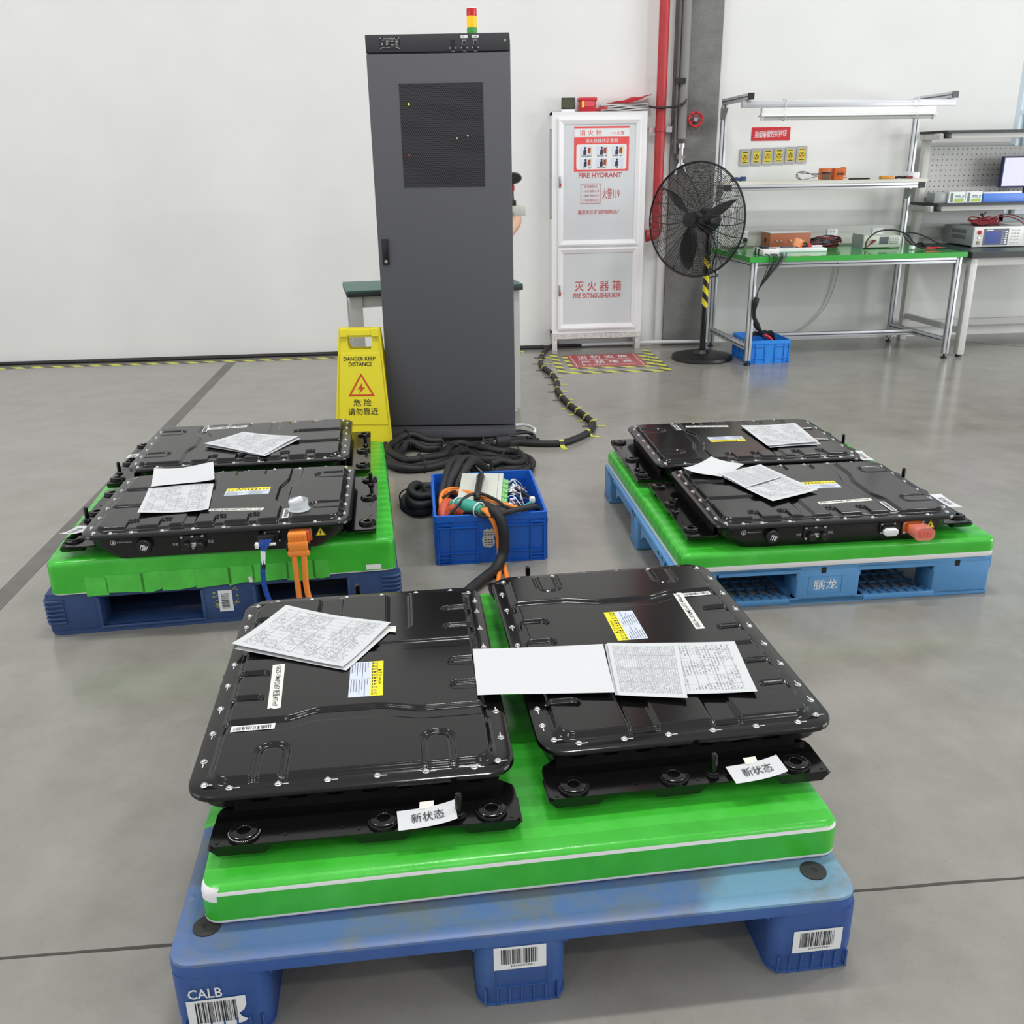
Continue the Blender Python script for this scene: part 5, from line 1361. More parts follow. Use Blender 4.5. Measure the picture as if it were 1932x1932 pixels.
c_ = [(0.352, 1.682, zt), (0.650, 1.654, zt), (0.674, 1.883, zt), (0.370, 1.903, zt)]
sheet('sheet', t, c_, M_FORM, 0.003, 5, (0, 0.006, 0, 0), 0.0, 1)
c_ = [(0.356, 1.676, zt), (0.497, 1.643, zt), (0.538, 1.884, zt), (0.375, 1.900, zt)]
sheet('sheet', t, c_, M_TABLEP, 0.003, 6, (0, 0.003, 0, 0), 0.004, 1)
c_ = [(0.063, 1.712, zt), (0.351, 1.681, zt), (0.364, 1.893, zt), (0.062, 1.900, zt)]
sheet('flipped_sheet', t, c_, M_PAPER, 0.004, 7, (-0.006, 0, 0, 0.002), 0.006)
zt = 0.3459 + 0.0145
t = report('open report with printed table on the front battery pack of the left pallet')
sheet('sheet', t, [(-0.964, 2.892, zt), (-0.744, 2.905, zt), (-0.786, 3.186, zt), (-1.004, 3.168, zt)], M_FORM, 0.004, 8, (0.006, 0.004, 0, 0), 0.0)
sheet('flipped_sheet', t, [(-0.994, 3.160, zt), (-0.780, 3.18, zt), (-0.830, 3.40, zt), (-1.030, 3.345, zt)], M_PAPER, 0.006, 9, (0, 0.012, 0.006, 0.008), 0.005)
t = report('printed form lying askew on the back battery pack of the left pallet')
c_ = [(-0.925, 3.668, zt), (-0.667, 3.505, zt), (-0.558, 3.732, zt), (-0.800, 3.85, zt)]
sheet('sheet', t, [(x + 0.008, y - 0.006, z) for x, y, z in c_], M_PAPER, 0.002, 10); sheet('sheet', t, c_, M_FORM, 0.006, 11, (0.01, 0, 0.004, 0), 0.0024)
zt = 0.2957 + 0.0145
t = report('open report with curled page on the front battery pack of the right pallet')
sheet('sheet', t, [(1.121, 2.868, zt), (1.320, 2.968, zt), (1.212, 3.256, zt), (1.028, 3.182, zt)], M_FORM, 0.005, 12, (0.006, 0.006, 0, 0), 0.002)
sheet('sheet', t, [(1.075, 3.02, zt), (1.265, 3.125, zt), (1.215, 3.262, zt), (1.03, 3.185, zt)], M_TABLEP, 0.003, 13, (0, 0, 0.004, 0), 0.007)
sheet('flipped_sheet', t, [(0.905, 3.225, zt), (1.03, 3.150, zt), (1.158, 3.28, zt), (1.055, 3.365, zt)], M_PAPER, 0.006, 14, (0.018, 0, 0.002, 0.012), 0.004)
t = report('single printed form on the back battery pack of the right pallet')
c_ = [(1.332, 3.512, zt), (1.552, 3.532, zt), (1.568, 3.834, zt), (1.322, 3.828, zt)]
sheet('sheet', t, [(x + 0.007, y - 0.007, z) for x, y, z in c_], M_PAPER, 0.002, 15); sheet('sheet', t, c_, M_FORM, 0.005, 16, (0.004, 0.008, 0, 0), 0.0024)

# ================================================================== BLUE CRATE WITH CABLES
def crate(nm, label, loc, rz, W, D, H_, m, flare=0.006, ribs=True):
    t = thing(nm, label, 'crate', loc, rz)
    wt = 0.006
    bm = B()
    def R(k, z, r=0.012): return [Vector((x, y, z)) for x, y in rrect(W / 2 + k, D / 2 + k, r, 4, W / 2, D / 2)]
    ring_loft(bm, [R(-wt, 0.012), R(-wt + flare, H_ - 0.001), R(flare, H_), R(flare + 0.004, H_ - 0.002), R(flare + 0.004, H_ - 0.026), R(flare * 0.8, H_ - 0.027), R(0, 0.0), ], 0, False)
    v = [Vector((x, y, 0.012)) for x, y in rrect(W / 2 - wt, D / 2 - wt, 0.012, 4, W / 2, D / 2)]
    bm.faces.new([bm.verts.new(p) for p in v]); v = [Vector((x, y, 0.0)) for x, y in rrect(W / 2, D / 2, 0.012, 4, W / 2, D / 2)]
    bm.faces.new([bm.verts.new(p) for p in reversed(v)])
    for side in range(4):
        M = Matrix.Translation((W / 2, D / 2, 0)) @ Matrix.Rotation(side * PI / 2, 4, 'Z')
        hw, hd = (W / 2, D / 2) if side % 2 == 0 else (D / 2, W / 2)
        y = -hd
        def rib(x0, x1, z0, z1, dp=0.008): bx(bm, x0, x1, y - dp - flare * (z0 + z1) / (2 * H_), y + 0.002, z0, z1, 0, 0, M)
        f = hw * 0.30
        for s in (-1, 1):
            a, b = sorted((s * hw * 0.26, s * (hw - 0.003)))
            rib(a, b, H_ * 0.74, H_ * 0.75 + 0.003); rib(a, b, H_ * 0.22, H_ * 0.22 + 0.004); rib(a, b, 0.001, 0.006)
            for q in (0.26, 0.74, 0.985): x = s * hw * q; rib(x - 0.002, x + 0.002, 0.001, H_ * 0.86)
            a, b = sorted((s * hw * 0.74, s * (hw - 0.003)))
            for z in (0.06, 0.13, 0.80): rib(a, b, H_ * z, H_ * z + 0.0035)
    obj('crate_shell', bm, m, t)
    return t
CR = crate('plastic_crate', 'bright blue plastic crate full of orange and black cables on the floor', (-0.012, 3.203, 0), 0.8, 0.40, 0.49, 0.196, M_CRATE)
bm = B(); rnd = random.Random(14)
pts = []
for k in range(28):
    a = 2 * PI * k / 28; rx = 0.022 * (1 + rnd.uniform(-0.18, 0.12)); pts.append((0.19 + rx * max(-1, min(1, 1.25 * math.cos(a))), 0.098 + 0.038 * (1 + rnd.uniform(-0.15, 0.08)) * max(-1, min(1, 1.2 * math.sin(a)))))
f = bm.faces.new([bm.verts.new((x, -0.004, z)) for x, z in pts]); f.material_index = 0
for r in range(6):
    for c in range(3):
        if rnd.random() < 0.8:
            x, z = 0.173 + c * 0.012, 0.07 + r * 0.010
            quad(bm, [(x, -0.0045, z), (x + 0.008, -0.0045, z), (x + 0.008, -0.0045, z + 0.004), (x, -0.0045, z + 0.004)], 1)
obj('torn_label', bm, [mat('dirty_label', (206, 204, 196), 0.7), M_GREYINK], CR, 0, recalc=False)

t = thing('controller_box', 'beige controller box with black handle lying in the blue crate', 'electronics box', (0.165, 3.43, 0.172), -7)
bm = B(); Mt = Matrix.Rotation(math.radians(7), 4, 'X')
bx(bm, -0.085, 0.082, -0.15, 0.15, -0.025, 0.042, 0, 0.002, Mt); bx(bm, 0.064, 0.0655, -0.15, 0.15, 0.0415, 0.0426, 1, 0, Mt)
obj('casing', bm, [M_BEIGE, M_MGREY], t)
bm = B(); tube(bm, [Mt @ Vector(p) for p in ((-0.004, 0.09, 0.045), (-0.004, 0.085, 0.062), (-0.004, 0.03, 0.070), (-0.006, -0.04, 0.070), (-0.008, -0.095, 0.062), (-0.008, -0.10, 0.045))], 0.013, 12)
obj('handle_grip', bm, M_BLKP, t)
bm = B()
for y in (0.098, -0.112): bx(bm, -0.024, 0.010, y - 0.018, y + 0.016, 0.042, 0.050, 0, 0.003, Mt)
obj('handle_bracket', bm, M_STEEL, t)
for k in range(6):
    bm = B(); y = 0.10 - k * 0.042; bx(bm, 0.082, 0.104, y - 0.017, y + 0.014, -0.010, 0.030, 0, 0.003, Mt); bx(bm, 0.082, 0.092, y - 0.019, y + 0.016, -0.014, 0.034, 0, 0.002, Mt); obj('terminal_block', bm, M_LGREEN, t)
bm = B(); rnd = random.Random(3)
for k in range(40):
    y = rnd.uniform(-0.13, 0.12); z = rnd.uniform(-0.005, 0.025)
    a = Mt @ Vector((0.103, y, z)); 
    tube(bm, [a, a + Vector((0.02, rnd.uniform(-0.02, 0.02), rnd.uniform(-0.01, 0.02))), a + Vector((0.035 + 0.02 * rnd.random(), rnd.uniform(-0.05, 0.03), rnd.uniform(-0.02, 0.02))), a + Vector((0.05 + 0.03 * rnd.random(), rnd.uniform(-0.07, 0.03), rnd.uniform(-0.05, -0.01)))], 0.0016, 5, rnd.choice((0, 0, 1, 2, 2)), 4)
for k in range(12):
    y = rnd.uniform(-0.12, 0.10); a = Mt @ Vector((0.118 + 0.012 * rnd.random(), y, 0.022)); d = Vector((rnd.uniform(-0.5, 1), rnd.uniform(-1, 1), 0.1)).normalized() * 0.012
    cyl(bm, a - d, a + d, 0.0045, n=8, mi=2)
obj('wire_bundle', bm, [M_WIREB, M_WIRER, M_WHITE], t)

t = thing('high_voltage_lead', 'orange cables with teal sleeve coiled in crate and hanging over its front', 'cable', (0.1, 3.25, 0.15))
def rel(pts, o): return [(p[0] - o[0], p[1] - o[1], p[2] - o[2]) for p in pts]
o_ = (0.1, 3.25, 0.15)
bm = B()
tube(bm, rel([(0.10, 3.56, 0.165), (0.055, 3.53, 0.185), (0.02, 3.48, 0.19), (0.008, 3.40, 0.188), (0.008, 3.32, 0.165), (0.012, 3.24, 0.12), (0.06, 3.225, 0.06)], o_), 0.0085, 10)
tube(bm, rel([(0.10, 3.52, 0.16), (0.06, 3.50, 0.18), (0.035, 3.46, 0.188), (0.022, 3.39, 0.18), (0.018, 3.30, 0.15), (0.05, 3.28, 0.10)], o_), 0.0085, 10)
tube(bm, rel([(0.04, 3.465, 0.195), (0.087, 3.435, 0.205), (0.13, 3.385, 0.212), (0.167, 3.345, 0.207), (0.22, 3.295, 0.203), (0.28, 3.255, 0.196), (0.325, 3.26, 0.17), (0.34, 3.30, 0.12)], o_), 0.0085, 10)
for dx in (0, 0.021):
    tube(bm, rel([(0.105 + dx, 3.262, 0.19), (0.135 + dx, 3.225, 0.206), (0.165 + dx * 0.8, 3.185, 0.212), (0.192 + dx * 0.6, 3.165, 0.180), (0.206 + dx * 0.3, 3.16, 0.135), (0.212 - dx * 0.1, 3.16, 0.09), (0.212 + dx * 0.3, 3.15, 0.045), (0.208 + dx * 1.0, 3.11, 0.015), (0.196 + dx * 1.6, 3.00, 0.0105), (0.178 + dx * 2.0, 2.90, 0.0105), (0.165 + dx * 2.0, 2.66, 0.0105)], o_), 0.0088, 12)
obj('orange_cable', bm, M_ORANGE, t)
bm = B()
tube(bm, rel([(0.05, 3.348, 0.185), (0.075, 3.31, 0.198), (0.105, 3.262, 0.205), (0.13, 3.225, 0.21), (0.155, 3.195, 0.212)], o_), lambda q: 0.017 + 0.011 * math.sin(PI * q), 14)
obj('teal_sleeve', bm, M_TEAL, t)
bm = B()
for p, d in (((0.075, 3.31, 0.198), (0.5, -0.8, 0.1)), ((0.145, 3.205, 0.211), (0.6, -0.75, 0)), ((0.09, 3.285, 0.2), (0.5, -0.8, 0.1))):
    c = Vector(p) - Vector(o_); d = Vector(d).normalized(); a = d.orthogonal().normalized(); b = d.cross(a)
    tube(bm, [c + (a * math.cos(q) + b * math.sin(q)) * 0.0275 for q in np.linspace(0, 2 * PI, 17)[:-1]], 0.0025, 6, closed=True, sub=2)
obj('cable_tie', bm, M_WHITE, t)
t = thing('red_boot_connector', 'red-orange curved rubber connector boots at the left inside the blue crate', 'connector', (0.03, 3.33, 0.15))
for k, pts in enumerate(([(-0.014, -0.06, -0.03), (-0.016, -0.01, 0.01), (0.0, 0.03, 0.035), (0.025, 0.03, 0.03), (0.04, -0.02, 0.015)], [(0.0, -0.045, -0.01), (0.02, -0.03, 0.028), (0.05, -0.065, 0.035), (0.09, -0.095, 0.030), (0.12, -0.11, 0.02)])):
    bm = B(); tube(bm, pts, lambda q: 0.019 + 0.004 * math.sin(q * 6), 14); obj('boot', bm, M_ORRED, t)
t = thing('black_harness', 'black taped wire harness lying across the crate and hanging to the floor', 'cable', (0.15, 3.25, 0.1))
o_ = (0.15, 3.25, 0.1)
bm = B()
tube(bm, rel([(0.135, 3.33, 0.18), (0.165, 3.29, 0.195), (0.185, 3.235, 0.205), (0.196, 3.185, 0.214), (0.216, 3.158, 0.195), (0.228, 3.145, 0.15), (0.230, 3.14, 0.10), (0.222, 3.13, 0.055), (0.195, 3.09, 0.026), (0.150, 3.02, 0.0215), (0.10, 2.94, 0.0205), (0.04, 2.82, 0.0205), (-0.02, 2.66, 0.0205)], o_), 0.0195, 14)
obj('main_trunk', bm, M_HOSE, t)
bm = B()
tube(bm, rel([(0.15, 3.30, 0.18), (0.20, 3.265, 0.185), (0.25, 3.24, 0.178), (0.30, 3.25, 0.16)], o_), 0.022, 12); tube(bm, rel([(0.22, 3.165, 0.205), (0.255, 3.17, 0.212), (0.30, 3.195, 0.212), (0.355, 3.225, 0.205), (0.37, 3.25, 0.17)], o_), 0.011, 10)
tube(bm, rel([(0.023, 3.225, 0.17), (0.055, 3.235, 0.205), (0.10, 3.285, 0.234), (0.155, 3.335, 0.228), (0.21, 3.30, 0.216), (0.25, 3.245, 0.202), (0.30, 3.225, 0.196), (0.345, 3.29, 0.19), (0.345, 3.39, 0.188), (0.305, 3.48, 0.19), (0.29, 3.56, 0.16)], o_), 0.006, 8)
tube(bm, rel([(0.015, 3.40, 0.195), (0.06, 3.44, 0.205), (0.12, 3.43, 0.19), (0.14, 3.36, 0.205), (0.18, 3.30, 0.20)], o_), 0.005, 8)
tube(bm, rel([(0.075, 3.27, 0.17), (0.10, 3.225, 0.195), (0.125, 3.195, 0.206), (0.155, 3.178, 0.196), (0.19, 3.165, 0.195)], o_), 0.006, 8)
obj('branch', bm, M_WIREB, t)
bm = B(); tube(bm, rel([(0.28, 3.225, 0.2), (0.32, 3.24, 0.21), (0.345, 3.27, 0.21), (0.352, 3.30, 0.215)], o_), 0.0035, 8); obj('green_wire', bm, M_TEAL, t)
bm = B(); c = Vector((0.349, 3.272, 0.215)) - Vector(o_); bx(bm, c.x - 0.011, c.x + 0.011, c.y - 0.008, c.y + 0.012, c.z - 0.012, c.z + 0.014, bev=0.007); obj('ring_lug', bm, M_WHITE, t)

# ================================================================== BLACK HOSE BUNDLES
def bundle(nm, label, path, offs, r, ties, loc, gid=None):
    t = thing(nm, label, 'cable', loc, 0, gid)
    P = smooth_path(path, 8); o = Vector(loc)
    N = len(P)
    T = [(P[min(i + 1, N - 1)] - P[max(i - 1, 0)]).normalized() for i in range(N)]
    for k, (ox, oz, ph) in enumerate(offs):
        pts = []
        for i, p in enumerate(P):
            s = Vector((-T[i].y, T[i].x, 0))
            s = s.normalized() if s.length > 1e-5 else Vector((1, 0, 0))
            w = 0.35 * r * math.sin(i * 0.33 + ph)
            q = p + s * (ox + w) + Vector((0, 0, oz + 0.25 * r * math.sin(i * 0.27 + ph * 2)))
            if p.z < 0.12: q.z = max(q.z, r)
            pts.append(q - o)
        bm = B(); tube(bm, pts, r, 12, smooth=False); obj('hose', bm, M_HOSE, t)
    for f in ties:
        i = int(f * (N - 1)); c = P[i] - o; s = Vector((-T[i].y, T[i].x, 0)).normalized(); R_ = max(abs(a[0]) for a in offs) + r * 1.35; Zr = max(a[1] for a in offs) + r * 1.35
        bm = B(); zc = (max(a[1] for a in offs)) / 2
        tube(bm, [c + s * R_ * math.cos(q) + Vector((0, 0, zc + (Zr - zc) * math.sin(q) if math.sin(q) > 0 else max(-c.z - o.z + 0.003, (zc + r * 1.5) * math.sin(q)))) for q in np.linspace(0, 2 * PI, 21)[:-1]], 0.003, 6, closed=True, sub=2); obj('cable_tie', bm, M_BLKP, t)
    return t
z = 0.022
bundle('hose_coil', 'bundle of black braided hoses snaking on the floor before the tall cabinet',
       [(0.03, 4.715, z), (-0.04, 4.725, z), (-0.12, 4.735, 0.045), (-0.195, 4.71, 0.045), (-0.238, 4.62, 0.03), (-0.228, 4.50, z), (-0.17, 4.40, z), (-0.111, 4.37, z), (-0.04, 4.39, z), (0.03, 4.455, z), (0.072, 4.56, z), (0.125, 4.625, z), (0.19, 4.59, z), (0.235, 4.51, z), (0.30, 4.475, z), (0.36, 4.455, z), (0.405, 4.40, z), (0.415, 4.32, z), (0.37, 4.27, z), (0.31, 4.28, z), (0.26, 4.27, z)],
       [(-0.045, 0, 0.3), (-0.012, 0.004, 1.9), (0.022, 0.0, 3.1), (0.052, 0, 4.6), (0.005, 0.03, 5.2)], 0.0185, (0.12, 0.38, 0.50, 0.62, 0.76, 0.88), (0.05, 4.5, 0))
bundle('hose_bundle', 'black braided hoses coming from the floor over the back rim into crate',
       [(0.33, 4.20, 0.02), (0.26, 4.08, 0.04), (0.20, 3.92, 0.13), (0.145, 3.80, 0.215), (0.10, 3.70, 0.235), (0.065, 3.62, 0.205), (0.045, 3.54, 0.14), (0.05, 3.46, 0.07)],
       [(-0.036, 0, 0.3), (-0.002, 0.012, 1.9), (0.03, 0.0, 3.1)], 0.0175, (0.35,), (0.2, 3.9, 0))
bundle('hose_loop', 'looped black braided hoses lying on the floor left of the crate',
       [(0.14, 3.96, z), (0.06, 3.985, z), (-0.03, 3.985, z), (-0.09, 3.955, z), (-0.128, 3.88, z), (-0.125, 3.79, z), (-0.085, 3.735, z), (-0.05, 3.765, 0.03), (-0.06, 3.85, 0.05), (-0.095, 3.85, 0.07), (-0.112, 3.79, 0.068), (-0.085, 3.735, 0.06), (-0.035, 3.745, 0.05), (0.04, 3.775, 0.04), (0.12, 3.80, 0.03)],
       [(-0.018, 0, 0.3), (0.018, 0.002, 1.9), (0.0, 0.03, 3.3)], 0.0175, (0.3, 0.55), (-0.08, 3.85, 0))
t = thing('plug_heap', 'black plugs and short cables piled at the right foot of the tall cabinet', 'cable', (0.36, 4.76, 0))
bm = B()
tube(bm, [(-0.10, 0.02, 0.02), (-0.04, 0.0, 0.025), (0.02, -0.02, 0.03), (0.10, 0.02, 0.018), (0.18, -0.03, 0.018)], 0.016, 10); tube(bm, [(-0.08, -0.03, 0.02), (0.0, -0.06, 0.02), (0.09, -0.04, 0.02), (0.17, -0.05, 0.02)], 0.015, 10)
cyl(bm, (-0.05, -0.07, 0.035), (0.02, -0.05, 0.035), 0.033, n=16); cyl(bm, (-0.052, -0.0705, 0.035), (-0.06, -0.073, 0.035), 0.012, n=10, mi=1)
tube(bm, [(0.02, 0.00, 0.045), (0.08, 0.03, 0.05), (0.14, 0.06, 0.04), (0.165, 0.02, 0.03), (0.12, -0.03, 0.04)], 0.009, 8)
obj('plug', bm, [M_HOSE, M_STEEL], t)
t = thing('power_loop', 'loop of black and white cable lying right of the tall cabinet', 'cable', (0.47, 4.82, 0))
bm = B(); tube(bm, [(-0.06, 0.10, 0.022), (0.0, 0.10, 0.022), (0.05, 0.03, 0.022), (0.03, -0.04, 0.022), (-0.03, -0.05, 0.02)], 0.010, 8); tube(bm, [(-0.06, 0.13, 0.05), (0.02, 0.125, 0.05), (0.065, 0.06, 0.045), (0.055, -0.01, 0.04)], 0.008, 8, 1); obj('cable', bm, [M_HOSE, M_WHITE], t)
# black cable taped to the floor from the rack to the wall
cp = [(0.35, 4.735, 0.018), (0.43, 4.725, 0.018), (0.523, 4.69, 0.018), (0.652, 4.68, 0.018), (0.756, 4.768, 0.018), (0.838, 4.884, 0.018), (0.884, 5.022, 0.018), (0.878, 5.15, 0.018), (0.848, 5.31, 0.018), (0.822, 5.48, 0.018), (0.803, 5.69, 0.018), (0.80, 5.91, 0.018), (0.828, 6.15, 0.018), (0.825, 6.40, 0.018), (0.795, 6.62, 0.018), (0.80, 6.85, 0.018), (0.845, 7.10, 0.018), (0.90, 7.30, 0.020), (1.0, 7.41, 0.045)]
bm = B(); tube(bm, cp, 0.0175, 12); tag(obj('floor_cable', bm, M_HOSE), 'thick black cable taped along the floor from tall cabinet to the wall', 'cable')
SPc = smooth_path(cp, 10)
for f in (0.17, 0.27, 0.345, 0.40, 0.455, 0.505, 0.56, 0.615, 0.665, 0.715, 0.775, 0.83, 0.88):
    i = int(f * (len(SPc) - 1)); p = SPc[i]; d = (SPc[i + 1] - SPc[i - 1]).normalized(); s = Vector((-d.y, d.x, 0))
    w = 0.013; bm = B()
    prof = [(-0.070, 0.0012), (-0.026, 0.0016), (-0.0195, 0.012), (-0.0145, 0.031), (0, 0.0375), (0.0145, 0.031), (0.0195, 0.012), (0.026, 0.0016), (0.062, 0.0012)]
    r0 = [p + s * a - d * w + Vector((0, 0, b - p.z)) for a, b in prof]; r1 = [p + s * a + d * w + Vector((0, 0, b - p.z)) for a, b in prof]
    for k in range(len(prof) - 1):
        fc_ = bm.faces.new([bm.verts.new(q) for q in (r0[k], r0[k + 1], r1[k + 1], r1[k])]); fc_.material_index = 1 if k in (2, 6) or (k == 7 and i % 3) else 0
    tag(obj('tape_strip', bm, [mat('tape_yellow', (196, 198, 62), 0.45), mat('tape_black', (60, 60, 56), 0.45)], None, 30, recalc=False), 'short yellow and black tape strip holding the black cable to the floor', 'tape', 'tape strips across the floor cable')

# ================================================================== PEDESTAL FAN
fn = thing('pedestal_fan', 'black pedestal fan with striped pole standing before the grey pillar', 'fan', (2.02, 6.83, 0))
bm = B(); lathe(bm, [(0, 0), (0.222, 0), (0.226, 0.008), (0.222, 0.028), (0.19, 0.036), (0.06, 0.046), (0.045, 0.07), (0, 0.07)], 40); obj('base', bm, M_BLKP, fn)
bm = B(); cyl(bm, (0, 0, 0.06), (0, 0, 0.93), 0.021, n=18); cyl(bm, (0, 0, 0.62), (0, 0, 0.66), 0.03, n=14); obj('pole', bm, mat('gloss_black_pole', (16, 16, 17), 0.18), fn)
def _pst(N):
    x, y, z = N.sep(N.obj())
    f = N.math('LESS_THAN', N.math('FRACT', N.math('MULTIPLY', N.math('ADD', z, N.math('MULTIPLY', x, 1.2)), 10.5)), 0.5)
    N.col(N.mix(f, lin((30, 30, 30)), lin((236, 220, 40)))); N.b.inputs['Roughness'].default_value = 0.35
bm = B(); cyl(bm, (0, 0, 0.385), (0, 0, 0.75), 0.0225, n=18); obj('striped_tape', bm, custom('pole_stripe', _pst), fn)
hd = bpy.data.objects.new('fan_head', None); COL.objects.link(hd); hd.parent = fn
az = math.radians(47); nrm = Vector((-math.sin(az), -math.cos(az), 0.05)).normalized(); sx = Vector((math.cos(az), -math.sin(az), 0)); sz = sx.cross(nrm) * -1
if sz.z < 0: sz = -sz
CH = Vector((-0.135, -0.125, 1.008))
def hp(a, r, d): return CH + (sx * math.cos(a) + sz * math.sin(a)) * r + nrm * d
R0 = 0.385
bm = B(); tube(bm, [hp(a, R0, 0) for a in np.linspace(0, 2 * PI, 49)[:-1]], 0.0065, 8, closed=True, sub=1); obj('guard_rim', bm, M_BLKP, hd)
def dome(r, s): return s * (0.085 * (1 - (r / R0) ** 2.2) + 0.0)
for s, nm in ((1, 'front_guard'), (-1, 'rear_guard')):
    bm = B()
    for r in np.linspace(0.055, R0 - 0.010, 36 if s > 0 else 22): tube(bm, [hp(a, r, dome(r, s)) for a in np.linspace(0, 2 * PI, 41)[:-1]], 0.0014, 4, closed=True, sub=1, smooth=False)
    nsp = 28 if s > 0 else 22
    for k in range(nsp):
        a = 2 * PI * k / nsp
        tube(bm, [hp(a + 0.35 * (1 - r / R0) * s, r, dome(r, s) + 0.001) for r in np.linspace(0.045, R0, 9)], 0.0018 if k % 7 else 0.0032, 5, smooth=False)
    lathe(bm, [(0, 0), (0.05, 0), (0.05, 0.006), (0.0, 0.01)], 24, Matrix.Translation(CH + nrm * dome(0.05, s)) @ nrm.to_track_quat('Z', 'Y').to_matrix().to_4x4())
    obj(nm, bm, M_BLKP, hd)
for k in range(3):
    bm = B(); a0 = k * 2 * PI / 3 + 0.3; V = []
    for i in range(9):
        r = 0.05 + 0.29 * i / 8; w = 0.05 + 0.16 * math.sin(PI * min(1, 0.15 + 0.75 * i / 8)) 
        V.append([hp(a0 + q * w * (0.055 + 0.2 * (1 - i / 8)) / 0.11 * 0.5 + 0.10 * i / 8, r, 0.02 - q * 0.024) for q in (-1.6, -0.5, 0.5, 1.6)])
    r0 = [[bm.verts.new(p) for p in row] for row in V]; r1 = [[bm.verts.new(p - nrm * 0.003) for p in row] for row in V]
    for rr_ in (r0, r1):
        for i in range(8):
            for j in range(3): bm.faces.new((rr_[i][j], rr_[i + 1][j], rr_[i + 1][j + 1], rr_[i][j + 1]))
    obj('blade', bm, M_BLKP, hd)
bm = B(); Mh = Matrix.Translation(CH) @ (nrm.to_track_quat('Z', 'Y').to_matrix().to_4x4())
lathe(bm, [(0, 0.045), (0.05, 0.04), (0.055, 0.01), (0.05, -0.03), (0, -0.03)], 20, Mh); obj('hub', bm, M_BLKP, hd)
bm = B(); lathe(bm, [(0, -0.09), (0.07, -0.09), (0.082, -0.11), (0.085, -0.17), (0.078, -0.215), (0.05, -0.24), (0, -0.245)], 24, Mh); obj('motor_housing', bm, M_BLKP, hd)
bm = B(); tube(bm, [(0, 0, 0.92), (0, 0, 0.95), (0.0, 0.0, 0.985)], 0.028, 12); bx(bm, -0.03, 0.03, -0.03, 0.03, 0.90, 0.94, bev=0.008); obj('tilt_joint', bm, M_BLKP, fn)
bm = B(); tube(bm, [(0.01, 0.03, 0.93), (0.07, 0.03, 0.80), (0.05, 0.03, 0.66), (0.10, 0.05, 0.60), (0.03, 0.03, 0.58), (0.025, 0.025, 0.40), (0.024, 0.022, 0.1)], 0.004, 6); obj('power_cord', bm, M_WIREB, fn)

# ================================================================== ALUMINIUM WORKBENCH
wb = thing('workbench', 'aluminium framed workbench with green top, upper shelf and lamp arms', 'workbench', (0, 0, 0))
def prof(bm, a, b, s=0.04):
    """slotted extrusion between two points"""
    a, b = Vector(a), Vector(b); d = (b - a).normalized(); L = (b - a).length
    M = Matrix.Translation(a) @ d.to_track_quat('Z', 'Y').to_matrix().to_4x4() if abs(d.z) < 0.99 else Matrix.Translation(a) @ (Matrix.Identity(4) if d.z > 0 else Matrix.Rotation(PI, 4, 'X'))
    h = s / 2
    bx(bm, -h, h, -h, h, 0, L, 0, 0.002, M)
    for q in range(4):
        Mq = M @ Matrix.Rotation(q * PI / 2, 4, 'Z')
        bx(bm, -0.004, 0.004, -h - 0.0006, -h + 0.001, 0, L, 1, 0, Mq)
AL = [M_ALU, M_ALUD]
TZ = 0.763
legs = dict(FL=(2.268, 6.535), FR=(3.772, 6.56), BL=(2.228, 7.31), BR=(3.690, 7.27))
for k in legs:
    x, y = legs[k]
    bm = B(); prof(bm, (x, y, 0.035), (x, y, 0.7265 if k[0] == 'F' else 1.775)); cyl(bm, (x, y, 0), (x, y, 0.012), 0.022, n=14, mi=2); cyl(bm, (x, y, 0.01), (x, y, 0.036), 0.008, n=10, mi=2)
    obj('leg' if k[0] == 'F' else 'post', bm, AL + [M_BLKP], wb)
bm = B()
prof(bm, (2.29, 6.54, 0.7065), (3.75, 6.562, 0.7065)); prof(bm, (2.25, 7.31, 0.7065), (3.67, 7.27, 0.7065)); prof(bm, (2.267, 6.556, 0.7065), (2.23, 7.29, 0.7065)); prof(bm, (3.77, 6.58, 0.7065), (3.692, 7.25, 0.7065))
prof(bm, (2.267, 6.556, 0.13), (2.23, 7.29, 0.13)); prof(bm, (3.77, 6.58, 0.13), (3.692, 7.25, 0.13)); prof(bm, (2.26, 6.98, 0.13), (3.71, 6.96, 0.13))
obj('frame_rail', bm, AL, wb)
bm = B(); top = [(2.225, 6.495), (3.815, 6.520), (3.755, 7.30), (2.20, 7.34)]
prism(bm, top, 0.728, TZ - 0.0012); obj('bench_top', bm, M_EDGEG, wb)
bm = B(); prism(bm, [(x * 0.999 + 0.003, y * 0.999 + 0.007) for x, y in top], TZ - 0.0012, TZ); obj('top_film', bm, M_BENCHG, wb)
bm = B(); prism(bm, [(2.86, 0.708), (2.872, 0.701), (2.872, 0.715)], 0, 0.001, 0, Matrix(((1, 0, 0, 0), (0, 0, -1, 6.527), (0, 1, 0, 0), (0, 0, 0, 1)))); obj('arrow_mark', bm, M_TEXT, wb)
bm = B(); bx(bm, 2.25, 3.67, 7.292, 7.315, 0.775, 0.905); obj('socket_panel', bm, M_LGREY, wb)
for i, x in enumerate((2.425, 3.135, 3.50)):
    bm = B(); bx(bm, x - 0.043, x + 0.043, 7.284, 7.292, 0.80, 0.886, 0, 0.003)
    if i < 2:
        for dx, dz in ((-0.01, 0.02), (0.01, 0.02), (0, -0.006), (-0.011, -0.022), (0.011, -0.022)): bx(bm, x + dx - 0.0025, x + dx + 0.0025, 7.2832, 7.285, 0.843 + dz - 0.005, 0.843 + dz + 0.005, 1)
    obj('wall_socket', bm, [M_WHITE, M_TEXT], wb)
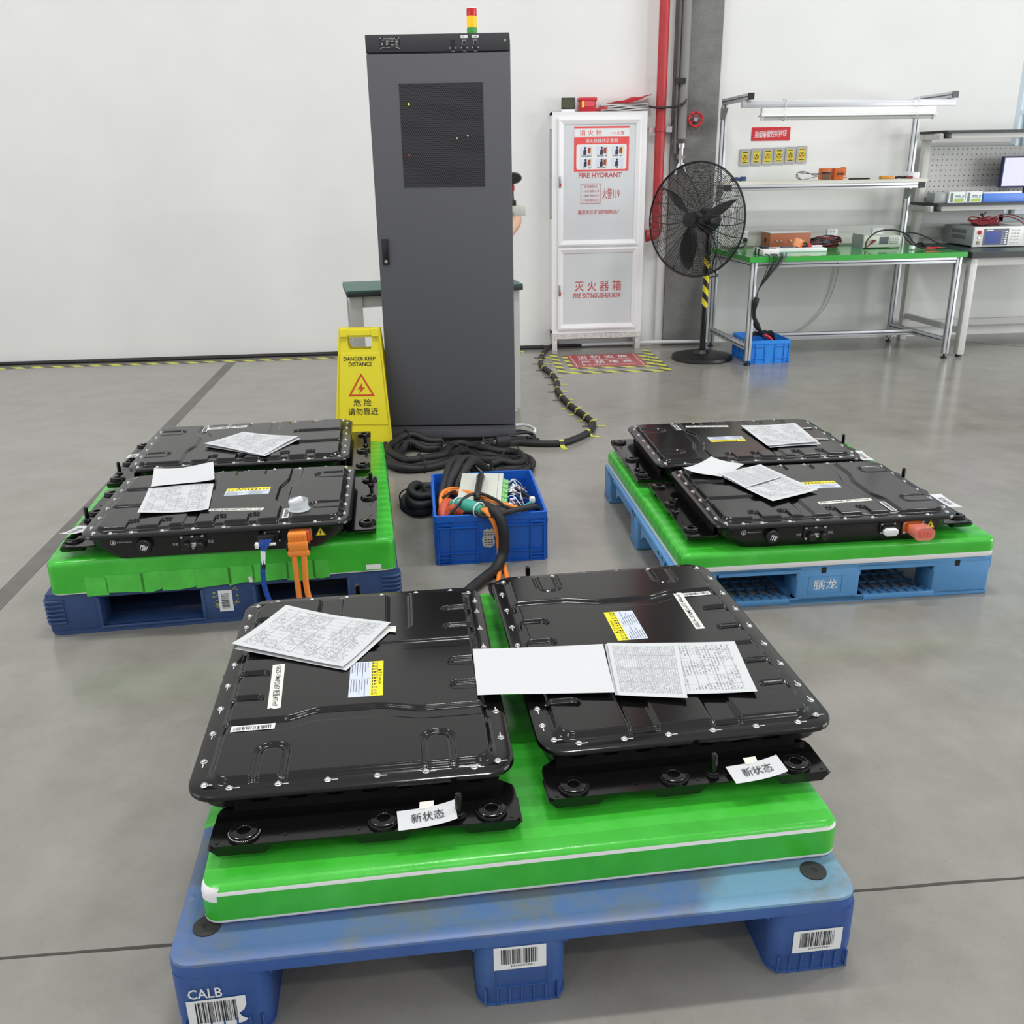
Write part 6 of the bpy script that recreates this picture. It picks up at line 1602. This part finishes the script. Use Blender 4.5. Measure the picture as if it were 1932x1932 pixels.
bm = B(); prism(bm, [(2.175, 7.03), (3.715, 7.03), (3.70, 7.275), (2.19, 7.285)], 1.226, 1.248); obj('shelf_board', bm, mat('white_shelf_board', (226, 222, 212), 0.5), wb)
bm = B(); prof(bm, (2.23, 7.05, 1.204), (3.67, 7.05, 1.204)); prof(bm, (2.21, 7.07, 1.204), (2.225, 7.29, 1.204)); prof(bm, (3.67, 7.07, 1.204), (3.69, 7.25, 1.204)); obj('shelf_rail', bm, AL, wb)
for x in (2.205, 3.675):
    bm = B(); bx(bm, x - 0.025, x + 0.025, 7.026, 7.05, 1.183, 1.2255); obj('end_cap', bm, M_BLKP, wb)
for x, y in ((2.21, 7.288), (3.675, 7.248)):
    bm = B()
    for z in (1.10, 1.68):
        prism(bm, [(0, 0), (0, 0.075), (-0.075, 0.075)], x - 0.018, x + 0.018, 0, Matrix(((0, 0, 1, 0), (1, 0, 0, y - 0.002), (0, 1, 0, z), (0, 0, 0, 1))))
    obj('corner_bracket', bm, M_MGREY, wb)
for (x0, y0), (x1, y1) in (((2.228, 7.31), (2.205, 6.66)), ((3.690, 7.27), (3.655, 6.70))):
    bm = B(); prof(bm, (x0, y0 + 0.01, 1.797), (x1, y1, 1.797), 0.04); obj('lamp_arm', bm, AL, wb)
    bm = B(); bx(bm, x1 - 0.021, x1 + 0.021, y1 - 0.012, y1, 1.776, 1.818); obj('end_cap', bm, M_BLKP if x1 < 3 else M_ALUD, wb)
bm = B(); prof(bm, (2.17, 6.73, 1.752), (3.69, 6.76, 1.752), 0.042); obj('lamp_bar', bm, [M_ALU, M_ALU], wb)
tl = bpy.data.objects.new('tube_lamp', None); COL.objects.link(tl); tl.parent = wb
bm = B(); bx(bm, 2.31, 3.545, 6.715, 6.755, 1.685, 1.725, 0, 0.003)
rings = [[(x, 6.69, 1.672), (x, 6.735, 1.688), (x, 6.78, 1.672), (x, 6.78, 1.675), (x, 6.735, 1.692), (x, 6.69, 1.675)] for x in (2.305, 3.55)]; ring_loft(bm, rings)
obj('lamp_housing', bm, mat('white_enamel', (232, 233, 230), 0.4), tl)
bm = B(); cyl(bm, (2.33, 6.735, 1.660), (3.525, 6.735, 1.660), 0.0125, n=12); obj('glass_tube', bm, mat('off_white_tube', (214, 216, 212), 0.3), tl)
bm = B()
for x in (2.312, 3.53): bx(bm, x, x + 0.015, 6.718, 6.752, 1.645, 1.686)
obj('tube_holder', bm, M_WHITE, tl)
bm = B()
for x in (2.47, 3.40): tube(bm, [(x + 0.004, 6.70, 1.775), (x, 6.705, 1.72), (x - 0.004, 6.69, 1.672), (x, 6.735, 1.645), (x, 6.785, 1.672), (x + 0.004, 6.785, 1.72), (x + 0.004, 6.78, 1.776), (x, 6.74, 1.779)], 0.003, 6, closed=True); cyl(bm, (x + 0.002, 6.72, 1.778), (x + 0.022, 6.70, 1.86), 0.0015, n=6)
obj('cable_tie', bm, M_WHITE, tl)

# things on the shelf of the workbench
SZ = 1.248
t = thing('blue_connector', 'small dark blue connector bundle at the left end of the bench shelf', 'connector', (2.305, 7.13, SZ))
bm = B(); tube(bm, [(-0.04, 0, 0.012), (-0.01, 0.01, 0.02), (0.02, 0, 0.014), (0.05, 0.005, 0.022)], 0.012, 8); bx(bm, 0.02, 0.06, -0.015, 0.02, 0.004, 0.034, 0, 0.004); bx(bm, -0.05, -0.02, -0.02, 0.01, 0.0, 0.022, 0, 0.004); obj('plug', bm, mat('dark_blue_plastic', (34, 66, 108), 0.45), t)
t = thing('orange_plug', 'orange connector with thin wires looping to its left on the bench shelf', 'connector', (2.965, 7.13, SZ))
bm = B(); bx(bm, -0.036, 0.036, -0.03, 0.04, 0.004, 0.082, 0, 0.005); bx(bm, -0.038, 0.038, -0.034, -0.028, 0.045, 0.056, 1, 0.002); bx(bm, -0.032, 0.03, -0.032, -0.028, 0.002, 0.044, 2); obj('body', bm, [M_ORCON, M_BLKP, mat('brown_gasket', (120, 84, 60), 0.6)], t)
bm = B()
for k in range(3): tube(bm, [(-0.036, -0.01, 0.045), (-0.09, -0.02, 0.035 + 0.006 * k), (-0.16, -0.01, 0.062 - 0.008 * k), (-0.21, 0.0, 0.055), (-0.215 + 0.01 * k, 0.0, 0.02), (-0.17, -0.01, 0.005), (-0.12, -0.015, 0.015), (-0.05, -0.02, 0.03)], 0.0022, 5)
obj('wires', bm, M_GREYINK, t)
t = thing('orange_plug', 'orange connector with two round black sockets on the bench shelf', 'connector', (3.065, 7.12, SZ))
bm = B(); bx(bm, -0.045, 0.03, -0.03, 0.04, 0.0, 0.082, 0, 0.006); bx(bm, 0.02, 0.05, -0.025, 0.03, 0.03, 0.088, 0, 0.006); bx(bm, 0.03, 0.06, -0.01, 0.01, 0.012, 0.02, 0)
for x in (-0.012, 0.012): cyl(bm, (x, -0.028, 0.042), (x, -0.034, 0.042), 0.009, n=12, mi=1)
tube(bm, [(0.03 * math.cos(a), -0.031, 0.042 + 0.022 * math.sin(a)) for a in np.linspace(0, 2 * PI, 17)[:-1]], 0.003, 6, closed=True, sub=1)
obj('body', bm, [M_ORCON, M_BLKP], t)
t = thing('black_pen', 'thin black pen lying on the bench shelf right of the orange connectors', 'pen', (3.24, 7.10, SZ))
bm = B(); cyl(bm, (-0.10, 0, 0.006), (0.05, 0.0, 0.006), 0.006, n=10); cyl(bm, (0.05, 0, 0.006), (0.065, 0, 0.006), 0.006, 0.002, 10); obj('barrel', bm, M_BLKP, t)
t = thing('yellow_case', 'small yellow case on the bench shelf near the right post', 'case', (3.435, 7.11, SZ))
bm = B(); bx(bm, -0.05, 0.05, -0.025, 0.025, 0, 0.022, bev=0.004); obj('case_body', bm, mat('ochre_plastic', (222, 152, 44), 0.45), t)
t = thing('black_clip_heap', 'small black and dark red clips on the bench shelf beside the yellow case', 'clip', (3.56, 7.10, SZ))
bm = B(); tube(bm, [(-0.06, 0, 0.008), (-0.03, 0.01, 0.012), (0.0, 0.0, 0.01), (0.03, 0.01, 0.012), (0.06, 0.0, 0.008)], 0.009, 8); cyl(bm, (0.01, -0.02, 0.009), (0.06, -0.02, 0.009), 0.009, n=10, mi=1); obj('clip', bm, [M_BLKP, M_WIRER], t)
t = thing('parts_box', 'small clear and white parts box at the right end of the bench shelf', 'box', (3.645, 7.17, SZ))
bm = B(); bx(bm, -0.06, 0.0, -0.03, 0.03, 0, 0.05, 0, 0.003); obj('clear_half', bm, M_CLEAR, t)
bm = B(); bx(bm, 0.001, 0.06, -0.03, 0.03, 0, 0.046, 0, 0.003); obj('white_half', bm, M_WHITE, t)

# things on the green bench top
t = thing('foam_block', 'white foam block with black straps and wires at the bench corner', 'foam block', (2.40, 6.68, TZ))
bm = B(); bx(bm, -0.06, 0.06, -0.11, 0.11, 0, 0.042, 0, 0.006); obj('foam', bm, M_FOAM, t)
bm = B()
for y in (-0.02, 0.05): bx(bm, -0.0615, 0.0615, y - 0.012, y + 0.012, 0, 0.0435, 0)
bx(bm, -0.03, 0.02, 0.0, 0.07, 0.042, 0.056, 0, 0.003); obj('strap', bm, M_BLKP, t)
t = thing('brown_case', 'copper brown instrument case with grey lid standing on the green bench', 'case', (2.56, 7.06, TZ))
bm = B(); bx(bm, 0, 0.315, 0, 0.195, 0.0, 0.115, bev=0.002); obj('case_body', bm, M_BROWN, t)
bm = B(); bx(bm, -0.001, 0.316, -0.001, 0.196, 0.1155, 0.121, bev=0.001); obj('lid', bm, M_LGREY, t)
bm = B(); bx(bm, -0.0015, 0.002, 0.08, 0.12, 0.045, 0.075); obj('side_opening', bm, M_BLKV, t)
bm = B()
for x, m_ in ((0.055, 0), (0.085, 0), (0.16, 1)): cyl(bm, (x, 0.0, 0.062), (x, -0.010, 0.062), 0.008, n=10, mi=m_)
for x in (0.006, 0.309): cyl(bm, (x, 0, 0.05), (x, -0.002, 0.05), 0.003, n=8, mi=0)
obj('terminal', bm, [M_STEEL, mat('cream_knob', (208, 170, 130), 0.4)], t)
t = thing('white_slab', 'white plastic slab lying before the brown case on the green bench', 'board', (2.50, 6.80, TZ))
bm = B(); bx(bm, 0.01, 0.40, 0, 0.17, 0, 0.026, bev=0.004); obj('slab', bm, M_WHITE, t)
t = thing('orange_holder', 'small clear orange connector leaning on the white slab of the bench', 'connector', (2.70, 6.89, TZ + 0.026))
bm = B(); bx(bm, -0.035, 0.02, -0.02, 0.02, 0.006, 0.065, 0, 0.004, Matrix.Rotation(math.radians(20), 4, 'Y')); obj('shell', bm, mat('pale_orange', (228, 150, 104), 0.3), t)
bm = B(); bx(bm, 0.018, 0.032, -0.022, 0.022, 0.006, 0.065, 0, 0.003, Matrix.Rotation(math.radians(20), 4, 'Y')); bx(bm, -0.11, -0.03, -0.03, 0.03, 0, 0.008, 1, 0.002); obj('frame', bm, [M_ORCON, M_GREYINK], t)
bm = B(); cyl(bm, (0.04, 0, 0.018), (0.08, 0.01, 0.014), 0.018, n=12, mi=0); cyl(bm, (0.08, -0.01, 0.012), (0.11, -0.01, 0.012), 0.010, n=10, mi=1); cyl(bm, (0.115, -0.01, 0.008), (0.19, -0.015, 0.008), 0.006, n=8, mi=2); obj('plug', bm, [M_BLKP, M_RED, M_WHITE], t)
def tangle(nm, label, loc, n, R_, h, r, ms, seed, cat='cable'):
    t = thing(nm, label, cat, loc); rnd = random.Random(seed)
    for mi, m in enumerate(ms):
        bm = B()
        for k in range(n):
            c = (rnd.uniform(-0.3, 0.3) * R_, rnd.uniform(-0.2, 0.2) * R_); a = rnd.uniform(0.55, 1) * R_; b = a * rnd.uniform(0.25, 0.5); z0 = rnd.uniform(r, h); ph = rnd.uniform(0, 6)
            tube(bm, [(c[0] + a * math.cos(q), c[1] + b * math.sin(q), max(r, z0 + 0.012 * math.sin(2 * q + ph))) for q in np.linspace(ph, ph + 2 * PI * rnd.uniform(0.7, 1.0), 12)], r, 6, sub=3)
        obj('wire', bm, m, t)
    return t
tangle('wire_tangle', 'tangled black and red wires heaped right of the brown case', (3.00, 7.12, TZ), 9, 0.12, 0.075, 0.0045, [M_WIREB, M_WIRER, M_GREYINK], 5)
t = thing('bench_instrument', 'small beige instrument with dark screen on the right of the green bench', 'instrument', (3.235, 6.94, TZ))
bm = B(); bx(bm, 0, 0.285, 0, 0.19, 0.008, 0.088, 0, 0.003); bx(bm, -0.006, -0.001, 0.0, 0.19, 0.0, 0.10, 1); obj('casing', bm, [M_BEIGE, M_MGREY], t)
bm = B(); bx(bm, 0.12, 0.19, -0.002, 0.0, 0.03, 0.082); obj('screen', bm, M_GREYINK, t)
bm = B()
for i in range(4):
    for j in range(4): bx(bm, 0.20 + i * 0.018, 0.212 + i * 0.018, -0.002, 0, 0.03 + j * 0.013, 0.038 + j * 0.013)
obj('keypad', bm, M_MGREY, t)
bm = B()
for k in range(3): tube(bm, [(0.07 + 0.012 * k, 0.0, 0.06), (0.05, -0.03, 0.06 - 0.01 * k), (0.02, -0.05, 0.03), (-0.01, -0.05, 0.008)], 0.004, 6, 0)
obj('test_lead', bm, M_WIRER, t)
t = thing('probe_lead', 'black leads arching over the bench and a red probe at its right', 'cable', (3.5, 6.75, TZ))
bm = B()
tube(bm, [(-0.30, 0.08, 0.012), (-0.28, 0.10, 0.07), (-0.20, 0.12, 0.125), (-0.08, 0.12, 0.135), (0.02, 0.10, 0.10), (0.04, 0.06, 0.06), (0.08, 0.03, 0.02), (0.12, 0.02, 0.01)], 0.006, 8)
tube(bm, [(0.06, 0.05, 0.02), (0.0, 0.10, 0.085), (0.03, 0.12, 0.115), (0.12, 0.10, 0.10), (0.22, 0.06, 0.05), (0.29, 0.04, 0.015), (0.26, 0.0, 0.008), (0.20, -0.02, 0.008)], 0.005, 8)
tube(bm, [(0.06, 0.06, 0.02), (0.09, 0.03, 0.05), (0.13, 0.05, 0.03), (0.10, 0.08, 0.02), (0.16, 0.06, 0.015)], 0.008, 8)
obj('lead', bm, M_WIREB, t)
bm = B(); cyl(bm, (0.12, -0.01, 0.011), (0.24, 0.0, 0.011), 0.010, 0.007, 10); cyl(bm, (0.24, 0.0, 0.011), (0.27, 0.003, 0.011), 0.003, n=6, mi=1); obj('probe', bm, [M_RED, M_STEEL], t)
bm = B(); bx(bm, 0.02, 0.05, -0.01, 0.02, 0.002, 0.03, 0, 0.004, Matrix.Rotation(0.5, 4, 'Z')); obj('clip', bm, M_WHITE, t)
t = thing('mains_plug', 'black mains plug and cord in the left socket of the green bench', 'plug', (2.44, 7.28, 0.82))
bm = B(); lathe(bm, [(0, 0), (0.016, 0), (0.018, 0.01), (0.014, 0.028), (0, 0.03)], 14, Matrix.Rotation(PI / 2, 4, 'X')); tube(bm, [(0, -0.022, 0), (-0.005, -0.035, -0.03), (-0.03, -0.05, -0.050), (-0.10, -0.10, -0.0505), (-0.19, -0.2, -0.0505), (-0.21, -0.5, -0.0505)], 0.0045, 6); obj('plug_body', bm, M_BLKP, t)

# blue crate under the bench and the harness hanging into it
C2 = crate('plastic_crate', 'sky blue plastic crate on the floor under the green bench', (2.305, 6.575, 0), 2, 0.29, 0.36, 0.17, M_CRATE2, 0.004)
t = thing('hanging_harness', 'black wire harness hanging from the bench corner into the sky blue crate', 'cable', (2.35, 6.5, 0.76))
bm = B(); rnd = random.Random(6)
for k in range(9):
    a = rnd.uniform(-0.06, 0.12)
    tube(bm, [(0.06 + a, 0.10, 0.012), (0.05 + a * 0.8, 0.02, 0.016), (0.04 + a * 0.6, -0.025, -0.02), (-0.01 + a * 0.25, -0.03, -0.12), (-0.055, -0.02, -0.22), (-0.065, -0.015, -0.30)], 0.0035, 6, rnd.choice((0, 0, 1)))
obj('wires', bm, [M_WIREB, M_GREYINK], t)
bm = B(); tube(bm, [(-0.06, -0.016, -0.27), (-0.07, -0.01, -0.33), (-0.055, 0.02, -0.42), (0.0, 0.08, -0.50), (0.06, 0.14, -0.55)], lambda q: 0.017 + 0.005 * math.sin(q * 12), 10); obj('taped_trunk', bm, M_HOSE, t)
bm = B()
for k in range(12):
    a = rnd.uniform(-0.03, 0.03)
    tube(bm, [(0.05 + a, 0.13, -0.54), (0.11 + a, 0.15, -0.56 + abs(a)), (0.15 + a, 0.18, -0.61), (0.15 + a * 2, 0.20, -0.68), (0.10 + a * 3, 0.22, -0.72)], 0.005, 6, 0)
tube(bm, [(0.07, 0.14, -0.56), (0.10, 0.13, -0.575), (0.13, 0.14, -0.60)], 0.012, 8, 1)
for k in range(5): tube(bm, [(-0.02, 0.2 + 0.01 * k, -0.60), (0.03, 0.22, -0.575 + 0.006 * k), (0.09, 0.22, -0.59), (0.12, 0.2, -0.63), (0.09, 0.2, -0.68)], 0.005, 6, 0)
obj('connector_end', bm, [M_WIREB, M_RED], t)
bm = B(); tube(bm, [(3.30, 7.44, 0.75), (3.27, 7.445, 0.45), (3.20, 7.45, 0.25), (3.05, 7.452, 0.1), (2.85, 7.452, 0.02)], 0.005, 8); tag(obj('wall_wire', bm, M_LGREY), 'thin pale wire hanging behind the green bench down to the floor', 'wire')

# ================================================================== SECOND BENCH AT THE RIGHT
b2 = thing('workbench', 'light grey steel workbench with dark top and pegboard at the right edge', 'workbench', (0, 0, 0))
DZ = 0.757
bm = B(); prism(bm, [(3.865, 6.545), (5.3, 6.545), (5.3, 7.33), (3.865, 7.33)], DZ - 0.042, DZ - 0.004); obj('bench_top', bm, M_SLABD, b2)
bm = B(); prism(bm, [(3.868, 6.548), (5.297, 6.548), (5.297, 7.327), (3.868, 7.327)], DZ - 0.004, DZ); obj('desk_mat', bm, M_DMAT, b2)
for x, y in ((3.905, 6.60), (5.25, 6.60)):
    bm = B(); bx(bm, x - 0.025, x + 0.025, y - 0.03, y + 0.03, 0.02, DZ - 0.0425, bev=0.003); cyl(bm, (x, y, 0), (x, y, 0.022), 0.022, n=12, mi=1); obj('leg', bm, [M_LGREY, M_BLKP], b2)
bm = B(); bx(bm, 3.93, 5.225, 6.60, 6.63, DZ - 0.10, DZ - 0.043); bx(bm, 3.89, 3.92, 6.63, 7.32, DZ - 0.09, DZ - 0.043); prism(bm, [(3.89, 6.63), (3.92, 6.63), (3.872, 7.335), (3.842, 7.335)], 0.17, 0.21); bx(bm, 3.875, 5.245, 7.345, 7.375, 0.10, 0.15); obj('frame_rail', bm, M_LGREY, b2)
for x in (3.82, 5.25):
    bm = B(); bx(bm, x, x + 0.05, 7.335, 7.40, 0.0, 1.556, bev=0.003); obj('post', bm, M_LGREY, b2)
def arm_shelf(z):
    bm = B(); prism(bm, [(3.795, 7.40), (3.795, 7.18), (3.84, 7.06), (5.35, 7.06), (5.35, 7.40)], z - 0.018, z, 0); obj('shelf_board', bm, M_SLABD, b2)
    bm = B(); bx(bm, 3.80, 3.8195, 7.09, 7.40, z - 0.06, z - 0.0185, 0, 0.003); bx(bm, 5.301, 5.32, 7.09, 7.40, z - 0.06, z - 0.0185, 0, 0.003); bx(bm, 3.87, 5.24, 7.08, 7.10, z - 0.055, z - 0.0185, 0, 0.002); bx(bm, 3.83, 3.875, 7.07, 7.10, z - 0.057, z - 0.0185, 1, 0.002)
    for yy in (7.14, 7.33): cyl(bm, (3.7985, yy, z - 0.04), (3.801, yy, z - 0.04), 0.006, n=8, mi=2)
    obj('shelf_arm', bm, [M_LGREY, M_BLKP, M_STEEL], b2)
arm_shelf(1.578); arm_shelf(1.068)
def _peg(N):
    x, y, z = N.sep(N.obj())
    p = 0.0385
    a = N.math('ABSOLUTE', N.math('SUBTRACT', N.math('FRACT', N.math('DIVIDE', N.math('SUBTRACT', x, 3.858), p)), 0.5))
    b = N.math('ABSOLUTE', N.math('SUBTRACT', N.math('FRACT', N.math('DIVIDE', N.math('SUBTRACT', z, 1.124), p)), 0.5))
    f = N.math('MULTIPLY', N.math('LESS_THAN', a, 0.105), N.math('LESS_THAN', b, 0.105))
    N.col(N.mix(f, lin((196, 195, 190)), lin((40, 40, 40)))); N.b.inputs['Roughness'].default_value = 0.45
bm = B(); bx(bm, 3.85, 5.25, 7.372, 7.38, 1.10, 1.468); obj('pegboard', bm, custom('punched_pegboard', _peg), b2)
bm = B(); bx(bm, 3.85, 5.25, 7.37, 7.39, 0.80, 0.90); obj('socket_panel', bm, M_LGREY, b2)
# things on the second bench
mo = thing('monitor', 'flat monitor with lit white screen on the shelf at the right edge', 'monitor', (4.38, 7.20, 1.068))
bm = B(); bx(bm, 0, 0.50, -0.01, 0.025, 0.10, 0.325, 0, 0.004); obj('casing', bm, mat('navy_bezel', (34, 40, 82), 0.35), mo)
bm = B(); f = quad(bm, [(0.012, -0.0108, 0.112), (0.488, -0.0108, 0.112), (0.488, -0.0108, 0.314), (0.012, -0.0108, 0.314)]); ul = bm.loops.layers.uv.new('UVMap')
for l, uv_ in zip(f.loops, ((0, 0), (1, 0), (1, 1), (0, 1))): l[ul].uv = uv_
obj('screen', bm, M_SCREEN, mo, 0, recalc=False)
bm = B(); bx(bm, 0.21, 0.29, 0.0, 0.02, 0.01, 0.12); bx(bm, 0.14, 0.36, -0.06, 0.09, 0.0, 0.010, 0, 0.003); obj('stand', bm, M_BLKP, mo)
t = thing('clear_tray', 'stack of clear plastic trays at the left of the right bench shelf', 'tray', (3.845, 7.14, 1.068))
bm = B(); bx(bm, 0, 0.098, 0, 0.12, 0, 0.076, 0, 0.003)
for k in range(10): bx(bm, 0.004 + k * 0.0095, 0.0055 + k * 0.0095, -0.001, 0.12, 0.0, 0.074, 1)
for z in (0.018, 0.038, 0.058): bx(bm, -0.001, 0.099, -0.0012, 0.12, z, z + 0.0012, 1)
obj('tray_wall', bm, [mat('smoky_clear', (176, 182, 180), 0.25), mat('tray_edge', (148, 154, 152), 0.3)], t)
for i, x in enumerate((3.948, 4.082)):
    t = thing('printed_carton', ('left' if i == 0 else 'right') + ' one of two small white cartons with green landscape print', 'carton', (x, 7.12, 1.068), 0, 'white cartons on the right bench shelf')
    bm = B(); bx(bm, 0, 0.128, 0, 0.10, 0, 0.080); 
    y = -0.0006
    quad(bm, [(0.045, y, 0.008), (0.120, y, 0.008), (0.120, y, 0.030), (0.045, y, 0.026)], 1); quad(bm, [(0.045, y, 0.034), (0.115, y, 0.034), (0.115, y, 0.037), (0.045, y, 0.037)], 2)
    quad(bm, [(0.012, y, 0.006), (0.034, y, 0.006), (0.034, y, 0.07), (0.012, y, 0.074)], 3)
    for k in range(6): quad(bm, [(0.048 + k * 0.008, y, 0.044), (0.054 + k * 0.008, y, 0.044), (0.054 + k * 0.008, y, 0.054), (0.048 + k * 0.008, y, 0.054)], 3)
    f = bm.faces.new([bm.verts.new(p) for p in ((0.102, y, 0.036), (0.116, y, 0.042), (0.122, y, 0.058), (0.108, y, 0.050))]); f.material_index = 4
    obj('carton_body', bm, [M_WHITE, mat('print_green', (168, 196, 60), 0.5), mat('print_blue', (90, 160, 210), 0.5), mat('print_dark', (110, 130, 120), 0.5), mat('leaf_green', (70, 150, 80), 0.5)], t, 0)
t = thing('blue_carton', 'long flat blue carton beside the white cartons on the right shelf', 'carton', (4.218, 7.11, 1.068))
bm = B(); bx(bm, 0, 0.33, 0, 0.12, 0, 0.062, 0, 0.003); bx(bm, -0.001, 0.305, 0.006, 0.12, 0.062, 0.074, 1, 0.003); obj('carton_body', bm, [M_BLUEBOX, M_WHITE], t)
t = thing('safety_tester', 'grey safety tester with blue screen on the right bench', 'instrument', (4.045, 6.86, DZ))
bm = B(); bx(bm, 0, 0.43, 0.02, 0.44, 0.012, 0.145, 0, 0.003)
for z in (0.055, 0.095):
    for k in range(12): bx(bm, -0.0012, 0.001, 0.12 + k * 0.017, 0.130 + k * 0.017, z, z + 0.028, 1)
for x in (0.03, 0.40): bx(bm, x - 0.015, x + 0.015, 0.03, 0.06, 0, 0.014, 1)
obj('casing', bm, [M_MGREY, M_ALUD], t)
bm = B(); bx(bm, -0.004, 0.434, 0, 0.02, 0.006, 0.150, 0, 0.003); obj('front_panel', bm, mat('pale_panel', (226, 226, 222), 0.45), t)
bm = B(); bx(bm, 0.068, 0.262, -0.002, 0, 0.018, 0.136, 0); 
for k in range(6): bx(bm, 0.235, 0.252, -0.004, -0.001, 0.026 + k * 0.016, 0.036 + k * 0.016, 1, 0.001); bx(bm, 0.212, 0.230, -0.003, -0.001, 0.030 + k * 0.016, 0.032 + k * 0.016, 1)
bx(bm, 0.09, 0.14, -0.003, -0.001, 0.123, 0.129, 1)
obj('bezel', bm, [mat('slate_bezel', (92, 96, 108), 0.4), M_WHITE], t)
bm = B(); bx(bm, 0.085, 0.205, -0.003, -0.0018, 0.030, 0.116); obj('screen', bm, M_DBLUE, t)
bm = B(); lathe(bm, [(0, 0), (0.014, 0), (0.0145, 0.012), (0.012, 0.016), (0, 0.017)], 16, Matrix.Translation((0.034, 0, 0.112)) @ Matrix.Rotation(PI / 2, 4, 'X')); obj('stop_button', bm, M_RED, t)
bm = B(); cyl(bm, (0.034, 0, 0.073), (0.034, -0.006, 0.073), 0.009, n=12); bx(bm, 0.020, 0.046, -0.004, 0, 0.026, 0.05, 1, 0.002); obj('key_switch', bm, [M_STEEL, mat('bronze_switch', (150, 130, 96), 0.4)], t)
bm = B()
for i in range(3):
    for j in range(5): bx(bm, 0.286 + i * 0.024, 0.300 + i * 0.024, -0.003, 0, 0.03 + j * 0.022, 0.040 + j * 0.022, 0, 0.001)
obj('keypad', bm, M_LGREY, t)
tw2 = tangle('red_lead', 'coiled dark red test leads lying on top of the grey safety tester', (4.21, 7.03, DZ + 0.145), 12, 0.115, 0.055, 0.005, [M_WIRER], 8)
bm = B(); tube(bm, [(0.05, -0.02, 0.05), (0.12, -0.06, 0.07), (0.20, -0.12, 0.04), (0.245, -0.185, -0.03), (0.255, -0.19, -0.10)], 0.004, 6); tube(bm, [(0.06, 0.0, 0.06), (0.14, -0.03, 0.085), (0.24, -0.10, 0.05), (0.275, -0.185, -0.03), (0.28, -0.19, -0.09)], 0.004, 6); obj('loose_lead', bm, M_WIRER, tw2)
bm = B(); tube(bm, [(-0.02, 0.0, 0.06), (-0.03, 0.0, 0.085), (-0.045, 0.0, 0.082)], 0.008, 8); tube(bm, [(-0.02, 0.0, 0.08), (0.0, 0.0, 0.10)], 0.006, 8); obj('clip', bm, M_BLKP, tw2)
